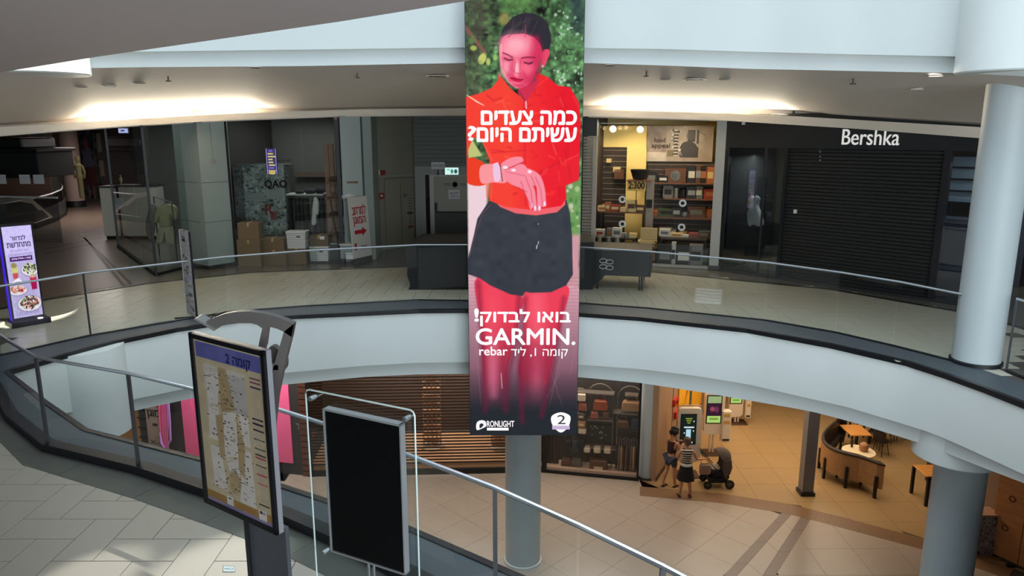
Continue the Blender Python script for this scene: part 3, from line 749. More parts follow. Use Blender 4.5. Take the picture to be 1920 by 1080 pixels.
t = thing('clothes_rail', 'short dark clothes rail holding beige garments behind the glass', 'clothes rail', (rp[0].x, 21.0, 0.002))
obj('rail', MB().tube([rp[0], rp[1]], .02, 8), STEEL, t, smooth=True)
for p in rp: obj('upright', MB().tube([(p.x, p.y, 0.002), tuple(p)], .018, 8), BLACKM, t, smooth=True)
t = thing('outfit', 'khaki shirt and wide trousers hanging as an outfit on the rail', 'outfit', tuple(PY(308, 455, YC)))
garment('shirt', [(302, 385), (318, 382), (330, 388), (334, 402), (331, 412), (325, 400), (320, 404), (320, 424), (302, 425), (299, 404), (294, 418), (291, 410), (296, 390)], .22, KHAKI, t, YC)
garment('trousers', [(302, 422), (320, 422), (329, 454), (316, 455), (311, 430), (306, 455), (294, 453)], .2, LKH, t, YC + .03)
obj('hanger', MB().tube([PY(311, 374, YC), PY(311, 381, YC), PY(300, 387, YC)], .01, 6), STEEL, t)
tag(centre(garment('shirt', [(284, 382), (292, 384), (292, 405), (288, 440), (281, 450), (274, 424), (279, 395)], .16, mat('grey_beige_cloth', (140, 138, 122), .9), None, YC + .5)), 'pale grey shirt hanging left of the khaki outfit on the rail', 'shirt')
# mannequins in the dark
def mannequin(x, y0, y1, Y, m, lab):
    b, tp = PY(x, y1, Y), PY(x, y0, Y); h = tp.z - b.z; t = thing('mannequin', lab, 'mannequin', tuple(b)); s = h / 1.8
    prof = [(0, 0), (.09, .02), (.1, .8), (.16, .95), (.11, 1.12), (.17, 1.4), (.05, 1.5), (.05, 1.55), (.1, 1.66), (.08, 1.78), (0, 1.8)]
    obj('body', MB().lathe([(r * s, z * s) for r, z in prof], tuple(b), 14), m, t, smooth=True)
    for sg in (-1, 1): obj('arm', MB().tube([(b.x + sg * .17 * s, b.y, b.z + 1.38 * s), (b.x + sg * .24 * s, b.y, b.z + 1.1 * s), (b.x + sg * .2 * s, b.y, b.z + .85 * s)], [.05 * s, .04 * s, .03 * s], 8), m, t, smooth=True)
    return t
mannequin(154, 292, 372, 34, mat('yellow_cloth', (86, 82, 48), .8), 'mannequin in yellow standing beyond the pale round passage column')
mannequin(228, 328, 351, 25.3, mat('ivory', (190, 200, 150), .6), 'small ivory mannequin bust on the dark counter behind glass')
# passage: columns and far things
for c, r, lab in ((PZ(134, 389), .42, 'tall pale round column with a dark base in the left passage'),):
    column((c.x, c.y + r), r, .0, 4.2, lab, BLK, mat('rose_beige_paint', (158, 136, 126), .6), .3)
bp = Plane((-27, 41), (-12, 41))
pp = PY(104, 380, 38); flat('pilaster', bp, (*bp.R(91, 242, 117, 360)[:2], 0, 4.2), 0, .6, OFFW, None); o = bpy.context.scene.objects['pilaster']; tag(centre(o), 'broad pale square pillar left of the round passage column', 'pillar')
# far poster with lady silhouette shop
t = thing('fashion_shopfront', 'far dark fashion shopfront with a large print between columns', 'shop front', tuple(PY(170, 375, 39)))
fp = Plane((-27, 39), (-14, 39))
cv = Canvas(100, 150, 60, 90, (52, 48, 50)); cv.noise(7, (22, 20, 22), 3); cv.ell(45, 30, 10, 12, (120, 60, 60)); cv.poly([(30, 45), (62, 44), (70, 80), (28, 82)], (84, 84, 100), 4); cv.poly([(26, 82), (74, 80), (80, 120), (22, 122)], (74, 34, 40), 4); cv.rect(34, 120, 42, 150, (110, 84, 80)); cv.rect(56, 120, 64, 150, (110, 84, 80))
R = fp.R(146, 244, 190, 372); panel('large_print', cv, lambda u, v: fp.P(R[0] + (R[1] - R[0]) * u, R[3] + (R[2] - R[3]) * v, .08), PRINT, t)
flat('wall', fp, (*fp.R(150, 244, 292, 372)[:2], 0, 4.2), 0, .06, mat('far_dark_wall', (66, 58, 56), .8), t)
for k, x in enumerate((165, 176, 186)): flat('cream_panel', fp, fp.R(x, 250, x + 8, 330), .08, .1, mat('far_cream', (120, 112, 96), .7), t) if k > 1 else None
for x0, y0, x1, y1 in ((217, 262, 240, 283), (190, 285, 214, 300), (245, 250, 290, 300)): flat('garment_display', fp, fp.R(x0, y0, x1, y1), .1, .25, mat('far_garments', (58, 54, 52), .9, noise=.5, nscale=9), t)
# dark kiosk and counters in the far passage
def farbox(name, lab, cat, x0, y0, x1, y1, Y, dep, m, extra=None):
    a, b = PY(x0, y1, Y), PY(x1, y0, Y); t = thing(name, lab, cat, ((a.x + b.x) / 2, Y + dep / 2, a.z))
    obj('body', MB().rbox(a.x, b.x, Y, Y + dep, a.z, b.z, .03), m, t)
    if extra: extra(t, a, b, Y, dep)
    return t
def ex_stall(t, a, b, Y, dep):
    obj('cover', MB().rbox(a.x - .1, b.x + .1, Y - .1, Y + dep + .1, b.z, b.z + .12, .03), BLK, t)
    obj('fold', MB().rbox(b.x - 1.6, b.x - .6, Y + .2, Y + dep, b.z + .12, b.z + .5, .05), BLK, t)
farbox('market_stall', 'black covered market stall far off in the left passage', 'stall', -40, 285, 68, 334, 26.5, 2.2, mat('black_cover', (20, 20, 24), .7), ex_stall)
# second opening on the far left: curved parapet, glass rail with notices
Yq = 21.0
arc = [PZ(x, y) for x, y in ((-60, 447), (20, 440), (70, 428), (105, 415), (124, 403), (126, 394), (118, 380))]; arc = [(p.x, p.y) for p in arc]
t = thing('parapet', 'dark curved parapet of the second opening in the left passage', 'parapet', (*arc[2], .002))
mb = MB(); ao = offs(arc, .06); mb.strip([[(x, y, 0) for x, y in arc], [(x, y, .62) for x, y in arc], [(x, y, .62) for x, y in ao], [(x, y, 0) for x, y in ao]]); obj('skirt', mb, mat('parapet_stone', (62, 62, 62), .35), t)
mb = MB(); mb.strip([[(x, y, .0) for x, y in offs(arc, -.03)], [(x, y, .1) for x, y in offs(arc, -.03)]]); obj('base_strip', mb, BLK, t)
pa = [PV(x, y, offs(arc, -.05)) for x, y in ((-30, 374), (54, 370), (98, 407), (66, 418), (-30, 420))]
vs = [tuple(p) for p in pa]; mb = MB(); mb.add(vs + [(p[0], p[1] + .06, p[2]) for p in vs], [(0, 1, 2, 3, 4), (0, 1, 6, 5), (1, 2, 7, 6), (2, 3, 8, 7)]); obj('cream_panel', mb, OFFW, t)
mb = MB(); mb.strip([[(x, y, .62) for x, y in ao], [(x, y, 1.12) for x, y in ao]]); obj('glass_panel', mb, DGLASS, t)
obj('handrail', MB().tube([(x, y, 1.13) for x, y in ao], .03, 6), PLAST, t, smooth=True)
rb = [(-20, 24.4), (-17.0, 24.6), (-15.0, 24.2)]
t = thing('distant_railing', 'distant dark glass railing hung with three white notices', 'railing', (-17, 24.6, .002))
obj('handrail', MB().tube([(x, y, 1.5) for x, y in rb], .035, 6), PLAST, t); mb = MB(); mb.strip([[(x, y, .0) for x, y in rb], [(x, y, 1.48) for x, y in rb]]); obj('glass_panel', mb, DGLASS, t)
for x in (3, 48, 74):
    p = PY(x, 336, 24.2); obj('notice', MB().box(p.x - .17, p.x + .17, 24.15, 24.17, p.z - .15, p.z + .15), PLAST, t)
# lit arched window and wall beyond
t = thing('far_wall_front', 'dim brown shop wall with a lit arched opening at the far left', 'shop front', (-21.5, 34, 0)); qp = Plane((-27, 34), (-19, 34))
flat('wall', qp, (*qp.R(-60, 250, 92, 360)[:2], 0, 4.2), 0, .06, mat('far_brown_wall', (88, 66, 56), .8), t)
flat('lit_opening', qp, qp.R(52, 262, 58, 278), .07, .09, mat('lit_violet', (214, 200, 255), emit=1.0), t)
flat('grey_panel', qp, qp.R(59, 245, 90, 330), .07, .09, mat('far_grey_panel', (92, 98, 94), .6), t)
# exit lamp hanging in closed shop
p = PY(232, 245, 25.2); t = thing('exit_lamp', 'small glowing blue-white exit lamp inside the closed glass shop', 'lamp', tuple(p))
obj('case', MB().rbox(p.x - .17, p.x + .17, 25.16, 25.24, p.z - .09, p.z + .09, .01), PLAST, t); obj('lit_face', MB().box(p.x - .15, p.x + .15, 25.14, 25.16, p.z - .07, p.z + .07), mat('exit_blue', (190, 200, 255), emit=1.6), t)
obj('arrow', MB().box(p.x - .07, p.x + .05, 25.135, 25.14, p.z - .02, p.z + .02), DARK, t)
obj('cable', MB().cyl((p.x, 25.2), .01, p.z + .08, 4.22, 6), BLACKM, t)

# ---- first pillar (square, pale green)
p0 = PZ(347, 496); p1 = PZ(392, 505); p2 = PZ(441, 497)
t = thing('square_pillar', 'wide pale green square pillar between the two closed clothes shops', 'pillar', (p1.x, p1.y + .3, 0))
pq = [(p0.x, p0.y), (p1.x, p1.y), (p2.x, p2.y), (p1.x + .1, p1.y + 1.3)]
obj('shaft', MB().prism(pq, 0, 4.15), GREENW, t); mb = MB().prism([(x + (x - p1.x) * .02, y - .015) for x, y in pq], 0, .09); obj('skirting', mb, DARK, t)
q = Plane((p0.x, p0.y), (p1.x, p1.y)); q2 = Plane((p1.x, p1.y), (p2.x, p2.y))
for z in (1.25, 2.3): obj('joint', MB().pbox(q, 0, 1, z, z + .012, 0, .004).pbox(q2, 0, .8, z, z + .012, 0, .004), DARKW, t)
r = q2.hit(396, 302); obj('socket_box', MB().pbox(q2, r[0], r[0] + .1, r[1] - .07, r[1] + .05, 0, .05), mat('grey_box', (140, 146, 142), .5), t)
obj('conduit', MB().pbox(q2, r[0] + .04, r[0] + .055, r[1], 4.1, 0, .015), mat('grey_box', (140, 146, 142), .5), t)

# ---- closed shop B with boxes
PB = Plane((p2.x, p2.y + .05), (-4.75, 20.45)); LB = (Vector((-4.75, 20.45, 0)) - Vector((p2.x, p2.y + .05, 0))).length
t = thing('glass_shopfront', 'dark glass shopfront behind stacked cartons, plastered with newsprint inside', 'shop front', (p2.x + 1, p2.y, 0))
for k in range(3): pane(PB, LB * k / 3 + .01, LB * (k + 1) / 3 - .01, .05, 3.95, parent=t)
obj('frame_base', MB().pbox(PB, 0, LB, 0, .05, -.04, .04), DARKW, t); flat('frame_post', PB, (-.03, .05, 0, 3.95), -.06, .03, BLACKM, t); flat('frame_post', PB, (LB - .1, LB, 0, 3.95), -.06, .03, BLK, t)
WBB = Plane((-8.4, 24.2), (-4.3, 24.2)); flat('wall_newsprint_shop', WBB, (-.3, 4.4, 0, 4.2), -.1, 0, mat('shop_b_wall', (82, 84, 82), .8), kind='structure')
flat('wall_rose', Plane((-4.9, 20.6), (-4.5, 24.2)), (0, 3.7, 0, 4.2), 0, .1, mat('shop_rose_wall', (150, 134, 124), .8), kind='structure')
area('shop_b_light', (-6.2, 22.4, 4.05), (0, 0, 0), 2, 1.5, 60, (1, .95, .9))
# newsprint covered column
cv = Canvas(110, 130, 220, 260, (150, 158, 156)); cv.noise(3, (22, 22, 22), 5); cv.noise(14, (16, 16, 18), 6)
r_ = random.Random(4)
for k in range(150):
    x, y = r_.uniform(0, 108), r_.uniform(0, 126); w, h = r_.uniform(1.5, 9), r_.uniform(1, 6); g = r_.choice((30, 45, 60, 186, 200, 176)); cv.rect(x, y, x + w, y + h, (g, g + 4, g + 3), .8)
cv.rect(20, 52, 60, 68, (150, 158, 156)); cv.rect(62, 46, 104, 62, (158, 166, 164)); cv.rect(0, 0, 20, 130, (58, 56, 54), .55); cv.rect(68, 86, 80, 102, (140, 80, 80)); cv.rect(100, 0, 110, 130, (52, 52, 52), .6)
t = thing('newsprint_wall', 'newsprint-plastered display column with large letters behind the cartons', 'display', tuple(PY(495, 470, 21.4)))
n1p = Plane((-8.3, 21.4), (-5.0, 21.4)); R1 = n1p.R(440, 308, 545, 440)
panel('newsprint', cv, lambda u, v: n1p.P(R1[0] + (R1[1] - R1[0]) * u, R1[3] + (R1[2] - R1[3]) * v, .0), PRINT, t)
flat('core', n1p, (R1[0], R1[1], 0.0, R1[3]), -.5, -.01, DARKW, t)
p = PY(517, 346, 21.37); text('QAO', mat('ink', (18, 18, 18), .8), p, (1, 0, 0), UP, h=.24, parent=t, bold=.03)
p = PY(505, 393, 21.37); text('R', mat('ink_red', (140, 40, 44), .8), p, (1, 0, 0), UP, h=.3, parent=t, bold=.01)
obj('top_rod', MB().tube([PY(438, 311, 21.3), PY(545, 300, 21.3)], .015, 6), STEEL, t)
# neon-like lit sign
p = PY(509, 303, 20.95); t = thing('lit_sign', 'narrow vertical lit sign in violet and yellow behind the shop glass', 'sign', tuple(p))
cv = Canvas(18, 46, 40, 92, (70, 66, 110)); 
for k in range(9): cv.rect(r_.uniform(1, 5), 3 + k * 5, r_.uniform(11, 17), 5.5 + k * 5, r_.choice(((235, 235, 255), (150, 120, 240), (250, 230, 150))), .9)
cv.rect(3, 38, 15, 44, (220, 190, 120)); cv.rect(0, 0, 1, 46, (190, 160, 250)); cv.rect(17, 0, 18, 46, (190, 160, 250))
panel('lit_face', cv, lambda u, v: (p.x - .14 + .28 * u, 20.95, p.z + .36 - .72 * v), SCREEN, t); obj('case', MB().box(p.x - .15, p.x + .15, 20.96, 21.0, p.z - .37, p.z + .37), BLACKM, t); obj('cable', MB().cyl((p.x, 20.98), .008, p.z + .36, 4.22, 6), BLACKM, t)
# rack with white garment
t = thing('garment_rack', 'low dark garment rack topped with a pale shelf behind the shop glass', 'clothes rack', tuple(PY(575, 460, 21.2)))
a, b = PY(540, 364, 21.2), PY(608, 360, 21.2)
obj('shelf', MB().box(a.x, b.x, 21.0, 21.5, a.z - .02, a.z + .02), PLAST, t)
for x in (a.x + .02, b.x - .02): obj('upright', MB().tube([(x, 21.25, 0), (x, 21.25, a.z)], .018, 6), BLACKM, t)
obj('rail', MB().tube([(a.x, 21.2, a.z - .1), (b.x, 21.2, a.z - .1)], .015, 6), STEEL, t)
dk = [mat('dark_cloth_%s' % n, c, .95) for n, c in (('a', (40, 42, 42)), ('b', (52, 54, 54)), ('c', (34, 36, 38)))]
for k in range(9):
    x = a.x + .08 + k * (b.x - a.x - .16) / 8
    if k == 5: continue
    g = MB().rbox(x - .035, x + .035, 21.0, 21.4, .45 + .1 * (k % 3), a.z - .13, .03); tag(centre(obj('garment', g, dk[k % 3])), 'dark garment hanging in the row under the pale shelf', 'garment', 'dark garments on the low rack')
tag(centre(garment('white_shirt', [(588, 372), (594, 370), (598, 382), (597, 402), (594, 403), (593, 420), (585, 420), (586, 395)], .14, PLAST, None, 21.02)), 'white shirt hanging at the front of the dark garment rack', 'shirt')
for k, (x, w) in enumerate(((562, 13), (582, 16), (600, 12))):
    p = PY(x, 356 - k, 21.2); tag(centre(obj('folded_clothes', MB().rbox(p.x - w * .008, p.x + w * .008, 21.05, 21.4, a.z + .02, a.z + .12 + .03 * k, .03), dk[k])), ('flat', 'middle', 'tall')[k] + ' dark folded pile on the pale shelf of the rack', 'clothes')
obj_ = flat('wall_shelf', WBB, WBB.R(557, 323, 612, 331), 0, .2, mat('brown_shelf', (84, 72, 64), .6)); tag(centre(obj_), 'long brown wall shelf above the garment rack in the closed shop', 'shelf')
# wooden shelf tree
WD = wood('rustic_wood', (92, 62, 46), (140, 100, 76), .6); 
t = thing('display_stand', 'wooden shelf tree with a tall post beside the red-lettered board', 'display stand', tuple(PY(637, 478, 20.85)))
p = PY(634, 480, 20.9); a = PY(623, 270, 20.9)
for dx in (-.12, .02): obj('post', MB().box(p.x + dx - .12, p.x + dx, 20.85, 20.93, p.z, a.z), mat('rose_plank', (150, 118, 104), .6), t)
obj('post', MB().box(p.x + .06, p.x + .12, 20.9, 20.98, p.z, a.z - .1), BLK, t)
for x0, x1, y, k in ((615, 672, 341, 0), (612, 662, 372, 1), (616, 648, 404, 2), (616, 655, 436, 3)):
    u_, v_ = PY(x0, y, 20.75), PY(x1, y, 20.75); obj('shelf', MB().box(u_.x, v_.x, 20.55, 20.95, u_.z - .025, u_.z + .02), WD, t)
def soft_pile(x, y, Y, w, h, d, m, lab, nm='folded_cloth', cat='clothes'):
    p = PY(x, y, Y); return tag(centre(obj(nm, MB().lathe([(w * .5, 0), (w * .52, h * .3), (w * .42, h * .7), (w * .15, h), (0, h)], tuple(p), 12, M=Matrix.Diagonal((1, d / w, 1))), m, smooth=True)), lab, cat)
soft_pile(634, 339, 20.7, .5, .14, .35, mat('dark_brown_felt', (74, 54, 46), .9), 'dark brown felt hat lying on the top shelf of the shelf tree', 'hat', 'hat')
soft_pile(630, 370, 20.7, .5, .12, .3, mat('brown_leather', (112, 80, 64), .6), 'brown leather item on the second shelf of the shelf tree')
soft_pile(652, 371, 20.62, .45, .13, .3, PLAST, 'white folded cloth at the end of the second shelf')
soft_pile(640, 434, 20.65, .6, .13, .3, mat('brown_leather'  , (112, 80, 64), .6), 'brown leather bag on the lowest shelf of the shelf tree', 'bag', 'bag')
soft_pile(628, 403, 20.7, .3, .1, .25, mat('dark_brown_felt', (74, 54, 46), .9), 'dark belt coiled on the third shelf of the shelf tree', 'belt', 'belt')
tag(centre(garment('grey_scarf', [(641, 406), (648, 404), (652, 430), (650, 452), (645, 450), (646, 425)], .1, mat('grey_cloth', (128, 128, 128), .9), None, 20.6)), 'grey scarf hanging from the third shelf beside the lettered board', 'scarf')
tag(centre(garment('white_tag', [(642, 345), (646, 346), (648, 366), (643, 366)], .06, PLAST, None, 20.6)), 'narrow white cloth hanging below the top shelf of the tree', 'cloth')

# cartons and baskets standing in the shop window (in front of the glass line)
def carton(x0, y0, x1, y1, Y, lab, m=CARD, dep=.45, tape=True):
    a, b = PY(x0, y1, Y), PY(x1, y0, Y); t = thing('carton', lab, 'box', ((a.x + b.x) / 2, Y + dep / 2, a.z))
    obj('body', MB().rbox(a.x, b.x, Y, Y + dep, a.z, b.z, .01), m, t)
    xm = (a.x + b.x) / 2
    if tape: obj('tape', MB().box(xm - .03, xm + .03, Y - .003, Y + dep, b.z - .1, b.z + .003), mat('parcel_tape', (168, 142, 100), .3), t)
    obj('flap_seam', MB().box(a.x, b.x, Y + dep / 2 - .004, Y + dep / 2 + .004, b.z, b.z + .002), DARKW, t); return t
yf = lambda x, y: PZ(x, y).y
Y1 = 19.85
carton(447, 450, 487, 503, Y1, 'tall lower cardboard carton next to the green pillar'); carton(447, 418, 484, 450, Y1 + .03, 'upper cardboard carton stacked next to the green pillar')
carton(492, 469, 536, 500, Y1 + .2, 'lower ridged carton, second stack from the green pillar'); carton(490, 447, 532, 469, Y1 + .25, 'upper carton of the second stack from the green pillar')
carton(540, 466, 573, 497, Y1 + .35, 'carton under the upper white basket'); carton(581, 441, 615, 462, Y1 + .5, 'brown carton with a white sticker on the lower white basket', mat('brown_box', (104, 92, 78), .8))
p = PY(604, 446, Y1 + .49); s_ = centre(obj('sticker', MB().box(p.x - .06, p.x + .06, Y1 + .49, Y1 + .5, p.z - .045, p.z + .045), PLAST)); tag(s_, 'white paper sticker on the front of the brown carton', 'sticker')
def basket(x0, y0, x1, y1, Y, lab):
    a, b = PY(x0, y1, Y), PY(x1, y0, Y); t = thing('basket', lab, 'basket', ((a.x + b.x) / 2, Y + .2, a.z)); W = b.x - a.x; D_ = .4
    n = 9
    for k in range(n):
        z = a.z + (b.z - a.z) * k / n; z2 = z + (b.z - a.z) / n * .72; mb = MB()
        f = .94 + .06 * k / n; cx = (a.x + b.x) / 2
        mb.box(cx - W / 2 * f, cx + W / 2 * f, Y, Y + D_, z, z2); obj('slat', mb, PLAST, t)
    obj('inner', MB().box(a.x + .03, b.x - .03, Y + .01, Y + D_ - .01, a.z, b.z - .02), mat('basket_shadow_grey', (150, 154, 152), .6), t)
    obj('rim', MB().rbox(a.x - .01, b.x + .01, Y - .01, Y + D_ + .01, b.z - .05, b.z, .01), PLAST, t); obj('handle', MB().box((a.x + b.x) / 2 + .02, (a.x + b.x) / 2 + .12, Y - .014, Y, b.z - .16, b.z - .13), DARK, t)
basket(538, 434, 572, 466, Y1 + .35, 'white slatted laundry basket on top of a carton'); basket(581, 462, 615, 493, Y1 + .5, 'white slatted laundry basket under the brown carton')
def crate(x0, y0, x1, y1, Y, lab, m): 
    a, b = PY(x0, y1, Y), PY(x1, y0, Y); t = thing('storage_box', lab, 'box', ((a.x + b.x) / 2, Y + .2, a.z)); obj('body', MB().rbox(a.x, b.x, Y, Y + .4, a.z, b.z - .04, .02), m, t); obj('lid', MB().rbox(a.x - .015, b.x + .015, Y - .015, Y + .415, b.z - .04, b.z, .01), PLAST, t); return t
crate(615, 456, 640, 490, Y1 + .7, 'dark grey storage box right of the lower white basket', mat('grey_crate', (96, 98, 100), .6))
crate(638, 458, 664, 486, Y1 + .3, 'translucent pale storage box behind the lettered board', mat('pale_crate', (140, 150, 154), .4))
c_ = crate(648, 474, 662, 487, Y1 + .1, 'small white carton with a dark mark beside the lettered board', PLAST)

# ---- A-frame board with red letters
A0, A1 = PZ(663, 497), PZ(697, 489); af = Plane((A0.x, A0.y), (A1.x, A1.y)); wA = (A1 - A0).length
RED = mat('red_vinyl', (170, 26, 44), .5)
t = thing('a_frame_board', 'white board with red lettering and a red arrow before the second pillar', 'sign', (A0.x + wA / 2, A0.y, .0)); t.location = (A0.x + wA / 2, A0.y, 0.002)
h = af.hit(675, 369)[1]; lean = .12
def afp(a, z, d=0): return af.P(a, z, d - lean * z / h)
mb = MB(); v = [afp(a, z, d) for z in (.16, h) for d in (0, .03) for a in (0, wA)]; mb.add(v, [(0, 1, 3, 2), (4, 6, 7, 5), (0, 4, 5, 1), (2, 3, 7, 6), (0, 2, 6, 4), (1, 5, 7, 3)]); obj('face_board', mb, mat('board_white', (200, 200, 196), .5), t)
mb = MB(); v = [afp(a, z, d) for z, dd in ((.002, 0), (.17, 0)) for d in (0, .035) for a in (0, wA)]; mb.add(v, [(0, 1, 3, 2), (4, 6, 7, 5), (0, 4, 5, 1), (2, 3, 7, 6), (0, 2, 6, 4), (1, 5, 7, 3)]); obj('foot_panel', mb, DARKW, t)
for a in (.0, wA - .03): obj('rear_leg', MB().box(0, .03, 0, .02, 0, h * .98, M=Matrix.Translation(af.P(a, 0, -.45)) @ Matrix.Rotation(af.ang, 4, 'Z') @ Matrix.Rotation(math.radians(-9), 4, 'X')), DARKW, t)
nv = (afp(0, h) - afp(0, 0)).normalized()
def afc(px, py): a, z = af.hit(px, py); return afp(a, z, .036)
text(heb('למרחב'), RED, afc(675.5, 393), af.u, nv, w=wA * .72, h=.27, parent=t, bold=.02); text(heb('המוגן'), RED, afc(676, 415), af.u, nv, w=wA * .66, h=.27, parent=t, bold=.02)
c = afc(677, 435); ar = [(-.24, -.045), (.08, -.045), (.08, -.11), (.26, .02), (.08, .13), (.08, .06), (-.24, .06)]; obj('arrow', MB().ext(ar, .006, c, af.u, nv, af.n), RED, t)
c = afc(667, 463); obj('small_mark', MB().ext([(-.04, -.1), (.04, -.1), (.04, .1), (-.04, .1)], .006, c, af.u, nv, af.n), RED, t); text(heb('שלו'), DARKW, afc(682, 462), af.u, nv, w=.25, h=.12, parent=t)

# ---- second pillar and panelled service wall
q0, q1, q2_ = (-4.72, 20.5), (-4.15, 20.75), (-4.05, 22.4)
t = thing('square_pillar', 'narrow pale green pillar between newsprint shop and service wall', 'pillar', (-4.4, 20.8, 0))
obj('shaft', MB().prism([q0, (-4.18, 20.75), (-3.95, 20.95), q2_, (-4.9, 22.4)], 0, 4.15), GREENW, t)
obj('edge_strip', MB().prism([(-4.2, 20.72), (-4.16, 20.72), (-4.16, 20.76), (-4.2, 20.76)], 0, 4.15), DARKW, t)
SW = Plane(tuple(PZ(706, 472))[:2], tuple(PZ(787, 459))[:2]); LS = (PZ(787, 459) - PZ(706, 472)).length
BEI = mat('beige_panel', (140, 138, 124), .6)
t = thing('service_wall', 'beige panelled service wall with a flush door and notices', 'wall panel', base_of(SW, LS / 2))
zm = SW.hit(750, 328)[1]
flat('lower_panel', SW, (0, LS, 0, zm - .03), -.1, 0, BEI, t); flat('upper_panel', SW, (0, LS, zm, 4.15), -.1, 0, BEI, t); flat('rail_strip', SW, (0, LS, zm - .03, zm), -.05, .02, FRAMEW, t)
flat('edge_frame', SW, (-.04, .04, 0, 4.15), -.02, .05, FRAMEW, t); flat('edge_frame', SW, (LS - .03, LS + .03, 0, 4.15), -.02, .04, PLAST, t)
a_ = SW.hit(752, 400)[0]; flat('door_gap', SW, (a_, a_ + .015, 0, zm - .25), 0, .004, DARKW, t); 
a0_ = SW.hit(722, 400)[0]; flat('door_gap', SW, (a0_, a0_ + .012, 0, zm - .1), 0, .004, DARKW, t); flat('door_gap', SW, (a0_, LS - .15, zm - .1, zm - .085), 0, .004, DARKW, t)
r = SW.R(711, 319, 720, 328); flat('alarm_box', SW, r, 0, .07, mat('alarm_red', (140, 40, 36), .5), t); r = SW.R(706, 319, 711, 328); flat('alarm_plate', SW, r, 0, .04, PLAST, t)
r = SW.R(709, 362, 719, 373); flat('call_point', SW, r, 0, .04, mat('alarm_red', (140, 40, 36), .5), t); r = SW.R(712, 365, 716, 369); flat('call_window', SW, r, .04, .045, PLAST, t)
r = SW.R(757, 362, 774, 430); cv = Canvas(17, 68, 34, 136, (142, 140, 128))
for k in range(12): cv.rect(8 + (k % 3), 3 + k * 5.2, 15, 5 + k * 5.2, (92, 90, 84), .8)
cv.rect(6, 36, 17, 39, (40, 40, 40)); cv.rect(7, 61, 17, 66, (130, 60, 56)); cv.ell(3, 4, 3.5, 3, (50, 50, 50)); cv.ell(3, 4, 2, 1.5, (150, 148, 138))
panel('notice', cv, lambda u, v: SW.P(r[0] + (r[1] - r[0]) * u, r[3] + (r[2] - r[3]) * v, .006), PRINT, t)
# ---- recess with exit door
EW = Plane((-3.1, 23.5), (1.2, 23.5)); LE = 4.3
t = thing('exit_wall', 'grey recess wall with slatted upper panel round the emergency door', 'wall panel', (-1.5, 23.5, 0))
zt_ = EW.hit(830, 312)[1]
flat('lower_wall', EW, (0, .33, 0, zt_), -.1, 0, mat('pale_grey_wall', (150, 156, 152), .6), t)
a0 = EW.hit(815, 400)[0]; zd = EW.hit(850, 328)[1]; flat('lintel', EW, (.33, LE, zd, zt_), -.1, 0, mat('pale_grey_wall', (150, 156, 152), .6), t)
for k in range(12): z = zt_ + k * (4.15 - zt_) / 12; flat('slat', EW, (0, LE, z, z + (4.15 - zt_) / 12 - .008), -.1, .0, mat('grey_slat', (104, 112, 108), .5), t)
t = thing('exit_door', 'emergency exit door, pale above and dark below, with notices', 'door', base_of(EW, a0 + .6))
fr = a0 - .14; flat('frame', EW, (fr, a0, 0, zd), -.08, .05, FRAMEW, t); flat('frame', EW, (a0, LE, zd - .05, zd), -.08, .05, FRAMEW, t)
zb_ = EW.hit(850, 398)[1]; flat('upper_leaf', EW, (a0, a0 + 1.9, zb_, zd - .05), -.08, -.02, mat('door_beige', (160, 158, 146), .5), t); flat('lower_leaf', EW, (a0, a0 + 1.9, .02, zb_), -.08, -.02, mat('door_kick', (72, 72, 70), .4), t)
flat('push_bar', EW, (a0 + .04, a0 + 1.8, zb_ - .02, zb_ + .03), -.02, .06, BLK, t); r = EW.R(815, 380, 820, 396); flat('lock_case', EW, r, -.02, .07, BLK, t)
r = EW.R(841, 356, 862, 373); flat('notice', EW, r, -.02, -.012, PLAST, t)
cc = EW.P((r[0] + r[1]) / 2, r[3] - .1, -.008); text(heb('דלת אש'), BLK, cc, EW.u, UP, w=.26, h=.08, parent=t, bold=.01); cc = EW.P((r[0] + r[1]) / 2, r[2] + .09, -.008); text(heb('נא לסגור'), BLK, cc, EW.u, UP, w=.26, h=.08, parent=t)
r = EW.hit(853, 346); cc = EW.P(r[0], r[1], -.018); obj('round_mark', MB().lathe([(.09, 0), (.09, .004), (.065, .004), (.065, 0)], tuple(cc), 20, M=Matrix.Rotation(math.radians(90), 4, 'X')), BLK, t)
text(heb('אסור'), BLK, EW.P(r[0] + .25, r[1], -.018), EW.u, UP, w=.2, h=.07, parent=t); text(heb('כניסה'), BLK, EW.P(r[0] - .25, r[1], -.018), EW.u, UP, w=.2, h=.07, parent=t)
r = EW.R(809, 304, 834, 317); t = thing('direction_sign', 'small white sign with a down arrow above the emergency door', 'sign', base_of(EW, r[0], .1, r[2])); flat('plate', EW, r, 0, .02, PLAST, t)
cc = EW.P((r[0] + r[1]) / 2, (r[2] + r[3]) / 2, .022); text(heb('יציאת חירום'), BLK, cc, EW.u, UP, w=.34, h=.07, parent=t, bold=.01)
cc = EW.P((r[0] + r[1]) / 2, r[2] - .12, .02); obj('arrow', MB().ext([(-.02, .1), (.02, .1), (.02, -.02), (.05, -.02), (0, -.1), (-.05, -.02), (-.02, -.02)], .01, cc, EW.u, UP, EW.n), BLK, t)
r = EW.R(835, 314, 860, 327); t = thing('exit_lamp', 'bright green-white exit lamp over the emergency door', 'lamp', base_of(EW, r[0], .3, r[2])); flat('case', EW, (r[0] - .02, r[1] + .02, r[2] - .02, r[3] + .02), .0, .12, FRAMEW, t)
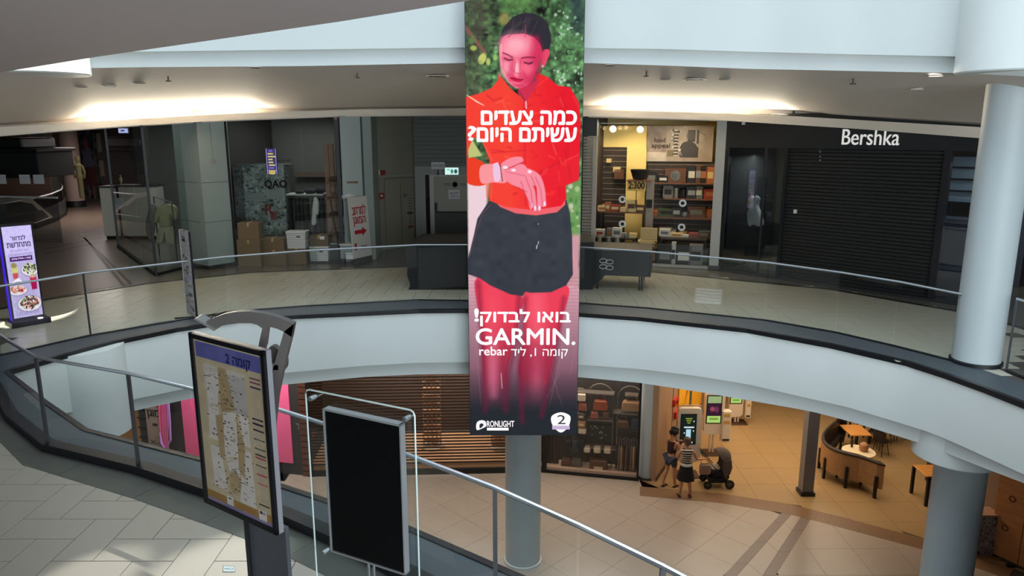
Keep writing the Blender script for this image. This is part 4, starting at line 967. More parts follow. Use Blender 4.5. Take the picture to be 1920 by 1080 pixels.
cv = Canvas(25, 13, 50, 26, (205, 245, 238)); cv.ell(13, 7, 2.5, 4, (70, 130, 120)); cv.ell(20, 7, 3, 4, (40, 90, 84)); cv.rect(4, 3, 9, 5, (120, 190, 180)); panel('lit_face', cv, lambda u, v: EW.P(r[0] + (r[1] - r[0]) * u, r[3] + (r[2] - r[3]) * v, .125), SCREEN, t)
# ================================================================== LEVEL 0 SHOPFRONTS (right)
CP0, CP1 = PZ(1118, 489), PZ(1340, 505)
PC = Plane((1.75, 20.45), (5.46, 19.35))
LC = (Vector((5.46, 19.35)) - Vector((1.75, 20.45))).length
CREAM = mat('cream_shop_wall', (222, 196, 130), .6); TRIMG = mat('grey_shop_trim', (158, 152, 142), .5)
t = thing('rolled_shutter', 'grey ribbed shutter strip with a black box above, beside the tall screen', 'shutter', base_of(PC, -.2))
r = PC.R(1092, 255, 1113, 480)
zb1 = PC.hit(1100, 255)[1]; n = 40
mb = MB()
for k in range(n): z = .02 + (zb1 - .02) * k / n; mb.pbox(PC, r[0], r[1] - .03, z, z + zb1 / n * .75, -.05, .02)
obj('curtain', mb, mat('shutter_grey', (132, 130, 120), .5), t); obj('box', MB().pbox(PC, r[0], r[1] + .05, zb1, 3.95, -.3, .04), DARKB, t)
flat('guide', PC, (r[1] - .04, r[1] + .05, 0, zb1), -.06, .05, TRIMG, t)
t = thing('cookware_shopfront', 'brightly lit cookware shopfront with glass between two pale grey pillars', 'shop front', base_of(PC, 2))
aL = PC.hit(1117, 350)[0]; aR = PC.hit(1338, 350)[0]
for k in range(2): pane(PC, aL + (aR - aL) * k / 2 + .01, aL + (aR - aL) * (k + 1) / 2 - .01, .05, 3.95, m=glass('clear_glass', (.97, .97, .96), .035), parent=t)
flat('frame_base', PC, (aL, aR, 0, .08), -.04, .04, TRIMG, t); flat('frame_side', PC, (aL - .03, aL + .02, 0, 3.95), -.04, .04, FRAMEW, t)
aR2 = PC.hit(1361, 400)[0]; t = thing('square_pillar', 'pale grey pillar between the cookware shop and the black shopfront', 'pillar', base_of(PC, aR + .2))
flat('shaft', PC, (aR, aR2, 0, 4.1), -1.2, .1, mat('pillar_grey', (168, 166, 158), .5), t); flat('skirting', PC, (aR - .01, aR2 + .01, 0, .12), -1.2, .12, DARKW, t)
# ring stickers on the glass
for (x, y), wh in (((1167, 374), 'upper left'), ((1280, 381), 'upper right'), ((1167, 420), 'lower left'), ((1278, 426), 'lower right')):
    a, z = PC.hit(x, y, .01); M = Matrix.Rotation(PC.ang, 4, 'Z') @ Matrix.Rotation(math.radians(90), 4, 'X'); c = PC.P(a, z, .012)
    o = obj('ring_sticker', MB().lathe([(.1, 0), (.1, .004), (.05, .004), (.05, 0)], tuple(c), 24, M=M, cap=False), PLAST); mb = MB().lathe([(0, .002), (.05, .002)], tuple(c), 20, M=M)
    centre(o); tag(o, 'white ring sticker on the cookware shop glass, %s of the four' % wh, 'sticker', 'ring stickers on the shop glass')
# shop interior
struct('wall_cookware', MB().pbox(PC, aL - .6, aR + .8, 0, 4.2, -3.7, -3.6), CREAM)
struct('wall_cookware_side', MB().pbox(PC, aR + .1, aR + .2, 0, 4.2, -3.6, -.1), CREAM)
struct('wall_cookware_left', MB().pbox(PC, aL - .4, aL - .3, 0, 4.2, -3.6, -.1), mat('dark_cocoa', (50, 40, 34), .7))
struct('floor_cookware', MB().pbox(PC, aL - .3, aR + .1, -.005, .003, -3.6, -.05), mat('shop_wood_floor', (120, 92, 64), .4))
for q, w_ in ((.9, 45), (2.6, 45)): 
    c = PC.P(q, 3.9, -1.6); area('cookware_shop_lamp', tuple(c), (0, 0, 0), .8, .8, w_, (1, .84, .58))
def rows(d): return PC, d
BW = -2.9      # display wall depth
DKW = mat('slat_wall_brown', (52, 40, 32), .6); SH = mat('slat_wall_strip', (150, 134, 112), .4); SHW = wood('shelf_wood', (96, 60, 42), (130, 84, 60), .5)
flat_ = lambda nm, r, d0, d1, m, p: flat(nm, PC, r, d0, d1, m, p)
t = thing('slat_wall', 'dark slatted display wall at the left of the lit cookware shop', 'display wall', base_of(PC, 1, BW))
r = PC.R(1112, 276, 1175, 420, BW); flat_('board', (r[0], r[1], 0, r[3]), BW - .08, BW, DKW, t)
for k in range(14): z = r[3] - .1 - k * .17; flat_('slat_strip', (r[0], r[1], z, z + .015), BW, BW + .012, SH, t)
t = thing('slat_wall', 'wide dark slatted display wall with four red-brown shelves on the right', 'display wall', base_of(PC, 3, BW))
r = PC.R(1211, 303, 1342, 480, BW); flat_('board', (r[0], r[1], 0, r[3]), BW - .08, BW, DKW, t)
for k in range(20): z = r[3] - .1 - k * .15; flat_('slat_strip', (r[0], r[1], z, z + .012), BW, BW + .012, SH, t)
SHZ = []
for y, x0 in ((343, 1211), (373, 1245), (408, 1211), (443, 1235)):
    q = PC.R(x0, y, 1340, y + 2, BW + .35); SHZ.append(q[3]); flat_('shelf', (q[0], q[1], q[3] - .035, q[3]), BW, BW + .4, SHW, t)
q = PC.R(1211, 337, 1225, 430, -1.9); t = thing('grey_post', 'grey square post with notices in the middle of the cookware shop', 'post', base_of(PC, q[0], -1.9, .003)); flat_('shaft', (q[0], q[1], 0.003, PC.hit(1218, 337, -1.9)[1]), -2.0, -1.9, mat('post_grey', (150, 142, 132), .6), t)
q = PC.R(1212, 374, 1223, 390, -1.9); flat_('framed_notice', q, -1.9, -1.88, BLACKM, t)
flat('cream_fascia', PC, PC.R(1125, 236, 1213, 276, BW), BW - .1, BW + .02, mat('lit_cream', (236, 208, 128), .6)); o = SC.objects['cream_fascia']; tag(centre(o), 'lit cream panel high on the left wall of the cookware shop', 'wall panel')
q = PC.R(1176, 276, 1212, 345, BW); flat('cream_pier', PC, (q[0], q[1], 0, q[3]), BW - .1, BW + .15, mat('lit_cream', (236, 208, 128), .6)); tag(centre(SC.objects['cream_pier']), 'cream pier between the two dark slatted walls of the shop', 'pillar')
# poster
t = thing('wall_poster', 'large grey-brown poster of a black pot above the slatted wall', 'poster', base_of(PC, 3, BW + .05, 3.0))
cv = Canvas(126, 68, 252, 136, (150, 134, 122)); cv.rect(0, 50, 42, 68, (190, 178, 164)); cv.rect(38, 0, 126, 68, (166, 152, 138), .8); cv.noise(8, (7, 7, 7), 3)
cv.rect(40, 46, 52, 58, (120, 110, 80)); cv.ell(80, 44, 17, 15, (62, 56, 56), .05); cv.rect(64, 40, 99, 60, (66, 60, 60)); cv.rect(78, 8, 92, 30, (64, 58, 58)); cv.rect(95, 8, 99, 34, (70, 64, 62)); cv.ell(84, 18, 9, 9, (90, 84, 80), .2, .6)
for k in range(26): cv.ell(44 + r_.uniform(0, 22), 8 + k * 2.2 % 50, r_.uniform(1, 3), r_.uniform(1, 2.4), r_.choice(((90, 82, 70), (196, 186, 170), (70, 64, 58), (206, 198, 186))), .5)
for k in range(8): cv.ell(56, 12 + k * 6, 5, 2.2, (60, 54, 50), .3); cv.ell(56, 14 + k * 6, 4, 1, (200, 190, 176), .3)
cv.line([(97, 10), (112, 18)], 1.2, (100, 90, 80)); cv.line([(66, 34), (62, 44), (68, 56)], 1.0, (214, 206, 190))
q = PC.R(1213, 236, 1337, 303, BW + .05); panel('print', cv, lambda u, v: PC.P(q[0] + (q[1] - q[0]) * u, q[3] + (q[2] - q[3]) * v, BW + .05), PRINT, t)
INK = mat('print_ink', (52, 40, 34), .7); c = PC.P(q[0] + .38, q[3] - .42, BW + .06); text('food', INK, c, PC.u, UP, h=.13, parent=t, bold=.01); c = PC.P(q[0] + .42, q[3] - .6, BW + .06); text('appeal', INK, c, PC.u, UP, w=.55, h=.17, parent=t, bold=.01)
# track spots
t = thing('track_light', 'ceiling track with two glowing spotlights and smaller dark ones', 'light', base_of(PC, 1, BW + .6, 3.8))
qa = PC.hit(1118, 232, BW + .6); qb = PC.hit(1212, 236, BW + .6); flat_('track', (qa[0], qb[0], qa[1], qa[1] + .03), BW + .58, BW + .62, TRIMG, t)
for x, y, lit in ((1150, 241, 1), (1201, 242, 1), (1124, 238, 0), (1134, 240, 0), (1163, 239, 0), (1174, 239, 0)):
    a, z = PC.hit(x, y, BW + .6); c = PC.P(a, z, BW + .6); M = Matrix.Rotation(PC.ang, 4, 'Z') @ Matrix.Rotation(math.radians(100), 4, 'X')
    s = 1 if lit else .55; o = obj('spotlight', MB().lathe([(.03 * s, -.16 * s), (.09 * s, -.1 * s), (.11 * s, .08 * s), (.10 * s, .08 * s), (.09 * s, .06 * s)], tuple(c), 16, M=M), TRIMG, t, smooth=True)
    obj('lens', MB().lathe([(0, .07 * s), (.1 * s, .07 * s)], tuple(c), 16, M=M), mat('spot_glow', (255, 240, 205), emit=7) if lit else mat('dull_lens', (190, 170, 130), .3), o if False else t)
# price card
q = PC.R(1176, 337, 1211, 358, -1.7); t = thing('price_card', 'yellow price card reading 2:300 standing over the shop tables', 'sign', base_of(PC, q[0], -1.7, q[2])); flat_('card', q, -1.72, -1.7, mat('price_yellow', (226, 190, 96), .6), t); text('2:300', INK, PC.P((q[0] + q[1]) / 2, (q[2] + q[3]) / 2, -1.69), PC.u, UP, w=(q[1] - q[0]) * .86, h=(q[3] - q[2]) * .6, parent=t, bold=.03)
flat_('support', ((q[0] + q[1]) / 2 - .01, (q[0] + q[1]) / 2 + .01, q[2] - .5, q[2]), -1.73, -1.71, BLACKM, t)
# tables carrying the stock
def stand(name, lab, cat, x0, x1, y, d, dep, m):
    a0, z = PC.hit(x0, y, d); a1, _ = PC.hit(x1, y, d); t = thing(name, lab, cat, base_of(PC, (a0 + a1) / 2, d, .003))
    flat_('top', (a0, a1, z - .04, z), d - dep, d, m, t)
    for a in (a0, a1 - .05): 
        for dd in (d - .05, d - dep): flat_('leg', (a, a + .05, .003, z - .04), dd, dd + .05, BLACKM, t)
    return z
z_t = stand('display_table', 'wooden display table in the lit middle of the cookware shop', 'table', 1122, 1208, 396, -1.7, .8, SHW)
z_f = stand('display_table', 'low dark display table at the front left of the cookware shop', 'table', 1116, 1190, 445, -.5, .7, DKW)
z_g = stand('display_table', 'low wooden stool table carrying pale paper bags at the window', 'table', 1194, 1232, 463, -.5, .5, SHW)
z_h = stand('display_table', 'low dark display table at the front right of the cookware shop', 'table', 1238, 1325, 446, -.5, .7, DKW)
# stock: boxes, pans, pots, jars
cols = {'black': (34, 32, 32), 'brown': (96, 62, 42), 'white': (206, 200, 188), 'copper': (170, 104, 62), 'cream': (214, 190, 132), 'red': (150, 56, 40), 'grey': (110, 110, 106), 'green': (70, 84, 52), 'steel': (168, 166, 160)}
def cm(c): return mat('stock_' + c, cols[c], .35 if c in ('black', 'copper') else .5, metal=.8 if c == 'steel' else 0)
def bx(a, z, d, w, h, c, label, face=None, dep=.22):
    t = thing('boxed_pan' if face == 'pan' else 'box', label, 'box', tuple(PC.P(a, z, d)))
    obj('body', MB().pbox(PC, a - w / 2, a + w / 2, z, z + h, d - dep, d), cm(c), t)
    if face: 
        M = Matrix.Rotation(PC.ang, 4, 'Z') @ Matrix.Rotation(math.radians(90), 4, 'X'); o = PC.P(a, z + h / 2, d + .003)
        if face == 'pan': obj('print', MB().lathe([(.0, .001), (min(w, h) * .36, .001)], tuple(o), 14, M=M), cm('steel' if c != 'white' else 'black'), t)
        else: obj('label', MB().pbox(PC, a - w * .35, a + w * .35, z + h * .3, z + h * .7, d, d + .004), cm(face), t)
    return t
def pot(a, z, d, r, h, c, label, lid=True, nm='pot'):
    t = thing(nm, label, nm, tuple(PC.P(a, z, d)))
    o = PC.P(a, z, d); obj('body', MB().lathe([(r * .9, 0), (r, h * .15), (r, h), (r * .95, h), (r * .9, h * .2)], tuple(o), 14), cm(c), t, smooth=True)
    if lid: obj('lid', MB().lathe([(r * 1.02, h), (r * .6, h + r * .2), (0, h + r * .28)], tuple(o), 14), cm(c), t, smooth=True); obj('knob', MB().lathe([(0, h + r * .28), (r * .15, h + r * .4), (0, h + r * .5)], tuple(o), 8), cm('steel'), t)
    else: obj('handle', MB().tube([o + PC.u * r + UP * h * .8, o + PC.u * (r * 2.6) + UP * h * .95], .014, 6), cm('black'), t)
    return t
aw = lambda x, y, d: PC.hit(x, y, d)[0]
# right wall shelves
dR = BW + .3
names = ('first (top)', 'second', 'third', 'fourth (lowest)')
items = [
 [('box', 1219, .42, .3, 'black', 'grey'), ('box', 1243, .3, .2, 'black', 'white'), ('pan', 1266, .62, .42, 'brown', None), ('box', 1296, .26, .5, 'black', 'white'), ('box', 1309, .22, .52, 'brown', 'steel'), ('box', 1319, .2, .5, 'black', 'copper'), ('box', 1331, .24, .48, 'copper', 'cream')],
 [('box', 1252, .3, .38, 'grey', 'black'), ('pot', 1266, .1, .3, 'steel', None), ('pot', 1280, .14, .26, 'black', None), ('box', 1296, .3, .36, 'black', 'steel'), ('box', 1310, .22, .38, 'grey', 'white'), ('box', 1330, .34, .3, 'red', 'copper')],
 [('pot', 1230, .14, .16, 'copper', None), ('box', 1249, .5, .26, 'green', 'black'), ('box', 1268, .28, .3, 'black', 'steel'), ('pan', 1284, .3, .2, 'black', None), ('box', 1305, .52, .34, 'brown', 'grey'), ('pot', 1329, .15, .26, 'copper', None)],
 [('box', 1247, .4, .24, 'white', 'grey'), ('box', 1262, .2, .22, 'grey', 'white'), ('pot', 1280, .17, .1, 'cream', None), ('box', 1300, .4, .12, 'red', None), ('pot', 1322, .16, .14, 'green', None)]]
ordn = ('first', 'second', 'third', 'fourth', 'fifth', 'sixth', 'seventh')
for s, row in enumerate(items):
    for k, (kd, x, w, h, c, f) in enumerate(row):
        z = SHZ[s] + .002; yv = proj(PC.P(2, z, dR))[1]; a = aw(x, yv, dR)
        lab = '%s %s, %s from left on the %s shelf of the right slatted wall' % (c, {'box': 'box', 'pan': 'boxed pan', 'pot': 'pot'}[kd], ordn[k], names[s].split(' (')[0])
        if kd == 'pot': pot(a, z, dR - .18, w, h, c, lab)
        else: bx(a, z, dR, w, h, c, lab, 'pan' if kd == 'pan' else f)
# hanging baskets / dark pot above left table
a, z = PC.hit(1200, 337, -1.85); q = PC.P(a, z, -1.85)
t = thing('planter', 'dark ribbed basin standing on the grey shelf above the price card', 'basin', tuple(q)); obj('bowl', MB().lathe([(.2, 0), (.3, .3), (.27, .3), (.18, .04)], tuple(q), 18), cm('black'), t, smooth=True); obj('support_shelf', MB().pbox(PC, a - .35, a + .35, z - .04, z, -2.15, -1.55), SHW, t)
# left column of small items on the slatted wall
q_ = [(1121, 292, 'copper'), (1121, 302, 'copper'), (1122, 318, 'grey'), (1122, 330, 'white'), (1122, 342, 'cream'), (1121, 352, 'white'), (1121, 364, 'grey'), (1121, 381, 'white')]
for k, (x, y, c) in enumerate(q_):
    a, z = PC.hit(x, y, BW + .2); bx(a, z, BW + .2, .16, .13, c, '%s small packet hooked %s from top at the far left of the slatted wall' % (c, ordn[k] if k < 7 else 'last'), None, .19)
for x, y, w, h, c, lab in ((1141, 305, .14, .12, 'cream', 'cream ladle set hooked high on the left slatted wall'), (1156, 322, .22, .14, 'cream', 'cream packet hooked in the middle of the left slatted wall'), (1160, 336, .3, .3, 'brown', 'brown bag hooked low on the left slatted wall')):
    a, z = PC.hit(x, y, BW + .2); bx(a, z, BW + .2, w, h, c, lab, None, .19)
# table goods
def on(x, z, d): return PC.hit(x, proj(PC.P(1.5, z, d))[1], d)[0]
for k, (x, w, h, c, f) in enumerate(((1129, .28, .16, 'cream', 'copper'), (1139, .16, .26, 'copper', 'cream'), (1153, .3, .2, 'red', 'cream'), (1168, .34, .12, 'cream', None), (1183, .3, .34, 'cream', 'brown'), (1200, .26, .2, 'brown', 'cream'))):
    bx(on(x, z_t, -1.75), z_t + .002, -1.75, w, h, c, '%s box on the wooden middle table, %s from the left' % (c, ordn[k]), f)
for k, (x, r, h, c) in enumerate(((1134, .1, .16, 'copper'), (1160, .12, .1, 'black'), (1176, .13, .12, 'steel'), (1194, .1, .14, 'cream'))):
    pot(on(x, z_t, -2.2), z_t + .002, -2.2, r, h, c, '%s pot at the back of the wooden middle table, %s from the left' % (c, ordn[k]))
for k, (x, w, h, c, f) in enumerate(((1124, .26, .2, 'white', 'red'), (1142, .16, .24, 'grey', 'copper'), (1156, .26, .26, 'white', 'grey'), (1172, .22, .12, 'steel', None), (1184, .26, .12, 'cream', None))):
    bx(on(x, z_f, -.7), z_f + .002, -.7, w, h, c, '%s box on the low dark table by the window, %s from the left' % (c, ordn[k]), f)
# glass jugs in two rows inside the window, bottom left
for row, y in enumerate((447, 464)):
    for k, x in enumerate((1124, 1141, 1157)):
        d = -.18; a, z = PC.hit(x, y + 12, d); o = PC.P(a, max(z, .01), d)
        t = thing('jug', 'grey steel jug, %s of the %s row in the shop window' % (('left one', 'middle one', 'right one')[k], ('upper', 'lower')[row]), 'jug', tuple(o))
        obj('body', MB().lathe([(.09, 0), (.1, .03), (.06, .17), (.07, .22), (.06, .22)], tuple(o), 12), cm('steel'), t, smooth=True); obj('handle', MB().tube([o + PC.u * .06 + UP * .2, o + PC.u * .12 + UP * .16, o + PC.u * .11 + UP * .06, o + PC.u * .09 + UP * .04], .01, 5), cm('black'), t)
a0, z0_ = PC.hit(1116, 476, -.05); a1, _ = PC.hit(1168, 476, -.05)
t = thing('window_shelf', 'three-tier dark shelf holding the steel jugs in the shop window', 'shelf', base_of(PC, a0, -.3, .003))
for y in (459, 476, 495): zz_ = max(.03, PC.hit(1140, y, -.18)[1]); flat_('board', (a0, a1, zz_ - .025, zz_ - .002), -.38, -.08, BLACKM, t)
for a in (a0, a1 - .02): flat_('side', (a, a + .02, .003, PC.hit(1140, 440, -.3)[1]), -.38, -.36, BLACKM, t)
# dark boxed sets across the window foot
for k, (x, y, w, h, c, f) in enumerate(((1179, 489, .38, .5, 'black', 'steel'), (1246, 489, .4, .44, 'black', 'grey'), (1262, 489, .12, .5, 'steel', 'black'), (1281, 490, .42, .42, 'black', 'white'), (1304, 491, .36, .46, 'grey', 'black'), (1327, 493, .42, .36, 'black', 'green'))):
    a, z = PC.hit(x, y, -.15); bx(a, .004, -.15, w, max(z, 0) + h, c, '%s boxed set standing at the foot of the window, %s from the left' % (c, ordn[k]), f, .25)
for k, (x, w, h, c, f) in enumerate(((1246, .3, .2, 'white', 'grey'), (1268, .34, .1, 'cream', 'copper'), (1284, .3, .06, 'white', None), (1303, .34, .12, 'red', 'brown'), (1320, .3, .18, 'green', 'copper'))):
    bx(on(x, z_h, -.8), z_h + .002, -.8, w, h, c, '%s box on the front right low table, %s from the left' % (c, ordn[k]), f)
# paper bags
q = PC.R(1201, 428, 1232, 452, -.62); t = thing('paper_bag', 'large cream paper bag standing on the window stool table', 'bag', base_of(PC, q[0], -.7, z_g)); flat_('bag', (q[0], q[1], z_g + .2, q[3]), -.75, -.65, mat('paper', (196, 170, 120), .8), t)
PAP = mat('paper_pale', (226, 196, 132), .8)
for k in range(5):
    a = on(1213, z_g, -.75); tag(centre(obj('folded_bag', MB().rbox(-.24, .24, -.16, .16, 0, .035, .008, M=Matrix.Translation(PC.P(a + .03 * (-1) ** k, z_g + .002 + k * .038, -.8)) @ Matrix.Rotation(PC.ang + .1 * (k - 2), 4, 'Z')), PAP)), 'flat folded cream paper bag, %s from the bottom of its pile' % ordn[k], 'bag', 'folded paper bags')

# ---- black shopfront (D)
PD = Plane((5.57, 19.2), (9.55, 15.25)); LD = (Vector((9.55, 15.25)) - Vector((5.57, 19.2))).length
DB = mat('facade_black', (26, 28, 30), .3)
t = thing('black_shopfront', 'black shopfront with large white lettering and a closed shutter', 'shop front', base_of(PD, LD / 2))
aw2 = lambda x, y, d=0: PD.hit(x, y, d)[0]
aA, aB = aw2(1362, 260), aw2(1850, 300)
zh = PD.hit(1470, 270)[1]; zh2 = PD.hit(1760, 292)[1]; zh = (zh + zh2) / 2
flat('header', PD, (aA, aB + 1.5, zh, 4.05), -.1, .02, DB, t)
sL, sR = aw2(1468, 400), aw2(1757, 420)
flat('left_jamb', PD, (aA, aA + .1, 0, zh), -.15, .02, DB, t); flat('middle_jamb', PD, (sL - .06, sL + .02, 0, zh), -.15, .02, DB, t); flat('middle_jamb', PD, (sR - .02, sR + .12, 0, zh), -.15, .02, DB, t)
rw0, rw1 = sR + .12, aw2(1838, 420)
flat('right_jamb', PD, (rw1, rw1 + .16, 0, zh), -.15, .02, DB, t); flat('threshold', PD, (aA, rw1, 0, .04), -.2, .04, DARKB, t)
sm = mat('shutter_black', (22, 24, 25), .55)
n = 38
for k in range(n):
    z = .04 + (zh - .04) * k / n; h_ = (zh - .04) / n
    mb = MB(); mb.add([PD.P(a, zz_, d) for a in (sL, sR) for zz_, d in ((z, -.08), (z + .008, -.06), (z + h_ * .8, -.055), (z + h_ * .97, -.08))], [(0, 1, 5, 4), (1, 2, 6, 5), (2, 3, 7, 6)]); obj('shutter_slat', mb, sm, t)
r = PD.R(1488, 393, 1494, 400, -.04); flat('lock_plate', PD, r, -.06, -.03, PLAST, t); 
SG = glass('black_shop_glass', (.62, .66, .66), .14)
mL = (aA + .1 + sL - .06) / 2 - .1
pane(PD, aA + .1, mL + .35, .04, zh, m=SG, parent=t); pane(PD, mL + .37, sL - .06, .04, zh, m=SG, parent=t); pane(PD, rw0, rw1, .04, zh, m=SG, parent=t)
flat('window_frame', PD, (mL + .34, mL + .38, .04, zh), -.03, .02, DARKB, t)
a0, z0_ = PD.hit(1579, 267, .02); a1, z1_ = PD.hit(1686, 271, .02); cc = PD.P((a0 + a1) / 2, PD.hit(1632, 257, .02)[1], .025)
text('Bershka', mat('letters_white', (240, 240, 236), emit=.75), cc, PD.u, UP, w=a1 - a0, h=PD.hit(1632, 242, .02)[1] - PD.hit(1632, 272, .02)[1], parent=t, depth=.03)
r = PD.R(1392, 229, 1397, 234, .03); flat('small_lamp', PD, r, .02, .06, PLAST, t)
for k, y in enumerate((277, 283, 292, 299)): r = PD.R(1536, y, 1539, y + 3, -.04); flat('small_mark', PD, r, -.055, -.04, mat('mark_grey', (120, 120, 120), .5), t)
struct('wall_black_shop', MB().pbox(PD, aA - .2, sL, 0, 4.2, -3.2, -3.1), mat('black_shop_back', (48, 50, 50), .7)); struct('wall_black_shop_right', MB().pbox(PD, sR + .1, rw1 + .3, 0, 4.2, -3.2, -3.1), mat('black_shop_back2', (40, 46, 56), .7))
struct('wall_black_shop_left', MB().pbox(PD, aA - .02, aA + .0, 0, 4.2, -3.1, -.1), mat('black_shop_back', (48, 50, 50), .7)); struct('wall_black_shop_party', MB().pbox(PD, sL - .05, sL, 0, 4.2, -3.1, -.2), DARK)
flat('dark_cabinet', PD, (aA + .9, aA + 1.35, 0.002, 3.0), -2.6, -2.1, DARKB); tag(centre(SC.objects['dark_cabinet']), 'tall dark cabinet inside the left window of the black shopfront', 'cabinet')
def pdg(name, pts, th, d, m, lab, cat):
    mb = MB(); P2 = smoothpts([PD.hit(x, y, d) for x, y in pts], 3); n = len(P2); cx = sum(p[0] for p in P2) / n; cz = sum(p[1] for p in P2) / n
    vs, fs = [], []
    for sg in (1, -1):
        o = len(vs)
        for s, dd in ((1, 0), (.95, th * .35), (.75, th * .5)): vs += [PD.P(cx + (p[0] - cx) * s, cz + (p[1] - cz) * s, d + sg * dd) for p in P2]
        for k in range(2): fs += [(o + k * n + i, o + k * n + (i + 1) % n, o + (k + 1) * n + (i + 1) % n, o + (k + 1) * n + i) for i in range(n)]
        for tr in tessellate_polygon([[Vector((p[0], p[1], 0)) for p in P2]]): fs.append(tuple(o + 2 * n + i for i in tr))
    return tag(centre(obj(name, mb.add(vs, fs), m, smooth=True)), lab, cat)
pdg('white_dress', [(1410, 366), (1414, 370), (1419, 366), (1424, 372), (1421, 384), (1427, 402), (1431, 421), (1422, 425), (1413, 421), (1405, 424), (1402, 400), (1408, 384), (1406, 372)], .2, -1.0, PLAST, 'white dress hanging in the left window of the black shopfront', 'dress')
r = PD.R(1405, 364, 1434, 366, -1.0); flat('hang_rail', PD, (r[0] - .1, r[1] + .1, r[2], r[3]), -1.02, -.98, STEEL); tag(centre(SC.objects['hang_rail']), 'short steel bar above the white dress in the black shop window', 'rail')
# counters in the right window
r = PD.R(1765, 400, 1838, 500, -1.2); flat('counter', PD, (r[0] - .2, r[1] + .4, .002, PD.hit(1800, 412, -1.2)[1]), -1.9, -1.2, mat('counter_slate', (62, 66, 84), .4)); tag(centre(SC.objects['counter']), 'slate blue counter inside the right window of the black shopfront', 'counter')
t = thing('reflection_grid', 'pale shelf grid on the back wall, right window of the black shopfront', 'shelf', base_of(PD, rw0 + .4, -3.0, 1.5))  # modelled panel stands in for windows reflected in the shop glass
r = PD.R(1783, 292, 1830, 380, -3.0); flat('back_panel', PD, r, -3.08, -3.0, mat('reflection_pale', (112, 128, 140), .5), t)
for k in range(5): z = r[2] + (r[3] - r[2]) * k / 4; flat('shelf', PD, (r[0], r[1], z - .02, z + .02), -3.0, -2.85, BLACKM, t)
t = thing('window_reflection_grid', 'pale gridded panel imitating reflected windows in the left black shop window', 'window', base_of(PD, aA + .6, -3.0, 2))  # gridded panel put in to imitate windows mirrored by the glass
r = PD.R(1392, 288, 1418, 352, -3.0); flat('panel', PD, r, -3.08, -3.02, mat('window_reflection_pale', (176, 190, 186), .5), t)
for k in range(4): z = r[2] + (r[3] - r[2]) * k / 3; flat('glazing_bar', PD, (r[0], r[1], z - .03, z + .03), -3.02, -2.98, BLACKM, t)
for k in range(3): a = r[0] + (r[1] - r[0]) * k / 2; flat('glazing_bar', PD, (a - .03, a + .03, r[2], r[3]), -3.02, -2.98, BLACKM, t)
area("black_shop_light", tuple(PD.P(aA + .7, 3.0, -1.6)), (0, 0, 0), 1, 1, 26, (.9, 1, .98)); area('black_shop_light_right', tuple(PD.P(rw0 + .5, 3.0, -1.8)), (0, 0, 0), .8, 1, 22, (.85, .93, 1))

# ================================================================== THINGS ON THE FAR WALKWAY
# black covered kiosk behind the screen
KB = mat('black_cloth', (18, 20, 21), .75, noise=.15, nscale=4, bump=.3)
t = thing('covered_kiosk', 'long kiosk draped in black cloth behind the tall screen', 'kiosk', (.1, 17.3, .002))
yk = 16.75
L_ = [PY(x, y, yk) for x, y in ((760, 488), (764, 500), (763, 515), (768, 530), (770, 545), (766, 556), (766, 569))]
top = .98 + .12
outl = [(L_[0].x + .25, top), (L_[0].x, top - .12)] + [(p.x, p.z) for p in L_[1:-1]] + [(L_[-1].x, .004), (1.9, .004), (1.9, top + .02)]
obj('cloth', MB().ext(outl, 1.6, (0, yk, 0), Vector((1, 0, 0)), UP, Vector((0, 1, 0))), KB, t)
t = thing('display_trolley', 'black display trolley on thin legs with white sunglasses outlines', 'trolley', (2.5, 17.2, .002))
PT = Plane((1.55, 16.95), (3.35, 16.55)); R0 = PT.R(1100, 470, 1220, 552)
obj('body', MB().pbox(PT, R0[0] + .0, R0[1], .33, R0[3], -1.3, 0), mat('trolley_black', (22, 24, 26), .4), t)
obj('skirt', MB().ext([(R0[0], .34), (R0[0] + .45, .34), (R0[0] + .12, .02), (R0[0], .0)], .05, PT.P(0, 0, -.05), PT.u, UP, PT.n), mat('trolley_black', (22, 24, 26), .4), t)
for x in (1118, 1196, 1201): 
    a = PT.hit(x, 560)[0]
    for d in (-.04, -1.2): obj('leg', MB().pbox(PT, a, a + .035, .002, .34, d, d + .035), BLACKM, t)
GW = mat('outline_white', (190, 190, 188), .5)
for y, dy in ((489, 0), (500, 1)):
    for dx in (-6, 6):
        pts = []
        for k in range(13):
            q = 2 * PI * k / 12; a, z = PT.hit(1137 + dx + 7 * math.cos(q), y + (dx > 0) * 2 + 4 * math.sin(q), .01); pts.append(PT.P(a, z, .012))
        obj('glasses_print', MB().tube(pts[:-1], .009, 5, closed=True), GW, t)
# floor poster panel on glass (white reflection-like panel)
p = PZ(1330, 556); t = thing('floor_panel', 'white louvred floor panel on the walkway below the pillar', 'floor panel', (p.x, p.y, .004))
c4 = [PZ(x, y) for x, y in ((1303, 540), (1357, 545), (1354, 573), (1300, 569))]; obj('plate', MB().prism([(q.x, q.y) for q in c4], .004, .014), mat('panel_cream', (176, 178, 160), .5), t)
for k in range(5):
    u0, u1 = k / 5 + .03, k / 5 + .15; f = lambda u, v: c4[0] * (1 - u) * (1 - v) + c4[1] * u * (1 - v) + c4[2] * u * v + c4[3] * (1 - u) * v
    mb = MB(); qs = [f(.06, u0), f(.94, u0), f(.94, u1), f(.06, u1)]; mb.prism([(q.x, q.y) for q in qs], .014, .022); obj('louvre', mb, PLAST, t)
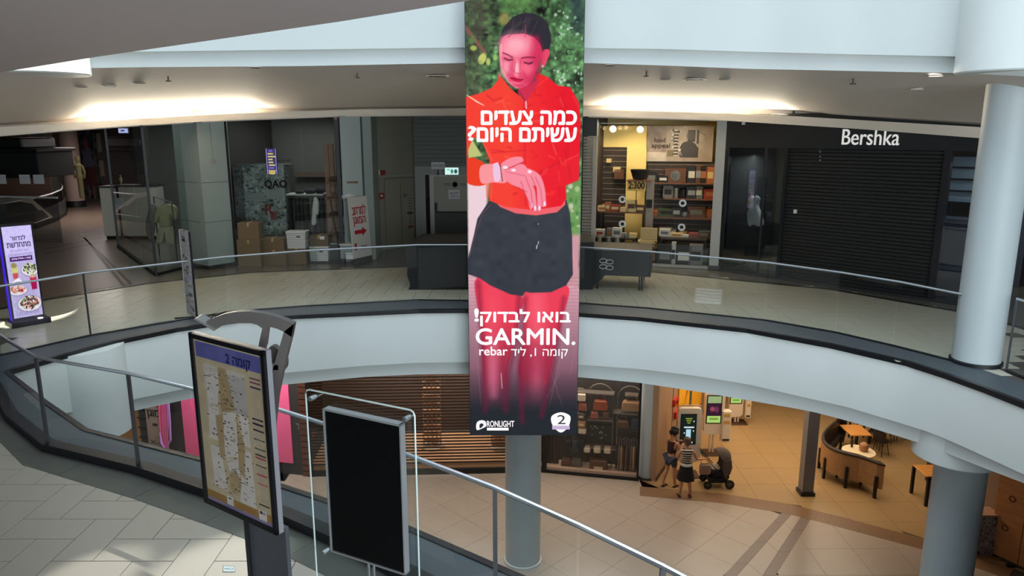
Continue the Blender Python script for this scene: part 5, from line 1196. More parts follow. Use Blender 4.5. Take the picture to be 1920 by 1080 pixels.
# light box advertising stand
b0, b1 = PZ(24, 614), PZ(88, 603); PLS = Plane((b0.x, b0.y), (b1.x, b1.y)); wS = (b1 - b0).length
t = thing('light_box_stand', 'slim black stand with a glowing food poster by the far railing', 'advertising stand', ((b0.x + b1.x) / 2, (b0.y + b1.y) / 2 + .1, .001))
zt2 = PLS.hit(40, 418)[1]
PBX = mat('stand_black', (26, 24, 34), .35)
obj('foot', MB().pbox(PLS, -.04, wS + .04, .001, .1, -.3, .12), PBX, t); obj('frame', MB().pbox(PLS, .0, wS - .02, .1, zt2, -.1, -.005), PBX, t)
obj('side_glow', MB().pbox(PLS, -.006, .012, .12, zt2 - .02, -.09, .0), mat('violet_glow', (60, 30, 200), emit=1.0), t); obj('button', MB().cyl(tuple(PLS.P(wS - .12, 0, .06))[:2], .05, .1, .115, 16), PLAST, t)
cv = Canvas(60, 176, 180, 528, (206, 196, 246)); cv.poly([(0, 60), (60, 55), (60, 176), (0, 176)], (188, 178, 222), 20)
cv.rect(8, 58, 54, 66.5, (74, 24, 110))
def glassd(cx, y0, y1, w, c1, c2):
    cv.poly([(cx - w, y0), (cx + w, y0), (cx + w * .7, y1), (cx - w * .7, y1)], c1, 1); cv.poly([(cx - w * .85, (y0 + y1) / 2), (cx + w * .85, (y0 + y1) / 2), (cx + w * .7, y1), (cx - w * .7, y1)], c2, 3)
glassd(15, 78, 100, 6.5, (204, 206, 120), (190, 80, 90)); cv.ell(14, 74, 6, 5, (150, 140, 90), .5)
def plate(cx, cy, rx, ry, cs, n, rim=(236, 230, 240)):
    cv.ell(cx, cy + 2, rx * 1.05, ry * 1.08, (150, 140, 180), .3); cv.ell(cx, cy + 1, rx, ry, rim, .08)
    for k in range(n):
        q, rr = r_.uniform(0, 2 * PI), math.sqrt(r_.uniform(0, 1)) * .8; cv.ell(cx + rx * rr * math.cos(q), cy - 1 + ry * rr * math.sin(q), r_.uniform(1, 3.4), r_.uniform(.8, 2), r_.choice(cs), .5, rot=r_.uniform(0, 3))
plate(46, 84, 17, 12, ((70, 90, 50), (190, 190, 130), (90, 110, 80), (220, 216, 190), (50, 50, 60)), 70); plate(16, 122, 18, 9, ((190, 60, 60), (220, 130, 90), (150, 30, 50), (230, 200, 180)), 45)
cv.poly([(5, 106), (20, 98), (27, 106), (14, 112)], (236, 234, 246), 1); cv.line([(8, 110), (14, 107), (22, 107)], 1.4, (40, 50, 80))
glassd(50, 100, 124, 7, (196, 40, 80), (170, 20, 80)); cv.ell(50, 98, 6, 4, (200, 170, 140), .5)
plate(36, 150, 24, 15, ((60, 70, 50), (200, 60, 80), (226, 210, 190), (110, 40, 60), (90, 130, 70), (40, 36, 44), (220, 120, 110)), 150)
cv.noise(3, (5, 5, 5), 9)
r = (.045, wS - .05, .16, zt2 - .05); f = lambda u, v: PLS.P(r[0] + (r[1] - r[0]) * u, r[3] + (r[2] - r[3]) * v, .0)
panel('poster', cv, f, SCREEN, t)
PI_ = mat('poster_navy', (32, 24, 84), emit=1); PG = mat('poster_grey', (128, 118, 176), emit=1)
def ptx(s, m, u, v, w, h, **k): text(s, m, f(u, v) + PLS.n * .004, PLS.u, UP, w=w * (r[1] - r[0]), h=h, parent=t, **k)
ptx(heb('לנדוור'), PI_, .5, .125, .5, .09, bold=.018); ptx(heb('מתחדשת'), PI_, .5, .2, .8, .09, bold=.018); ptx(heb('באנו למקום חם'), PG, .5, .265, .62, .05); ptx(heb('התפריט החדש שלנו'), PG, .5, .305, .8, .05)
ptx(heb('קומה 1, מעלית קולנוע'), mat('poster_white', (240, 235, 255), emit=1), .52, .352, .66, .045, bold=.01); ptx('LANDWER', mat('poster_mauve', (150, 142, 196), emit=1), .5, .955, .78, .08, bold=.01)
# roll banner seen almost edge-on
r0, r1 = PZ(352, 592), PZ(369, 600); top_ = PY(345, 430, r0.y)
t = thing('banner_stand', 'narrow white banner stand turned nearly edge-on against the railing', 'advertising stand', ((r0.x + r1.x) / 2, (r0.y + r1.y) / 2, .002))
PR = Plane((r0.x, r0.y), (r1.x, r1.y)); zt3 = PY(350, 430, r0.y).z
cv = Canvas(18, 168, 27, 252, (186, 186, 184)); cv.rect(3, 12, 10, 14, (60, 60, 60)); cv.rect(4, 16, 10, 22, (50, 50, 50))
for k in range(26): cv.ell(r_.uniform(3, 15), 50 + k * 4.2, r_.uniform(1.5, 4), r_.uniform(1, 4), r_.choice(((90, 84, 86), (140, 136, 130), (110, 100, 100), (205, 200, 210))), .4)
cv.rect(3, 84, 16, 100, (190, 180, 210), .8); cv.noise(3, (10, 10, 10), 2)
wR = (r1 - r0).length; a0 = 0; panel('print', cv, lambda u, v: PR.P(a0 + wR * u, zt3 * (1 - v) + .05 * v, .01), PRINT, t)
obj('panel_body', MB().pbox(PR, a0, a0 + wR, .05, zt3, -.03, .0), BLACKM, t); obj('side_rail', MB().pbox(PR, a0 - .015, a0, .05, zt3, -.03, .015), PLAST, t)
obj('foot', MB().rbox(-.32, .32, -.03, .03, .0, .03, .01, M=Matrix.Translation(Vector(PR.P(a0 + wR / 2, .002, 0))) @ Matrix.Rotation(.3, 4, 'Z')), BLACKM, t)

# ================================================================== TALL HANGING SCREEN
YS = 14.2
XS, WS_ = .235, 2.2
zT, zB = 6.3, PY(980, 816, YS).z
bnL = lambda y: 877 - .6 * y / 815; bnR = lambda y: 1096 - 13 * y / 815
y_top = 540 - (540 - 0) * 1.0
t = thing('hanging_screen', 'tall lit advertising screen of a woman in red checking her watch', 'screen', (XS, YS, zB))
obj('cabinet', MB().box(XS - WS_ / 2 - .01, XS + WS_ / 2 + .01, YS + .02, YS + .22, zB - .01, zT), mat('screen_case', (44, 46, 52), .5), t)
for sx in (-.9, .9): obj('cable', MB().tube([(XS + sx, YS + .12, zT), (XS + sx, YS + .12, 8.6)], .015, 6), STEEL, t)
# canvas rows are photo rows mapped through the real plane
z_of = lambda y: PY(980, y, YS).z
ytop = proj((XS, YS, zT))[1]
NYS = 860; ys = np.linspace(ytop, 816, NYS)
cv = Canvas(219, 816 - ytop, 225, NYS, (70, 104, 66), 877, ytop)
cv.Y = np.repeat(np.array([proj((XS, YS, zT + (zB - zT) * k / (NYS - 1)))[1] for k in range(NYS)])[:, None], 225, 1)
Yc = cv.Y
# foliage background, path
cv.noise(26, (16, 24, 16), 11); cv.noise(9, (18, 28, 18), 12); cv.noise(4, (12, 20, 12), 13)
cv.poly([(877, ytop), (930, ytop), (925, 40), (905, 120), (915, 190), (877, 200)], (72, 62, 56), 40, op=.7); cv.poly([(1060, ytop), (1096, ytop), (1096, 60), (1076, 60)], (44, 62, 68), 20, op=.8)
cv.poly([(950, ytop), (1010, ytop), (1000, 24), (945, 20)], (104, 150, 78), 20, op=.6)
cv.line([(875, 48), (912, 98)], 7, (128, 88, 76), 3); cv.ell(908, 110, 7, 11, (196, 200, 110), .4, rot=.4); cv.ell(892, 90, 6, 5, (160, 180, 90), .5); cv.ell(949, 36, 10, 12, (170, 150, 84), .8, .7); cv.ell(932, 108, 4, 6, (150, 190, 110), .6); cv.ell(919, 116, 4, 7, (176, 196, 110), .6)
for k in range(60): cv.ell(r_.uniform(1040, 1094), r_.uniform(20, 175), r_.uniform(1, 3.6), r_.uniform(1, 3.6), r_.choice(((150, 196, 150), (190, 226, 190), (104, 160, 110), (210, 236, 216))), .6, .75)
for k in range(40): cv.ell(r_.uniform(885, 945), r_.uniform(ytop, 190), r_.uniform(2, 6), r_.uniform(2, 7), r_.choice(((96, 140, 80), (56, 84, 54), (120, 156, 96))), .9, .5)
cv.poly([(877, 338), (920, 338), (905, 470), (877, 500)], (236, 208, 218), 6); cv.poly([(1060, 340), (1096, 330), (1096, 455), (1072, 455)], (104, 150, 84), 6); cv.poly([(1072, 440), (1096, 440), (1096, 620), (1060, 600)], (206, 150, 160), 8)
for k in range(22): cv.ell(r_.uniform(1068, 1094), r_.uniform(345, 445), r_.uniform(2, 5), r_.uniform(2, 6), r_.choice(((60, 120, 60), (190, 210, 150), (230, 220, 200), (120, 160, 90))), .7, .7)
def ramp(X, Y):                                   # the stone path darkening downwards in the print
    tt = np.clip((Y - 500) / 260, 0, 1)[..., None]; tt2 = np.clip((Y - 690) / 90, 0, 1)[..., None]
    c = np.array((232, 176, 192)) * (1 - tt) + np.array((104, 66, 82)) * tt; return c * (1 - tt2) + np.array((38, 42, 48)) * tt2
cv.poly([(877, 505), (1096, 540), (1096, 816), (877, 816)], ramp, 2)
m_ = ((Yc > 520)).astype(float)
for k in range(34): y = 520 + k * 6.6; cv.line([(877, y), (1096, y + 1)], 1.1, (120, 84, 96), 1.2, .35 * max(0, 1 - k / 34))
for a_, b_ in (((884, 560), (900, 760)), ((1040, 690), (1080, 800)), ((980, 560), (985, 620)), ((1086, 560), (1040, 760)), ((970, 640), (984, 700)), ((1092, 640), (1082, 700)), ((1060, 700), (1020, 770))): cv.line([a_, b_], 1.6, (190, 140, 156), 2, .22)
cv.blend((np.clip((Yc - 745) / 30, 0, 1)), (38, 43, 50))
SK = (246, 120, 140)
# legs
def leg_col(X, Y):
    s = np.clip((Y - 590) / 150, 0, 1)[..., None]; return np.array((236, 62, 86)) * (1 - s) + np.array((112, 42, 64)) * s
fade = lambda: np.clip((770 - Yc) / 60, 0, 1)
for pts, hx in (([(894, 520), (980, 552), (977, 600), (966, 650), (955, 690), (950, 740), (944, 780), (912, 780), (905, 720), (903, 660), (899, 600)], 925), ([(992, 545), (1072, 535), (1066, 590), (1050, 650), (1040, 700), (1024, 760), (1016, 790), (980, 790), (981, 730), (976, 690), (986, 640), (988, 590)], 1015)):
    c0 = cv.c.copy(); cv.poly(pts, leg_col, 2, True); cv.ell(hx, 600, 16, 60, (255, 104, 124), 1.4, .35); cv.ell(hx - 2, 700, 12, 50, (226, 120, 150), 1.5, .5)
    al = fade()[..., None]; cv.c = cv.c * al + c0 * (1 - al)
for pts in ([(977, 556), (972, 640), (956, 700), (950, 770)], [(990, 560), (978, 690), (984, 790)], [(1066, 560), (1046, 690), (1024, 780)], [(897, 530), (903, 640), (908, 770)]): cv.line(pts, 9, (120, 26, 56), 10, .55)
cv.line([(925, 650), (926, 740)], 12, (214, 110, 146), 14, .5); cv.line([(1012, 560), (1012, 620)], 26, (255, 112, 128), 26, .4); cv.ell(1010, 680, 26, 30, (160, 30, 66), 1.2, .35)
cv.line([(941, 700), (943, 728)], 1.2, (226, 190, 206), 1); cv.line([(1060, 600), (1048, 650), (1030, 720)], 5, (196, 40, 66), 5, .4)
# shorts
cv.poly([(918, 378), (1068, 375), (1075, 400), (1080, 440), (1083, 515), (1070, 535), (1040, 548), (1000, 549), (990, 547), (984, 555), (960, 552), (920, 535), (900, 522), (876, 514), (876, 488), (889, 440), (896, 410)], (52, 56, 66), 1.5)
cv.noise(12, (3, 3, 3), 21, mask=((Yc > 400) & (Yc < 540)).astype(float)); cv.line([(922, 384), (906, 400), (892, 440), (880, 480)], 1.6, (120, 70, 84), 1.5, .7)
cv.line([(1015, 453), (1014, 458)], 1.2, (220, 220, 224)); cv.line([(1012, 460), (1011, 466)], 1.6, (220, 220, 224)); cv.ell(1014, 420, 1, 1, (200, 200, 200))
cv.poly([(925, 372), (1066, 365), (1066, 384), (1050, 398), (1010, 404), (970, 400), (940, 388)], (238, 98, 108), 1.5)
# jacket
RD = (240, 44, 36)
def red(X, Y): 
    s = np.clip((X - 960) / 100, 0, 1)[..., None]; return np.array((246, 62, 48)) * (1 - s) + np.array((232, 8, 34)) * s
cv.poly([(876, 182), (900, 176), (925, 165), (937, 150), (938, 140), (946, 148), (960, 166), (985, 186), (1003, 170), (1010, 136), (1030, 145), (1048, 160), (1072, 164), (1088, 190), (1093, 230), (1091, 335), (1066, 348), (1068, 372), (1058, 386), (1005, 394), (950, 388), (919, 376), (922, 348), (920, 300), (906, 262), (890, 258), (876, 300)], red, 1.5)
cv.poly([(876, 296), (912, 308), (914, 345), (876, 342)], (236, 58, 30), 1.5, True); cv.poly([(888, 262), (906, 292), (880, 296), (880, 280)], (190, 196, 120), 2)
cv.poly([(1015, 320), (1060, 300), (1090, 290), (1091, 338), (1060, 350), (1020, 350)], (234, 20, 40), 3)
for a_, b_, c_ in (((1058, 190), (1084, 230), (196, 10, 30)), ((1066, 210), (1070, 290), (200, 14, 34)), ((1018, 322), (1062, 300), (190, 10, 36)), ((925, 286), (990, 282), (210, 24, 36)), ((1068, 300), (1090, 290), (255, 80, 70)), ((905, 262), (925, 300), (255, 100, 80)), ((1076, 250), (1090, 244), (255, 90, 80)), ((985, 190), (990, 385), (214, 16, 40)), ((1000, 214), (1040, 206), (255, 80, 70)), ((930, 330), (1000, 352), (200, 12, 40)), ((945, 190), (965, 230), (255, 96, 76)), ((1004, 176), (1012, 140), (206, 8, 40)), ((1030, 145), (1012, 160), (255, 60, 60)), ((1088, 200), (1078, 180), (255, 70, 60)), ((1060, 170), (1054, 210), (206, 10, 34))): cv.line([a_, b_], 2, c_, 3, .7)
for k in range(14): cv.line([(878 + k * 1.4, 178 + k * 1.0), (888 + k * 1.8, 184 + k * 1.1)], .9, (255, 214, 190), 1, .8)
cv.poly([(912, 338), (926, 346), (924, 372), (914, 372)], (240, 90, 60), 2, op=.6)
for k in range(70):
    x, y = r_.uniform(900, 1088), r_.uniform(170, 380); a_ = r_.uniform(-.5, .5) + (1.3 if x > 1040 or x < 915 else 0); L_ = r_.uniform(8, 26); j = cv.c[int(np.clip((y - ytop) / (816 - ytop) * NYS, 0, NYS - 1)), int((x - 877) / 219 * 224)]
    if j[0] > 200 and j[1] < 100: cv.line([(x, y), (x + L_ * math.cos(a_) * .6, y + L_ * math.sin(a_))], r_.uniform(1, 3), r_.choice(((190, 4, 34), (255, 104, 84), (206, 12, 36), (255, 80, 64))), 4, .55)
# neck and zip
cv.poly([(975, 168), (1012, 150), (1008, 165), (998, 178), (989, 193), (984, 186)], (208, 40, 74), 1.5, True); cv.line([(989, 190), (990, 203)], 2.4, (236, 190, 200), 1); cv.line([(976, 170), (988, 190)], 1.2, (120, 10, 50), 1)
# head
cv.poly([(941, 70), (948, 52), (966, 32), (984, 25), (1005, 26), (1024, 38), (1033, 58), (1035, 78), (1030, 98), (1022, 118), (1012, 100), (1000, 70), (960, 66), (943, 82)], (44, 40, 50), 1.5, True)
cv.poly([(942, 80), (948, 68), (968, 63), (990, 64), (1006, 72), (1017, 88), (1018, 108), (1010, 128), (1004, 146), (994, 158), (978, 166), (965, 162), (953, 148), (944, 128), (940, 104)], (238, 82, 116), 1.5, True)
cv.ell(970, 84, 26, 19, (255, 178, 194), 1.3, .95); cv.ell(962, 96, 16, 10, (255, 166, 180), 1.3, .7); cv.ell(972, 128, 5, 14, (255, 190, 202), 1.0, .9); cv.ell(953, 124, 8, 18, (255, 172, 186), 1.3, .75); cv.ell(990, 120, 11, 14, (252, 120, 148), 1.3, .7); cv.ell(1006, 110, 9, 34, (196, 24, 74), 1.2, .5); cv.ell(990, 150, 14, 10, (206, 40, 84), 1.3, .5); cv.ell(972, 152, 9, 6, (252, 126, 150), 1.2, .6); cv.ell(962, 128, 5, 9, (206, 60, 96), 1.2, .4); cv.ell(995, 128, 10, 8, (250, 100, 130), 1.3, .5)
cv.poly([(1019, 98), (1028, 92), (1033, 98), (1029, 112), (1022, 126), (1018, 120)], (232, 70, 104), 1.2, True); cv.ell(1020, 124, 1.6, 2, (250, 220, 230), .4)
cv.line([(1008, 72), (1016, 96), (1012, 128), (998, 154)], 9, (190, 20, 70), 12, .6); cv.line([(943, 84), (943, 128), (956, 154), (972, 164)], 2.5, (255, 196, 200), 3, .7); cv.line([(960, 160), (985, 162)], 4, (196, 40, 84), 5, .5); cv.ell(958, 141, 5, 4, (214, 66, 104), 1.2, .5)
cv.ell(955, 109, 9, 6, (206, 62, 104), 1.3, .5); cv.ell(994, 114, 11, 7, (196, 40, 88), 1.3, .55); cv.line([(984, 134), (990, 146)], 1.4, (190, 36, 80), 2.5, .6); cv.line([(955, 134), (958, 144)], 1.2, (190, 50, 88), 2.5, .5)
for k in range(26): q_ = k / 25; cv.line([(946 + 60 * q_, 66 - 4 * math.sin(q_ * 3)), (952 + 66 * q_, 46 - 16 * math.sin(q_ * 3.1))], .8, r_.choice(((86, 66, 76), (28, 26, 34), (120, 92, 100))), 1, .5)
BR = (120, 18, 58); cv.line([(946, 99), (954, 102), (964, 108)], 2, BR, 1.2); cv.line([(981, 109), (992, 107), (1006, 108)], 2, BR, 1.2)
cv.line([(949, 109), (956, 113), (964, 112)], 2.2, (70, 10, 40), 1); cv.line([(986, 117), (994, 120), (1001, 117)], 2.2, (70, 10, 40), 1); cv.line([(950, 106), (960, 107)], 1.4, (255, 150, 170), 1.2, .6); cv.line([(985, 113), (1000, 113)], 1.6, (252, 140, 160), 1.2, .5)
cv.line([(970, 116), (967, 134), (972, 138), (979, 137)], 1.2, (176, 34, 76), 1.5, .7); cv.line([(979, 112), (977, 132)], 1.6, (190, 40, 84), 2, .4)
cv.poly([(959, 146), (966, 144), (974, 147), (984, 149), (978, 154), (966, 152)], (206, 20, 66), 1, True); cv.line([(960, 146), (972, 149), (984, 149)], 1.2, (110, 6, 44), 1)
cv.line([(956, 70), (962, 64), (986, 62), (1000, 68)], 1.4, (90, 30, 50), 1.5, .6); cv.line([(988, 48), (987, 70)], 1.6, (200, 60, 100), 1.2, .7)
for k in range(10): cv.line([(945 + k * 3, 70 - k * 3.2), (960 + k * 3.4, 58 - k * 2.2)], .9, (110, 90, 96), 1, .4)
cv.line([(943, 72), (938, 90), (939, 112), (940, 138)], 1.2, (70, 50, 50), 1.4, .7); cv.ell(940, 140, 3, 4, (200, 120, 120), .5, .7); cv.line([(944, 68), (940, 80), (941, 130), (950, 150)], 1.0, (255, 190, 190), 1, .6)
# forearms, hands, watch
HS, HD = (248, 140, 158), (176, 40, 84)
cv.poly([(903, 312), (930, 308), (950, 320), (952, 342), (928, 342), (904, 343)], (250, 150, 156), 1.3, True)
cv.poly([(945, 322), (975, 312), (1000, 318), (1016, 328), (1024, 345), (1028, 370), (1024, 388), (1017, 380), (1013, 355), (1006, 348), (1000, 352), (1003, 385), (998, 392), (990, 362), (978, 352), (966, 348), (952, 338)], HS, 1.3, True)
for pts in (((984, 340), (992, 362), (1003, 386)), ((994, 333), (1004, 360), (1008, 392)), ((1004, 330), (1014, 352), (1016, 392)), ((1012, 332), (1022, 354), (1026, 384))):
    cv.line(pts, 7.5, HS, 1.5); cv.line([(p[0] - 4, p[1]) for p in pts], 1.2, HD, 1.5, .6); cv.ell(pts[-1][0], pts[-1][1] - 2, 2, 4.5, (244, 224, 244), .4)
cv.poly([(942, 308), (960, 296), (980, 294), (985, 302), (978, 306), (960, 314), (950, 318)], HS, 1.3, True); cv.poly([(960, 318), (976, 308), (988, 310), (990, 318), (975, 322), (963, 322)], HS, 1.3, True)
cv.line([(950, 318), (986, 303)], 1.2, HD, 1.5, .7); cv.ell(950, 314, 5, 3, (252, 230, 240), .4); cv.ell(966, 319, 4.5, 2.6, (252, 230, 240), .4); cv.ell(997, 322, 4, 3, (252, 226, 236), .4); cv.line([(966, 348), (978, 354), (992, 360)], 1.2, HD, 1.5, .6); cv.line([(952, 322), (990, 330)], 1.4, HD, 2, .4)
cv.poly([(927, 307), (936, 304), (941, 314), (941, 336), (936, 342), (929, 340), (927, 325)], (238, 196, 226), 1.2); cv.line([(940, 308), (945, 340)], 1.4, (70, 40, 60), 1.2)
# frame-edge remap: canvas x spans the real panel width
panel('picture', cv, lambda u, v: (XS - WS_ / 2 + WS_ * u, YS, zT + (zB - zT) * v), SCREEN, t)
# rows on the canvas are linear in z, so repaint placement uses photo rows of the same plane (difference under 1%)
TW = mat('screen_white', (255, 250, 252), emit=1.05)
def stx(s, x0, x1, y0, y1, m=TW, **k):
    xa = XS - WS_ / 2 + WS_ * ((x0 + x1) / 2 - bnL(y0)) / (bnR(y0) - bnL(y0)); w_ = WS_ * (x1 - x0) / (bnR(y0) - bnL(y0)); za, zb2 = z_of(y0), z_of(y1)
    text(s, m, (xa, YS - .004, (za + zb2) / 2), (1, 0, 0), UP, w=w_, h=za - zb2, parent=t, **k)
stx(heb('כמה צעדים'), 905, 1081, 208, 233, bold=.035); stx(heb('עשיתם היום?')[0:1], 880, 894, 237, 263, bold=.03); stx(heb('עשיתם היום'), 897, 1081, 240, 265, bold=.035)
stx('!', 888, 895, 579, 602, bold=.03); stx(heb('בואו לבדוק'), 899, 1071, 580, 611, bold=.025); stx('GARMIN.', 890, 1080, 616, 646, bold=.02); stx('rebar', 896, 950, 650, 666, bold=.012); stx(heb('קומה 1, ליד'), 957, 1066, 651, 672, bold=.005)
stx('RONLIGHT', 909, 962, 789, 800, bold=.02); stx('2', 1046, 1062, 778, 795, m=mat('badge_ink', (60, 56, 60), emit=.8))
def sshape(name, pts, m, dy=-.003):
    mb = MB(); P3 = []
    for x, y in pts: P3.append((XS - WS_ / 2 + WS_ * (x - bnL(y)) / (bnR(y) - bnL(y)), z_of(y)))
    obj(name, MB().ext(P3, .003, (0, YS + dy, 0), Vector((1, 0, 0)), UP, Vector((0, 1, 0))), m, t)
sshape('badge', smoothpts([(1053, 773), (1070, 779), (1071, 790), (1066, 802), (1053, 811), (1040, 802), (1034, 790), (1036, 779)], 3), TW, -.0035); sshape('badge_ribbon', [(1036, 798), (1070, 798), (1070, 805), (1036, 805)], mat('badge_mauve', (200, 180, 214), emit=1), -.006)
sshape('logo_strip', [(909, 802), (951, 802), (951, 807), (909, 807)], TW); sshape('logo_mark', smoothpts([(889, 806), (889, 793), (897, 788), (906, 790), (907, 799), (900, 803)], 3), TW, -.004); sshape('logo_counter', smoothpts([(895, 803), (895, 795), (901, 794), (902, 798)], 3), mat('screen_dark', (38, 43, 50), emit=1), -.007)
# ================================================================== LOWER FLOOR (z = -6)
ZL = -6.0
a_, b_ = PZ(584, 893, ZL), PZ(949, 883, ZL)
K0 = (a_.x, a_.y); K1 = (.93, 19.57); K2 = tuple(PZ(1197, 901, ZL))[:2]
def lb(pl, r, d0, d1, m, parent, nm): return obj(nm, MB().pbox(pl, *r, d0, d1), m, parent)
PN = Plane((-11.6, 20.6), K0); LN = (Vector(K0) - Vector((-11.6, 20.6))).length
PINK = mat('pink_panel', (240, 104, 152), .5, noise=.08, nscale=2); CHAR = mat('charcoal_front', (52, 50, 50), .6); LAV = mat('lavender_ribbon', (206, 150, 236), .6)
t = thing('pink_shopfront', 'charcoal shopfront with pink panels on the lower floor behind the map stand', 'shop front', (-8.5, 19.9, ZL))
zt_ = -1.3; A = lambda x, y=800, d=0: PN.hit(x, y, d)[0]
lb(PN, (A(253, 800), A(277), ZL, zt_), -.3, -.2, mat('grey_window', (74, 76, 80), .3), t, 'window_bay')
for y in (765, 782, 800, 818, 836): z = PN.hit(262, y, -.18)[1]; lb(PN, (A(253, 800), A(277), z - .02, z + .02), -.2, -.12, CHAR, t, 'shelf')
lb(PN, (A(298), LN - .25, ZL, zt_), -.2, 0, CHAR, t, 'front_wall')
lb(PN, (A(345), A(374), ZL + .05, zt_), 0, .03, PINK, t, 'pink_panel'); lb(PN, (A(516), A(546, 800), ZL + .35, zt_), 0, .03, PINK, t, 'pink_panel')
for k in range(12): z = PN.hit(575, 715 + k * 15, 0)[1]; 
t = thing('copper_strip', 'ribbed copper-coloured strip at the edge of the slatted shop shutter', 'trim', (K0[0] - .1, K0[1], ZL))
for k in range(26): lb(PN, (LN - .24, LN, ZL + k * .18, ZL + k * .18 + .15), -.1, .05, mat('copper_rib', (112, 74, 60), .4, metal=.5), t, 'rib')
lt = PN.P(A(566), PN.hit(566, 800)[1], .01); text(heb('סגור'), mat('pale_letters', (150, 150, 150), .5), lt, PN.u, UP, w=.34, h=.18, parent=SC.objects['pink_shopfront'])
PX = lambda x, y, d=.0: PN.P(*PN.hit(x, y, d)[:1], PN.hit(x, y, d)[1], d)
t = thing('info_board', 'pale board with dark letters left of the pink drape', 'sign', tuple(PX(286, 848, .1))); r = PN.R(276, 764, 299, 846, .1); lb(PN, r, .06, .1, mat('board_beige', (168, 150, 134), .6), t, 'board'); lb(PN, (r[0], r[1], r[2] - .3, r[2]), .04, .1, CHAR, t, 'foot')
text(heb('מוגן'), DARKB, PN.P((r[0] + r[1]) / 2 + .05, r[3] - .22, .105), PN.u, UP, w=.4, h=.3, parent=t, bold=.02); lb(PN, ((r[0] + r[1]) / 2, r[1] - .05, r[3] - .58, r[3] - .5), .1, .105, DARKB, t, 'mark'); text('X-', DARKB, PN.P((r[0] + r[1]) / 2, r[2] + .3, .105), PN.u, UP, w=.3, h=.14, parent=t)
# drape
mb = MB(); rows_ = []
for k in range(12):
    v = k / 11; y = 752 + 96 * v; x0 = 296 + 10 * v ** 2; x1 = 316 - 3 * v + 5 * v ** 3
    rows_.append([tuple(PN.P(PN.hit(x0 + (x1 - x0) * i / 10, y, .14)[0], PN.hit(306, y, .14)[1], .14 + .035 * math.sin(i * 2.2))) for i in range(11)])
mb.strip(rows_); dr = obj('pink_drape', mb, mat('pink_cloth', (226, 104, 152), .8), None, True); tag(centre(dr), 'long pink drape hanging between the pale board and dark wall', 'drape')
t = thing('ribbon', 'glossy lavender ribbons looped down in front of the pink drape', 'ribbon', tuple(PX(310, 848, .25)))
for k, off in enumerate((0, 2, 4)):
    pts = [PX(313 + off, 750, .22), PX(316 + off, 790, .22), PX(319 + off * .6, 825, .22), PX(311 + off * .3, 846 - off, .24), PX(304 - off * .3, 830, .22), PX(300 + off * .2, 812, .22)]
    obj('strand', MB().tube([p + Vector((0, -.015 * k, 0)) for p in pts], .022, 6), LAV, t, smooth=True)
# ---- slatted shutter shop
PH = Plane(K0, K1); LH = (Vector(K1) - Vector(K0)).length
t = thing('roller_grille', 'wide brown slatted roller grille closing the warm-lit lower shop', 'shutter', base_of(PH, LH / 2, 0, ZL))
BZ = mat('bronze_slat', (60, 46, 38), .35, metal=.4); BZ2 = mat('tan_slat', (176, 128, 92), .5)
for k in range(46):
    z = ZL + .34 + k * .092; mb = MB().pbox(PH, .02, LH - .02, z, z + .04, -.012, .012); obj('slat', mb, BZ, t)
obj('sill', MB().pbox(PH, 0, LH, ZL, ZL + .16, -.2, .03), BLK, t)
obj('platform', MB().pbox(PH, 0, LH, ZL + .16, ZL + .32, -2.2, -.05), mat('platform_tan', (192, 150, 112), .5), t)
for a in (0, LH - .06): obj('guide', MB().pbox(PH, a, a + .06, ZL, -1.3, -.05, .05), BLACKM, t)
struct('wall_grille_shop', MB().pbox(PH, -.3, LH + .2, ZL, -1.25, -3.3, -3.2), mat('brown_back_wall', (92, 76, 66), .7))
for (x, w) in ((812, 40), (938, 34)):
    c0 = PY(x, 862, 20.6); h0 = PY(x, 752 if x < 900 else 812, 20.6).z; h0 = max(h0, -3.2) if x < 900 else -3.9
    s = thing('grid_stand', 'tall tan lattice display stand behind the slats, %s one' % ('larger left' if x < 900 else 'right, half hidden'), 'display stand', (c0.x, 20.6, ZL + .32))
    obj('base', MB().lathe([(0, 0), (.36, 0), (.36, .05), (.1, .09), (0, .09)], (c0.x, 20.6, ZL + .32), 20), mat('pale_base', (190, 170, 150), .5), s)
    W = .26
    for k in range(10):
        z = ZL + .5 + k * (h0 - ZL - .7) / 9; obj('crossbar', MB().box(c0.x - W, c0.x + W, 20.5, 20.7, z, z + .05), mat('lattice_tan', (206, 160, 124), .6), s)
    for k in range(5): x_ = c0.x - W + k * W / 2; obj('upright', MB().box(x_ - .015, x_ + .015, 20.56, 20.6, ZL + .4, h0 - .1), mat('lattice_tan', (206, 160, 124), .6), s)
    obj('top_cap', MB().rbox(c0.x - W, c0.x + W, 20.5, 20.7, h0 - .18, h0, .04), mat('lattice_tan', (206, 160, 124), .6), s)
area('grille_shop_light', (-2.2, 21.2, -1.5), (0, 0, 0), 5, 1.6, 230, (1, .86, .74))
# ---- bag shop
PG_ = Plane(K1, K2); LG = (Vector(K2) - Vector(K1)).length; G = lambda x, y, d: PG_.hit(x, y, d)
t = thing('bag_shopfront', 'glass-fronted bag shop with black frame and pale plinth on lower floor', 'shop front', base_of(PG_, LG / 2, 0, ZL))
pane(PG_, .04, LG / 2, ZL + .12, -1.3, m=glass('clear_glass', (.97, .97, .96), .035), parent=t); pane(PG_, LG / 2 + .01, LG - .04, ZL + .12, -1.3, m=glass('clear_glass', (.97, .97, .96), .035), parent=t)
for a in (0, LG - .06): lb(PG_, (a, a + .06, ZL, -1.3), -.05, .05, BLACKM, t, 'frame_side')
lb(PG_, (0, LG, ZL, ZL + .06), -.05, .05, BLACKM, t, 'frame_base'); lb(PG_, (.06, LG - .06, ZL + .0, ZL + .14), -.5, -.06, mat('pale_plinth', (200, 170, 148), .5), t, 'plinth')
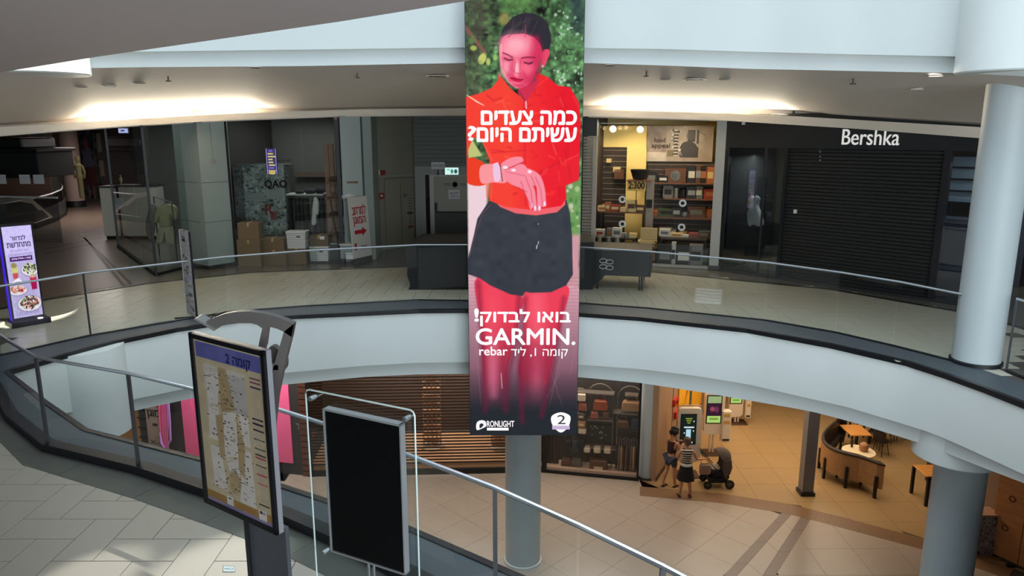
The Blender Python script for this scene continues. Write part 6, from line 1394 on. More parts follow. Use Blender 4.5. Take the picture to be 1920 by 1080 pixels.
struct('wall_bag_shop', MB().pbox(PG_, -.2, LG + .2, ZL, -1.25, -1.0, -.9), mat('bag_back_wall', (66, 62, 58), .7)); struct('wall_bag_party', MB().pbox(PG_, -.1, -.04, ZL, -1.25, -1.4, -.05), DARKB)
area('bag_shop_light', tuple(PG_.P(LG / 2, -1.5, -.35)), (0, 0, 0), 2.2, .5, 95, (1, .85, .72))
t = thing('display_rack', 'black metal rack with arched bars and shelf rails in the bag shop', 'rack', base_of(PG_, LG / 2, -.5, ZL + .14)); RM = mat('rack_metal', (150, 140, 130), .35, metal=.7)
for x0, x1 in ((1075, 1101), (1101, 1150), (1158, 1206)):
    (a0, _), (a1, z1) = G(x0, 760, -.5), G(x1, 760, -.5); zz = G(1120, 742, -.5)[1]; rr = (a1 - a0) / 2
    pts = [PG_.P(a0, ZL + .1, -.5)] + [PG_.P(a0 + rr - rr * math.cos(q), zz + rr * math.sin(q), -.5) for q in np.linspace(0, PI, 11)] + [PG_.P(a1, ZL + .1, -.5)]
    obj('arched_bar', MB().tube(pts, .014, 6), RM, t, smooth=True)
for x0, x1, y in ((1083, 1152, 733), (1172, 1204, 739), (1150, 1204, 771), (1102, 1150, 783), (1083, 1204, 834)):
    (a0, z0), (a1, z1) = G(x0, y, -.4), G(x1, y, -.4); lb(PG_, (a0, min(a1, LG - .1), z0 - .015, z0 + .015), -.55, -.25, RM, t, 'shelf')
BAGC = {'rust': (150, 74, 46), 'tan': (160, 122, 88), 'black': (26, 25, 26), 'brown': (96, 68, 50), 'slate': (50, 62, 66), 'cream': (208, 190, 166), 'rose': (150, 84, 72), 'grey': (96, 88, 80)}
def bag(x, y, w, h, c, lab, d=-.3, handle=True, box=False):
    a, z = G(x, y, d); z0 = z; W = w / 2 * 19.8 / 1370 * 1.03; H = h * 20.5 / 1370
    m = mat('bag_' + c, BAGC[c], .5); o = PG_.P(a, z0, d); t = thing('handbag' if not box else 'box', lab, 'bag' if not box else 'box', tuple(o))
    n = 10; prof = [(0, 0), (1, 0), (1.04, .25), (.96, .75), (.8, 1), (0, 1)]
    M = Matrix.Translation(o) @ Matrix.Rotation(PG_.ang, 4, 'Z'); mb = MB()
    if box: mb.rbox(-W, W, -.12, .12, 0, H, .02, M=M)
    else:
        vs = [M @ Vector((sx * k * W, sy * kk * .1, zz * H)) for (k, zz, kk) in ((1, 0, 1), (1.05, .25, 1), (.98, .7, .8), (.78, 1, .35)) for sx, sy in ((-1, -1), (1, -1), (1, 1), (-1, 1))]
        mb.add(vs, [(i * 4 + j, i * 4 + (j + 1) % 4, i * 4 + 4 + (j + 1) % 4, i * 4 + 4 + j) for i in range(3) for j in range(4)] + [(3, 2, 1, 0), (12, 13, 14, 15)])
    obj('body', mb, m, t)
    obj('flap', MB().rbox(-W * .85, W * .85, -.125, -.09, H * .45, H * .9, .01, M=M), m, t) if not box else obj('label', MB().box(-W * .5, W * .5, -.125, -.12, H * .3, H * .6, M=M), mat('bag_cream', BAGC['cream'], .5), t)
    if handle: obj('handle', MB().tube([M @ Vector((W * .55 * math.cos(q), 0, H + W * .75 * math.sin(q))) for q in np.linspace(0, PI, 9)], .012, 5), m, t, smooth=True)
    return t
for x, y, w, h, c, lab, hd, bxx in (
    (1091, 750, 15, 14, 'cream', 'cream boxed purse at the top left of the bag shop', 0, 1), (1093, 768, 16, 14, 'rose', 'rose purse second from top at the left of the bag shop', 1, 0), (1090, 784, 15, 13, 'grey', 'grey boxed purse third from top, left column', 0, 1), (1091, 799, 15, 13, 'tan', 'tan boxed purse fourth from top, left column', 0, 1), (1092, 811, 15, 10, 'cream', 'pale boxed purse fifth from top, left column', 0, 1),
    (1126, 767, 26, 20, 'rust', 'rust-red handbag on the upper shelf of the bag shop', 1, 0), (1184, 768, 36, 18, 'tan', 'large tan handbag at the upper right of the bag shop', 1, 0), (1168, 800, 22, 14, 'brown', 'small brown handbag below the large tan one', 1, 0), (1193, 806, 20, 24, 'slate', 'slate tote bag at the right edge of the bag shop', 1, 0),
    (1115, 782, 14, 12, 'rose', 'small rose bag below the rust-red handbag', 1, 0), (1136, 782, 12, 12, 'brown', 'small brown bag beside the small rose one', 1, 0),
    (1066, 846, 13, 26, 'black', 'black hanging bag, left of the trio under the screen', 1, 0), (1078, 847, 12, 26, 'slate', 'slate hanging bag in the middle of the trio', 1, 0), (1090, 847, 13, 28, 'black', 'black hanging bag, right of the trio beside the rack bar', 1, 0),
    (1062, 877, 20, 22, 'brown', 'brown duffel on the plinth, leftmost in the bag shop', 0, 0), (1081, 878, 20, 22, 'grey', 'grey brown duffel on the plinth beside the brown one', 0, 0),
    (1101, 846, 12, 10, 'cream', 'cream mini purse, left of three on the low shelf', 0, 1), (1120, 847, 13, 10, 'cream', 'cream mini purse, middle of three on the low shelf', 0, 1), (1139, 848, 13, 10, 'cream', 'cream mini purse, right of three on the low shelf', 0, 1),
    (1122, 888, 34, 30, 'brown', 'large brown case standing on the plinth below the mini purses', 1, 1)):
    bag(x, y, w, h, c, lab, -.3, hd, bxx)
t = thing('dark_display', 'dark speckled display board in the middle of the bag shop', 'display', base_of(PG_, G(1126, 810, -.5)[0], -.5, -4.6)); r = PG_.R(1103, 796, 1150, 828, -.5); lb(PG_, r, -.54, -.5, mat('dark_slate', (40, 46, 46), .4), t, 'board')
for k in range(14): a = r_.uniform(r[0] + .05, r[1] - .05); z = r_.uniform(r[2] + .04, r[3] - .04); lb(PG_, (a, a + .03, z, z + .03), -.5, -.48, mat('bag_cream', BAGC['cream'], .5), t, 'trinket')
for k in range(10):
    x = 1155 + k * 4.6; a, z = G(x, 880, -.2); c = ('black', 'grey', 'tan', 'black', 'brown')[k % 5]; o = PG_.P(a, ZL + .15, -.2); L_ = 1.0 - .03 * (k % 3)
    t = thing('umbrella', '%s folded umbrella, number %s from the left in the hanging row' % (c, ('one', 'two', 'three', 'four', 'five', 'six', 'seven', 'eight', 'nine', 'ten')[k]), 'umbrella', tuple(o), group='folded umbrellas in the bag shop')
    obj('canopy', MB().lathe([(.008, 0), (.03, .15), (.045, L_ * .75), (.015, L_ * .8)], tuple(o), 8), mat('bag_' + c, BAGC[c], .5), t, smooth=True); obj('handle', MB().tube([o + UP * L_ * .8, o + UP * L_, o + UP * (L_ + .05) + PG_.u * .03, o + UP * L_ + PG_.u * .06], .01, 5), RM, t)
t = thing('woven_column', 'dark woven display column behind the white round column', 'display', base_of(PG_, G(1034, 850, -.3)[0], -.6, ZL + .14)); r = PG_.R(1021, 815, 1048, 880, -.3)
for k in range(7): lb(PG_, (r[0] + (r[1] - r[0]) * k / 7, r[0] + (r[1] - r[0]) * (k + .75) / 7, ZL + .15, -4.2), -.4, -.3 + .02 * (k % 2), mat('woven_dark', (64, 56, 46), .8, noise=.4, nscale=30), t, 'strip')
hc = PZ(1214, 902, ZL); column((hc.x + .02, hc.y + .3), .26, ZL, -1.4, 'slim half-round pale column between bag shop and corridor wall', DARKW)
# ---- corridor wall
w0, w1 = PZ(1229, 903, ZL), PZ(1252, 870, ZL); PW = Plane((w0.x, w0.y), (w1.x, w1.y))
CW = mat('corridor_brown', (168, 134, 104), .5)
struct('wall_corridor', MB().pbox(PW, 0, 12, ZL, -1.25, -.3, 0), CW); struct('baseboard_corridor', MB().pbox(PW, 0, 12, ZL, ZL + .12, 0, .02), mat('brown_skirting', (70, 48, 34), .5))
WA = lambda x, y: PW.hit(x, y)
for x in (1259, 1268): a = WA(x, 800)[0]; o = lb(PW, (a, a + .03, ZL + .1, -1.3), 0, .01, mat('brown_skirting', (70, 48, 34), .5), SC.objects['wall_corridor'], 'seam')
t = thing('yellow_poster', 'bright yellow poster panel on the corridor wall behind the order kiosks', 'poster', base_of(PW, WA(1290, 760)[0], .1, -5)); a0, a1 = WA(1271, 760)[0], WA(1313, 750)[0]
lb(PW, (a0, a1, ZL + .6, -1.4), 0, .03, mat('poster_yellow', (246, 180, 30), .5, emit=0), t, 'sheet'); c = PW.P(*WA(1286, 745)[:1], WA(1286, 745)[1], .035)
for k in range(5): obj('leaf_print', MB().ext([(-.3 + .1 * k, -.2), (.0 + .1 * k, .1), (-.1 + .1 * k, .3)], .004, c + UP * (.1 * k), PW.u, UP, PW.n), mat('poster_orange', (214, 130, 30), .6), t)
for (x, y), lb_ in (((1264, 752), 'red alarm bell box high on the brown corridor wall'), ((1266, 775), 'red fire call box low on the brown corridor wall')):
    a, z = WA(x, y); o = PW.P(a, z, 0); t = thing('alarm_box', lb_, 'alarm', tuple(o)); lb(PW, (a - .2, a + .2, z - .1, z + .1), 0, .09, mat('alarm_red2', (196, 40, 28), .5), t, 'case'); lb(PW, (a - .06, a + .06, z - .04, z + .04), .09, .12, mat('dark_red', (90, 20, 16), .5), t, 'button')
# ---- order kiosks
KW = mat('kiosk_white', (214, 200, 180), .35); 
def kiosk(lab, x0, y0, x1, y1, sx0, sy0, sx1, sy1, Y, scr, term=None, yaw=0, polex=None):
    a, b = PY(x0, y1, Y), PY(x1, y0, Y); t = thing('order_kiosk', lab, 'kiosk', ((a.x + b.x) / 2, Y, ZL))
    W = b.x - a.x; cx = (a.x + b.x) / 2
    body = smoothpts([(a.x, a.z), (a.x, b.z - .1), (a.x + .08, b.z), (b.x - .08, b.z), (b.x, b.z - .1), (b.x, a.z)], 1)
    rr = .1; pts = [(a.x, a.z + rr), (a.x, b.z - rr), (a.x + rr * .3, b.z - rr * .3), (a.x + rr, b.z), (b.x - rr, b.z), (b.x - rr * .3, b.z - rr * .3), (b.x, b.z - rr), (b.x, a.z + rr), (b.x - rr, a.z), (a.x + rr, a.z)]
    obj('body', MB().ext(pts, .16, (0, Y, 0), Vector((1, 0, 0)), UP, Vector((0, 1, 0))), KW, t)
    obj('side_band', MB().ext([(p[0] + .04, p[1] + .03) for p in pts], .06, (0, Y + .17, 0), Vector((1, 0, 0)), UP, Vector((0, 1, 0))), mat('kiosk_tan', (170, 134, 100), .4), t)
    c, d = PY(sx0, sy1, Y), PY(sx1, sy0, Y); obj('bezel', MB().box(c.x, d.x, Y - .012, Y, c.z, d.z), BLK, t)
    m = .03; panel('display', scr, lambda u, v: (c.x + m + (d.x - c.x - 2 * m) * u, Y - .014, d.z - m - (d.z - c.z - 2 * m) * v), SCREEN, t)
    px = cx if polex is None else PY(polex, 800, Y).x
    for s in (-.05, .05): obj('pole', MB().box(px + s - .025, px + s + .025, Y + .04, Y + .12, ZL + .03, a.z + .02), KW, t)
    obj('foot', MB().rbox(px - .32, px + .32, Y - .2, Y + .3, ZL, ZL + .03, .01), mat('brown_skirting', (70, 48, 34), .5), t)
    if b.z < a.z + 1.0:
        e = PY((sx0 + sx1) / 2, sy1 + 10, Y); obj('scanner', MB().box(e.x - .04, e.x + .06, Y - .05, Y, e.z - .1, e.z + .06), BLK, t); obj('card_slot', MB().box(e.x + .12, e.x + .3, Y - .02, Y, e.z - .08, e.z + .05), mat('dark_plum', (70, 40, 40), .4), t)
    if term:
        (tx0, ty0, tx1, ty1) = term; c, d = PY(tx0, ty1, Y - .1), PY(tx1, ty0, Y - .1)
        obj('terminal', MB().rbox(c.x, d.x, Y - .1, Y + .12, c.z, d.z, .03), KW, t)
        for k in range(2): z = d.z - .12 - k * .22; tb = obj('terminal_screen', MB().box(c.x + .04, d.x - .05, Y - .106, Y - .1, z - .07, z + .03), mat('terminal_amber', (190, 150, 70), .4), t)
        obj('terminal_slot', MB().box(c.x + .03, d.x - .04, Y - .106, Y - .1, c.z + .06, c.z + .12), BLK, t)
    return t
def menu(dark=True, green=False):
    cv = Canvas(32, 54, 64, 108, (22, 34, 30) if dark else (52, 26, 44))
    if dark:
        for k in range(3): cv.rect(9 + k * 2, 6 + k * 4, 24 - k * 2, 8 + k * 4, (180, 190, 60), .8)
        cv.rect(6, 22, 29, 24.5, (220, 232, 240)); cv.rect(11, 27, 22, 45, (176, 212, 232)); cv.rect(11, 47, 22, 48, (120, 140, 140)); 
        for x, y in ((28, 12), (28, 30), (7, 34), (26, 52)): cv.ell(x, y, 1.4, 1.4, (220, 236, 236), .4)
    else:
        cv.rect(0, 0, 32, 14, (150, 170, 120)); cv.rect(0, 40, 32, 54, (170, 205, 110)); cv.rect(6, 44, 26, 48, (110, 150, 60)); cv.ell(12, 26, 6, 5, (150, 70, 90), .8); cv.ell(22, 27, 5, 6, (110, 50, 80), .8)
    return cv
kiosk('nearest white order kiosk with a glowing dark screen beside the two women', 1268, 766, 1318, 866, 1274, 776, 1307, 833, 19.35, menu(True))
kiosk('middle white order kiosk with a green and plum screen and side terminal', 1319, 737, 1361, 815, 1323, 741, 1355, 794, 20.8, menu(False), (1352, 771, 1373, 830), polex=1337)
kiosk('farthest white order kiosk partly cut off by the slab edge', 1366, 712, 1397, 782, 1368, 716, 1394, 757, 23.2, menu(False), (1397, 741, 1411, 785), polex=1381)
p = PY(1297, 745, 19.5); tag(centre(obj('conduit', MB().tube([(p.x, 19.62, -4.15), (p.x, 19.62, -1.5)], .035, 8), RM)), 'twin metal conduit rising from the nearest order kiosk', 'pipe')
# ---- people
def skin(name, nodes, edges, m, parent, root=0, sub_=1, off=None):
    me = bpy.data.meshes.new(name); off = wloc(parent)
    ks = list(nodes); me.from_pydata([Vector(nodes[k][:3]) - off for k in ks], [(ks.index(a), ks.index(b)) for a, b in edges], [])
    o = bpy.data.objects.new(name, me); COL.objects.link(o); sk = o.modifiers.new('s', 'SKIN'); sk.use_smooth_shade = True
    for k, v in zip(ks, me.skin_vertices[0].data):
        r = nodes[k][3]; v.radius = r if isinstance(r, tuple) else (r, r); v.use_root = (ks.index(k) == root)
    sb = o.modifiers.new('b', 'SUBSURF'); sb.levels = sub_; sb.render_levels = sub_
    dg = bpy.context.evaluated_depsgraph_get(); dg.update(); nm = bpy.data.meshes.new_from_object(o.evaluated_get(dg)); bpy.data.objects.remove(o)
    nm.name = name; nm.materials.clear(); nm.materials.append(m)
    for p_ in nm.polygons: p_.use_smooth = True
    o = bpy.data.objects.new(name, nm); COL.objects.link(o); o.parent = parent; return o
def ball(c, rx, ry, rz, M=None, n=16, mb=None):
    mb = mb or MB(); prof = [(math.sin(PI * k / 10), -math.cos(PI * k / 10)) for k in range(11)]
    return mb.lathe([(max(r, 1e-7), z) for r, z in prof], tuple(c), n, M=(M or Matrix.Identity(3)) @ Matrix.Diagonal((rx, ry, rz)))
SKN = mat('skin_tan', (186, 132, 98), .6); HAIRD = mat('hair_dark', (30, 22, 20), .7, noise=.3, nscale=40, bump=.8); HAIRB = mat('hair_brown', (92, 66, 46), .7, noise=.3, nscale=40, bump=.6)
def hand(t, w, dirv, palm, s=1.0, m=SKN):
    dirv = dirv.normalized(); side_ = dirv.cross(palm).normalized(); nodes = {'w': (*w, .022 * s), 'p': (*(w + dirv * .05 * s), (.03 * s))}; edges = [('w', 'p')]
    for k, (o, L) in enumerate(((-.03, .062), (-.01, .075), (.01, .07), (.028, .055))):
        b = w + dirv * .085 * s + side_ * o * s; m1 = b + dirv * L * .5 * s - palm * .006; e_ = b + dirv * L * s * .9 - palm * .03 * s
        nodes['f%da' % k] = (*b, .010 * s); nodes['f%db' % k] = (*m1, .0085 * s); nodes['f%dc' % k] = (*e_, .007 * s); edges += [('p', 'f%da' % k), ('f%da' % k, 'f%db' % k), ('f%db' % k, 'f%dc' % k)]
    b = w + dirv * .03 * s - side_ * .04 * s; e_ = b + dirv * .045 * s - side_ * .025 * s; nodes['ta'] = (*b, .011 * s); nodes['tb'] = (*e_, .009 * s); edges += [('p', 'ta'), ('ta', 'tb')]
    return nodes, edges
def woman(base, yaw, H, lab, pose, hair, top, bottom, shoes):
    t = thing('person', lab, 'person', base); s = H / 1.65; Rz = Matrix.Rotation(yaw, 3, 'Z'); B = Vector(base)
    P_ = lambda x, y, z: B + Rz @ Vector((x, y, z)) * s         # local: +y is forward, +x is her right
    N = {}
    def n(k, x, y, z, r): N[k] = (*P_(x, y, z), r * s if not isinstance(r, tuple) else (r[0] * s, r[1] * s))
    lean = pose.get('lean', 0)
    n('pel', 0, 0, .9, .125); n('wai', 0, .01, 1.03, .1); n('che', 0, .01 + lean * .5, 1.2, .118); n('nkb', 0, lean, 1.345, .055); n('nek', 0, lean + .01, 1.41, .045); n('hd0', 0, lean + pose['hx'] * .3 + .02, 1.47, .065); n('hd1', 0, lean + pose['hx'] * .6 + .02, 1.54, .085); n('hd2', 0, lean + pose['hx'] + .01, 1.59, .07)
    E = [('pel', 'wai'), ('wai', 'che'), ('che', 'nkb'), ('nkb', 'nek'), ('nek', 'hd0'), ('hd0', 'hd1'), ('hd1', 'hd2')]
    for sd, sg in (('r', 1), ('l', -1)):
        k, a = pose['knee_' + sd], pose['foot_' + sd]
        n('hip' + sd, sg * .085, 0, .84, .095); n('thi' + sd, sg * .09 + k[0] * .5, k[1] * .5, .66, .08); n('kne' + sd, sg * .09 + k[0], k[1], .46, .055); n('cal' + sd, sg * .09 + (k[0] + a[0]) / 2, (k[1] + a[1]) / 2 - .012, .33, .055); n('ank' + sd, sg * .09 + a[0], a[1], .08, .033); n('toe' + sd, sg * .095 + a[0] * 1.1, a[1] + .13, .03, .028)
        E += [('pel', 'hip' + sd), ('hip' + sd, 'thi' + sd), ('thi' + sd, 'kne' + sd), ('kne' + sd, 'cal' + sd), ('cal' + sd, 'ank' + sd), ('ank' + sd, 'toe' + sd)]
        e_, w = pose['elb_' + sd], pose['wri_' + sd]
        n('sho' + sd, sg * .165, lean, 1.315, .05); n('uar' + sd, (sg * .165 + e_[0]) / 2, (lean + e_[1]) / 2, (1.315 + e_[2]) / 2, .043); n('elb' + sd, *e_, .035); n('far' + sd, *[(p + q) / 2 for p, q in zip(e_, w)], .033); n('wri' + sd, *w, .022)
        E += [('che', 'sho' + sd), ('sho' + sd, 'uar' + sd), ('uar' + sd, 'elb' + sd), ('elb' + sd, 'far' + sd), ('far' + sd, 'wri' + sd)]
        dv = Vector(N['wri' + sd][:3]) - Vector(N['elb' + sd][:3]); hn, he = hand(t, Vector(N['wri' + sd][:3]), dv, Vector((0, 0, 1)), s)
        for q, v in hn.items():
            if q != 'w': N[sd + q] = v
        E += [(('wri' + sd) if a_ == 'w' else sd + a_, sd + b_) for a_, b_ in he]
    skin('body', N, E, SKN, t, 0, 1)
    hc = P_(0, lean + pose['hx'] * .8 + .01, 1.565); q = Rz
    # face: eyes, nose, mouth, ears
    fwd = Rz @ Vector((0, 1, -.25)).normalized(); rt = Rz @ Vector((1, 0, 0)); upv = rt.cross(fwd).normalized()
    mb = MB()
    for sx in (-.03, .03): ball(hc + fwd * .085 * s + rt * sx * s + upv * .0, .011 * s, .011 * s, .008 * s, n=8, mb=mb)
    obj('eyes', mb, mat('eye_dark', (30, 24, 22), .3), t); obj('nose', ball(hc + fwd * .098 * s - upv * .028 * s, .012 * s, .016 * s, .02 * s, n=8), SKN, t, smooth=True); obj('mouth', ball(hc + fwd * .088 * s - upv * .058 * s, .022 * s, .012 * s, .006 * s, n=8), mat('lips', (150, 76, 70), .5), t, smooth=True)
    mb = MB(); [ball(hc + rt * sx * s - upv * .01 * s, .012 * s, .018 * s, .028 * s, n=8, mb=mb) for sx in (-.088, .088)]; obj('ears', mb, SKN, t, smooth=True)
    hair(t, hc, fwd, rt, upv, s); top(t, N, P_, s); bottom(t, N, P_, s); shoes(t, N, P_, s)
    return t
def hair_curly(t, hc, fwd, rt, upv, s):
    mb = MB(); rr = random.Random(3); ball(hc - fwd * .03 * s + upv * .03 * s, .115 * s, .115 * s, .11 * s, mb=mb)
    for k in range(46):
        q = rr.uniform(0, 2 * PI); ph = rr.uniform(-.9, 1.2); d = rt * math.cos(q) * math.cos(ph) + fwd * (math.sin(q) * math.cos(ph)) + upv * math.sin(ph)
        if d.dot(fwd) > .35 and ph < .75: continue
        ball(hc - fwd * .035 * s + upv * .02 * s + d * .115 * s, .035 * s, .035 * s, .035 * s, n=7, mb=mb)
    obj('hair', mb, HAIRD, t, smooth=True)
def hair_bun(t, hc, fwd, rt, upv, s):
    mb = MB(); ball(hc - fwd * .02 * s + upv * .022 * s, .098 * s, .105 * s, .1 * s, mb=mb); ball(hc - fwd * .1 * s + upv * .05 * s, .045 * s, .045 * s, .04 * s, n=10, mb=mb)
    for k in range(6): ball(hc - fwd * .07 * s - upv * (.02 + .012 * k) * s, .07 * s, .04 * s, .03 * s, n=8, mb=mb)
    obj('hair', mb, HAIRB, t, smooth=True)
def grow(N, ks, f, add=0):
    out = {}
    for k in ks:
        v = N[k]; r = v[3]; out[k] = (v[0], v[1], v[2], (r * f + add))
    return out
def striped_top(t, N, P_, s):
    m = bpy.data.materials.new('striped_cloth'); m.use_nodes = True; nt = m.node_tree; b = nt.nodes['Principled BSDF']; g = nt.nodes.new('ShaderNodeNewGeometry'); sx = nt.nodes.new('ShaderNodeSeparateXYZ'); mt = nt.nodes.new('ShaderNodeMath'); mt.operation = 'MULTIPLY'; mt.inputs[1].default_value = 2 * PI / .062
    sn = nt.nodes.new('ShaderNodeMath'); sn.operation = 'SINE'; gt = nt.nodes.new('ShaderNodeMath'); gt.operation = 'GREATER_THAN'; gt.inputs[1].default_value = .35; mx = nt.nodes.new('ShaderNodeMix'); mx.data_type = 'RGBA'; mx.inputs[6].default_value = (*lin((34, 30, 32)), 1); mx.inputs[7].default_value = (*lin((214, 200, 184)), 1)
    L = nt.links.new; L(g.outputs['Position'], sx.inputs[0]); L(sx.outputs[2], mt.inputs[0]); L(mt.outputs[0], sn.inputs[0]); L(sn.outputs[0], gt.inputs[0]); L(gt.outputs[0], mx.inputs[0]); L(mx.outputs[2], b.inputs['Base Color']); b.inputs['Roughness'].default_value = .85
    G_ = grow(N, ('pel', 'wai', 'che'), 1.13, .014); G_['nk'] = (*(Vector(N['nkb'][:3]) + Vector((0, 0, -.01))), .085 * s); G_['sr'] = (*((Vector(N['shor'][:3]) * .85 + Vector(N['nkb'][:3]) * .15)), .066 * s); G_['sl'] = (*((Vector(N['shol'][:3]) * .85 + Vector(N['nkb'][:3]) * .15)), .066 * s)
    skin('striped_top', G_, [('pel', 'wai'), ('wai', 'che'), ('che', 'nk'), ('nk', 'sr'), ('nk', 'sl')], m, t, 1, 1)
    c = P_(0, 0, .97); obj('white_hem', MB().lathe([(.165 * s, -.03), (.168 * s, .03), (.16 * s, .035)], tuple(c), 20, cap=False), PLAST, t, smooth=True)
def dark_top(t, N, P_, s):
    G_ = grow(N, ('wai', 'che'), 1.1, .01); G_['pe'] = (*(Vector(N['pel'][:3]) + Vector((0, 0, .06))), .13 * s); G_['nb'] = (*(Vector(N['nkb'][:3]) * .6 + Vector(N['che'][:3]) * .4), .1 * s); G_['sr'] = (*((Vector(N['shor'][:3]) * .55 + Vector(N['nkb'][:3]) * .45)), .04 * s); G_['sl'] = (*((Vector(N['shol'][:3]) * .55 + Vector(N['nkb'][:3]) * .45)), .04 * s)
    skin('tank_top', G_, [('pe', 'wai'), ('wai', 'che'), ('che', 'nb'), ('nb', 'sr'), ('nb', 'sl')], mat('plum_cloth', (50, 26, 28), .85), t, 1, 1)
def flare(t, P_, s, z0, z1, r0, r1, m, nm, sq=.8, M=None):
    n = 28; vs = []; rings = 7
    for k in range(rings):
        v = k / (rings - 1); r = r0 + (r1 - r0) * v
        for j in range(n): q = 2 * PI * j / n; w_ = 1 + .05 * v * math.sin(q * 7); vs.append(P_(math.cos(q) * r * w_, math.sin(q) * r * sq * w_, z0 + (z1 - z0) * v))
    fs = [(k * n + j, k * n + (j + 1) % n, (k + 1) * n + (j + 1) % n, (k + 1) * n + j) for k in range(rings - 1) for j in range(n)]
    obj(nm, MB().add(vs, fs), m, t, smooth=True)
def black_skirt(t, N, P_, s): flare(t, P_, s, .95, .52, .15, .235, mat('black_skirt', (16, 15, 17), .85), 'skirt', .85)
def denim(t, N, P_, s):
    G_ = {'pel': (*N['pel'][:3], .145 * s)}
    for sd in 'rl': G_['h' + sd] = (*N['hip' + sd][:3], .108 * s); G_['t' + sd] = (*N['thi' + sd][:3], .092 * s); G_['k' + sd] = (*(Vector(N['thi' + sd][:3]) * .65 + Vector(N['kne' + sd][:3]) * .35), .084 * s)
    skin('shorts', G_, [('pel', 'hr'), ('pel', 'hl'), ('hr', 'tr'), ('hl', 'tl'), ('tr', 'kr'), ('tl', 'kl')], mat('denim', (62, 68, 84), .85), t, 0, 1)
def sandals(t, N, P_, s):
    for sd in 'rl':
        a, b = Vector(N['ank' + sd][:3]), Vector(N['toe' + sd][:3]); d = (b - a); d.z = 0; d.normalize(); c = (a + b) / 2; c.z = wloc(t).z + .012; q = math.atan2(d.y, d.x)
        M = Matrix.Translation(c) @ Matrix.Rotation(q, 4, 'Z'); t_ = obj('sandal', MB().rbox(-.12, .12, -.045, .045, -.012, .012, .008, M=M), mat('sandal_brown', (60, 34, 26), .6), t)
        obj('strap', MB().tube([M @ Vector((.05, -.042, 0)), M @ Vector((.05, 0, .06)), M @ Vector((.05, .042, 0))], .009, 5), mat('sandal_brown', (60, 34, 26), .6), t)
pb = PZ(1284, 932, ZL); pa_ = PZ(1256, 912, ZL)
woman((pb.x, pb.y, ZL), math.radians(-4), 1.66, 'person seen from behind in a striped sleeveless top and short black skirt', dict(lean=.03, hx=.07, knee_r=(.0, .03), knee_l=(-.01, .04), foot_r=(.05, 0), foot_l=(-.05, 0), elb_r=(.27, .03, 1.08), wri_r=(.47, .14, 1.05), elb_l=(-.25, .03, 1.1), wri_l=(-.12, .26, 1.16)), hair_bun, striped_top, black_skirt, sandals)
woman((pa_.x, pa_.y, ZL), math.radians(-52), 1.66, 'person with dark curly hair in a dark top and denim shorts at the kiosk', dict(lean=.04, hx=.08, knee_r=(.0, .06), knee_l=(-.02, -.02), foot_r=(.02, .06), foot_l=(-.03, -.16), elb_r=(.21, .08, 1.07), wri_r=(.12, .3, 1.16), elb_l=(-.2, .08, 1.08), wri_l=(-.04, .3, 1.22)), hair_curly, dark_top, denim, sandals)
# ---- pushchair
pc = PZ(1341, 909, ZL); t = thing('pushchair', 'grey pushchair with a rounded hood and hanging tan bag beside the women', 'pushchair', (pc.x, pc.y, ZL)); SB = Vector((pc.x, pc.y, ZL))
GC = mat('pushchair_grey', (92, 80, 74), .85); GCD = mat('pushchair_dark', (36, 34, 38), .8); Q = lambda x, y, z: SB + Vector((x, y, z))
hood = MB(); rw = []
for k in range(9):
    th = math.radians(-15 + k * 17); rw.append([tuple(Q(.1 + .3 * math.cos(th) * (1) * math.sin(ph) , .22 * math.cos(ph), .82 + .3 * math.sin(th) * math.sin(ph) + .0)) for ph in np.linspace(0.08, PI - .08, 9)])
hood.strip(rw); obj('hood', hood, GC, t, smooth=True)
sh = [(.30, .78), (.34, .6), (.3, .42), (.12, .34), (-.12, .34), (-.22, .44), (-.2, .5), (.0, .48), (.1, .62), (.12, .8)]
obj('seat', MB().ext(sh, .4, Q(0, -.2, 0), Vector((1, 0, 0)), UP, Vector((0, 1, 0))), GCD, t); obj('side_panel', MB().ext([(.34, .84), (.37, .62), (.32, .42), (.16, .36), (.1, .6), (.12, .84)], .02, Q(0, -.235, 0), Vector((1, 0, 0)), UP, Vector((0, 1, 0))), GC, t)
for sy in (-.23, .23):
    obj('frame_tube', MB().tube([Q(-.42, sy, .98), Q(-.2, sy, .72), Q(.3, sy, .16)], .014, 6), BLACKM, t, smooth=True); obj('frame_tube', MB().tube([Q(.0, sy, .5), Q(-.28, sy, .14)], .014, 6), BLACKM, t, smooth=True)
obj('handlebar', MB().tube([Q(-.42, -.23, .98), Q(-.45, 0, 1.0), Q(-.42, .23, .98)], .018, 8), BLK, t, smooth=True)
for x, y, r in ((.32, -.24, .13), (.32, .24, .13), (-.28, -.24, .11), (-.28, .24, .11)):
    w = obj('wheel', MB().lathe([(r * .55, -.02), (r, -.025), (r * 1.02, 0), (r, .025), (r * .55, .02)], tuple(Q(x, y, r)), 20, M=Matrix.Rotation(math.radians(90), 3, 'X'), cap=False), BLK, t, smooth=True)
    obj('hub', MB().lathe([(0, -.015), (r * .55, -.01), (r * .55, .01), (0, .015)], tuple(Q(x, y, r)), 12, M=Matrix.Rotation(math.radians(90), 3, 'X')), DSTEEL, t)
obj('basket', MB().rbox(-.24, .28, -.2, .2, .14, .3, .03, M=Matrix.Translation(SB)), GCD, t); obj('footrest', MB().rbox(-.34, -.2, -.17, .17, .36, .46, .03, M=Matrix.Translation(SB)), GC, t)
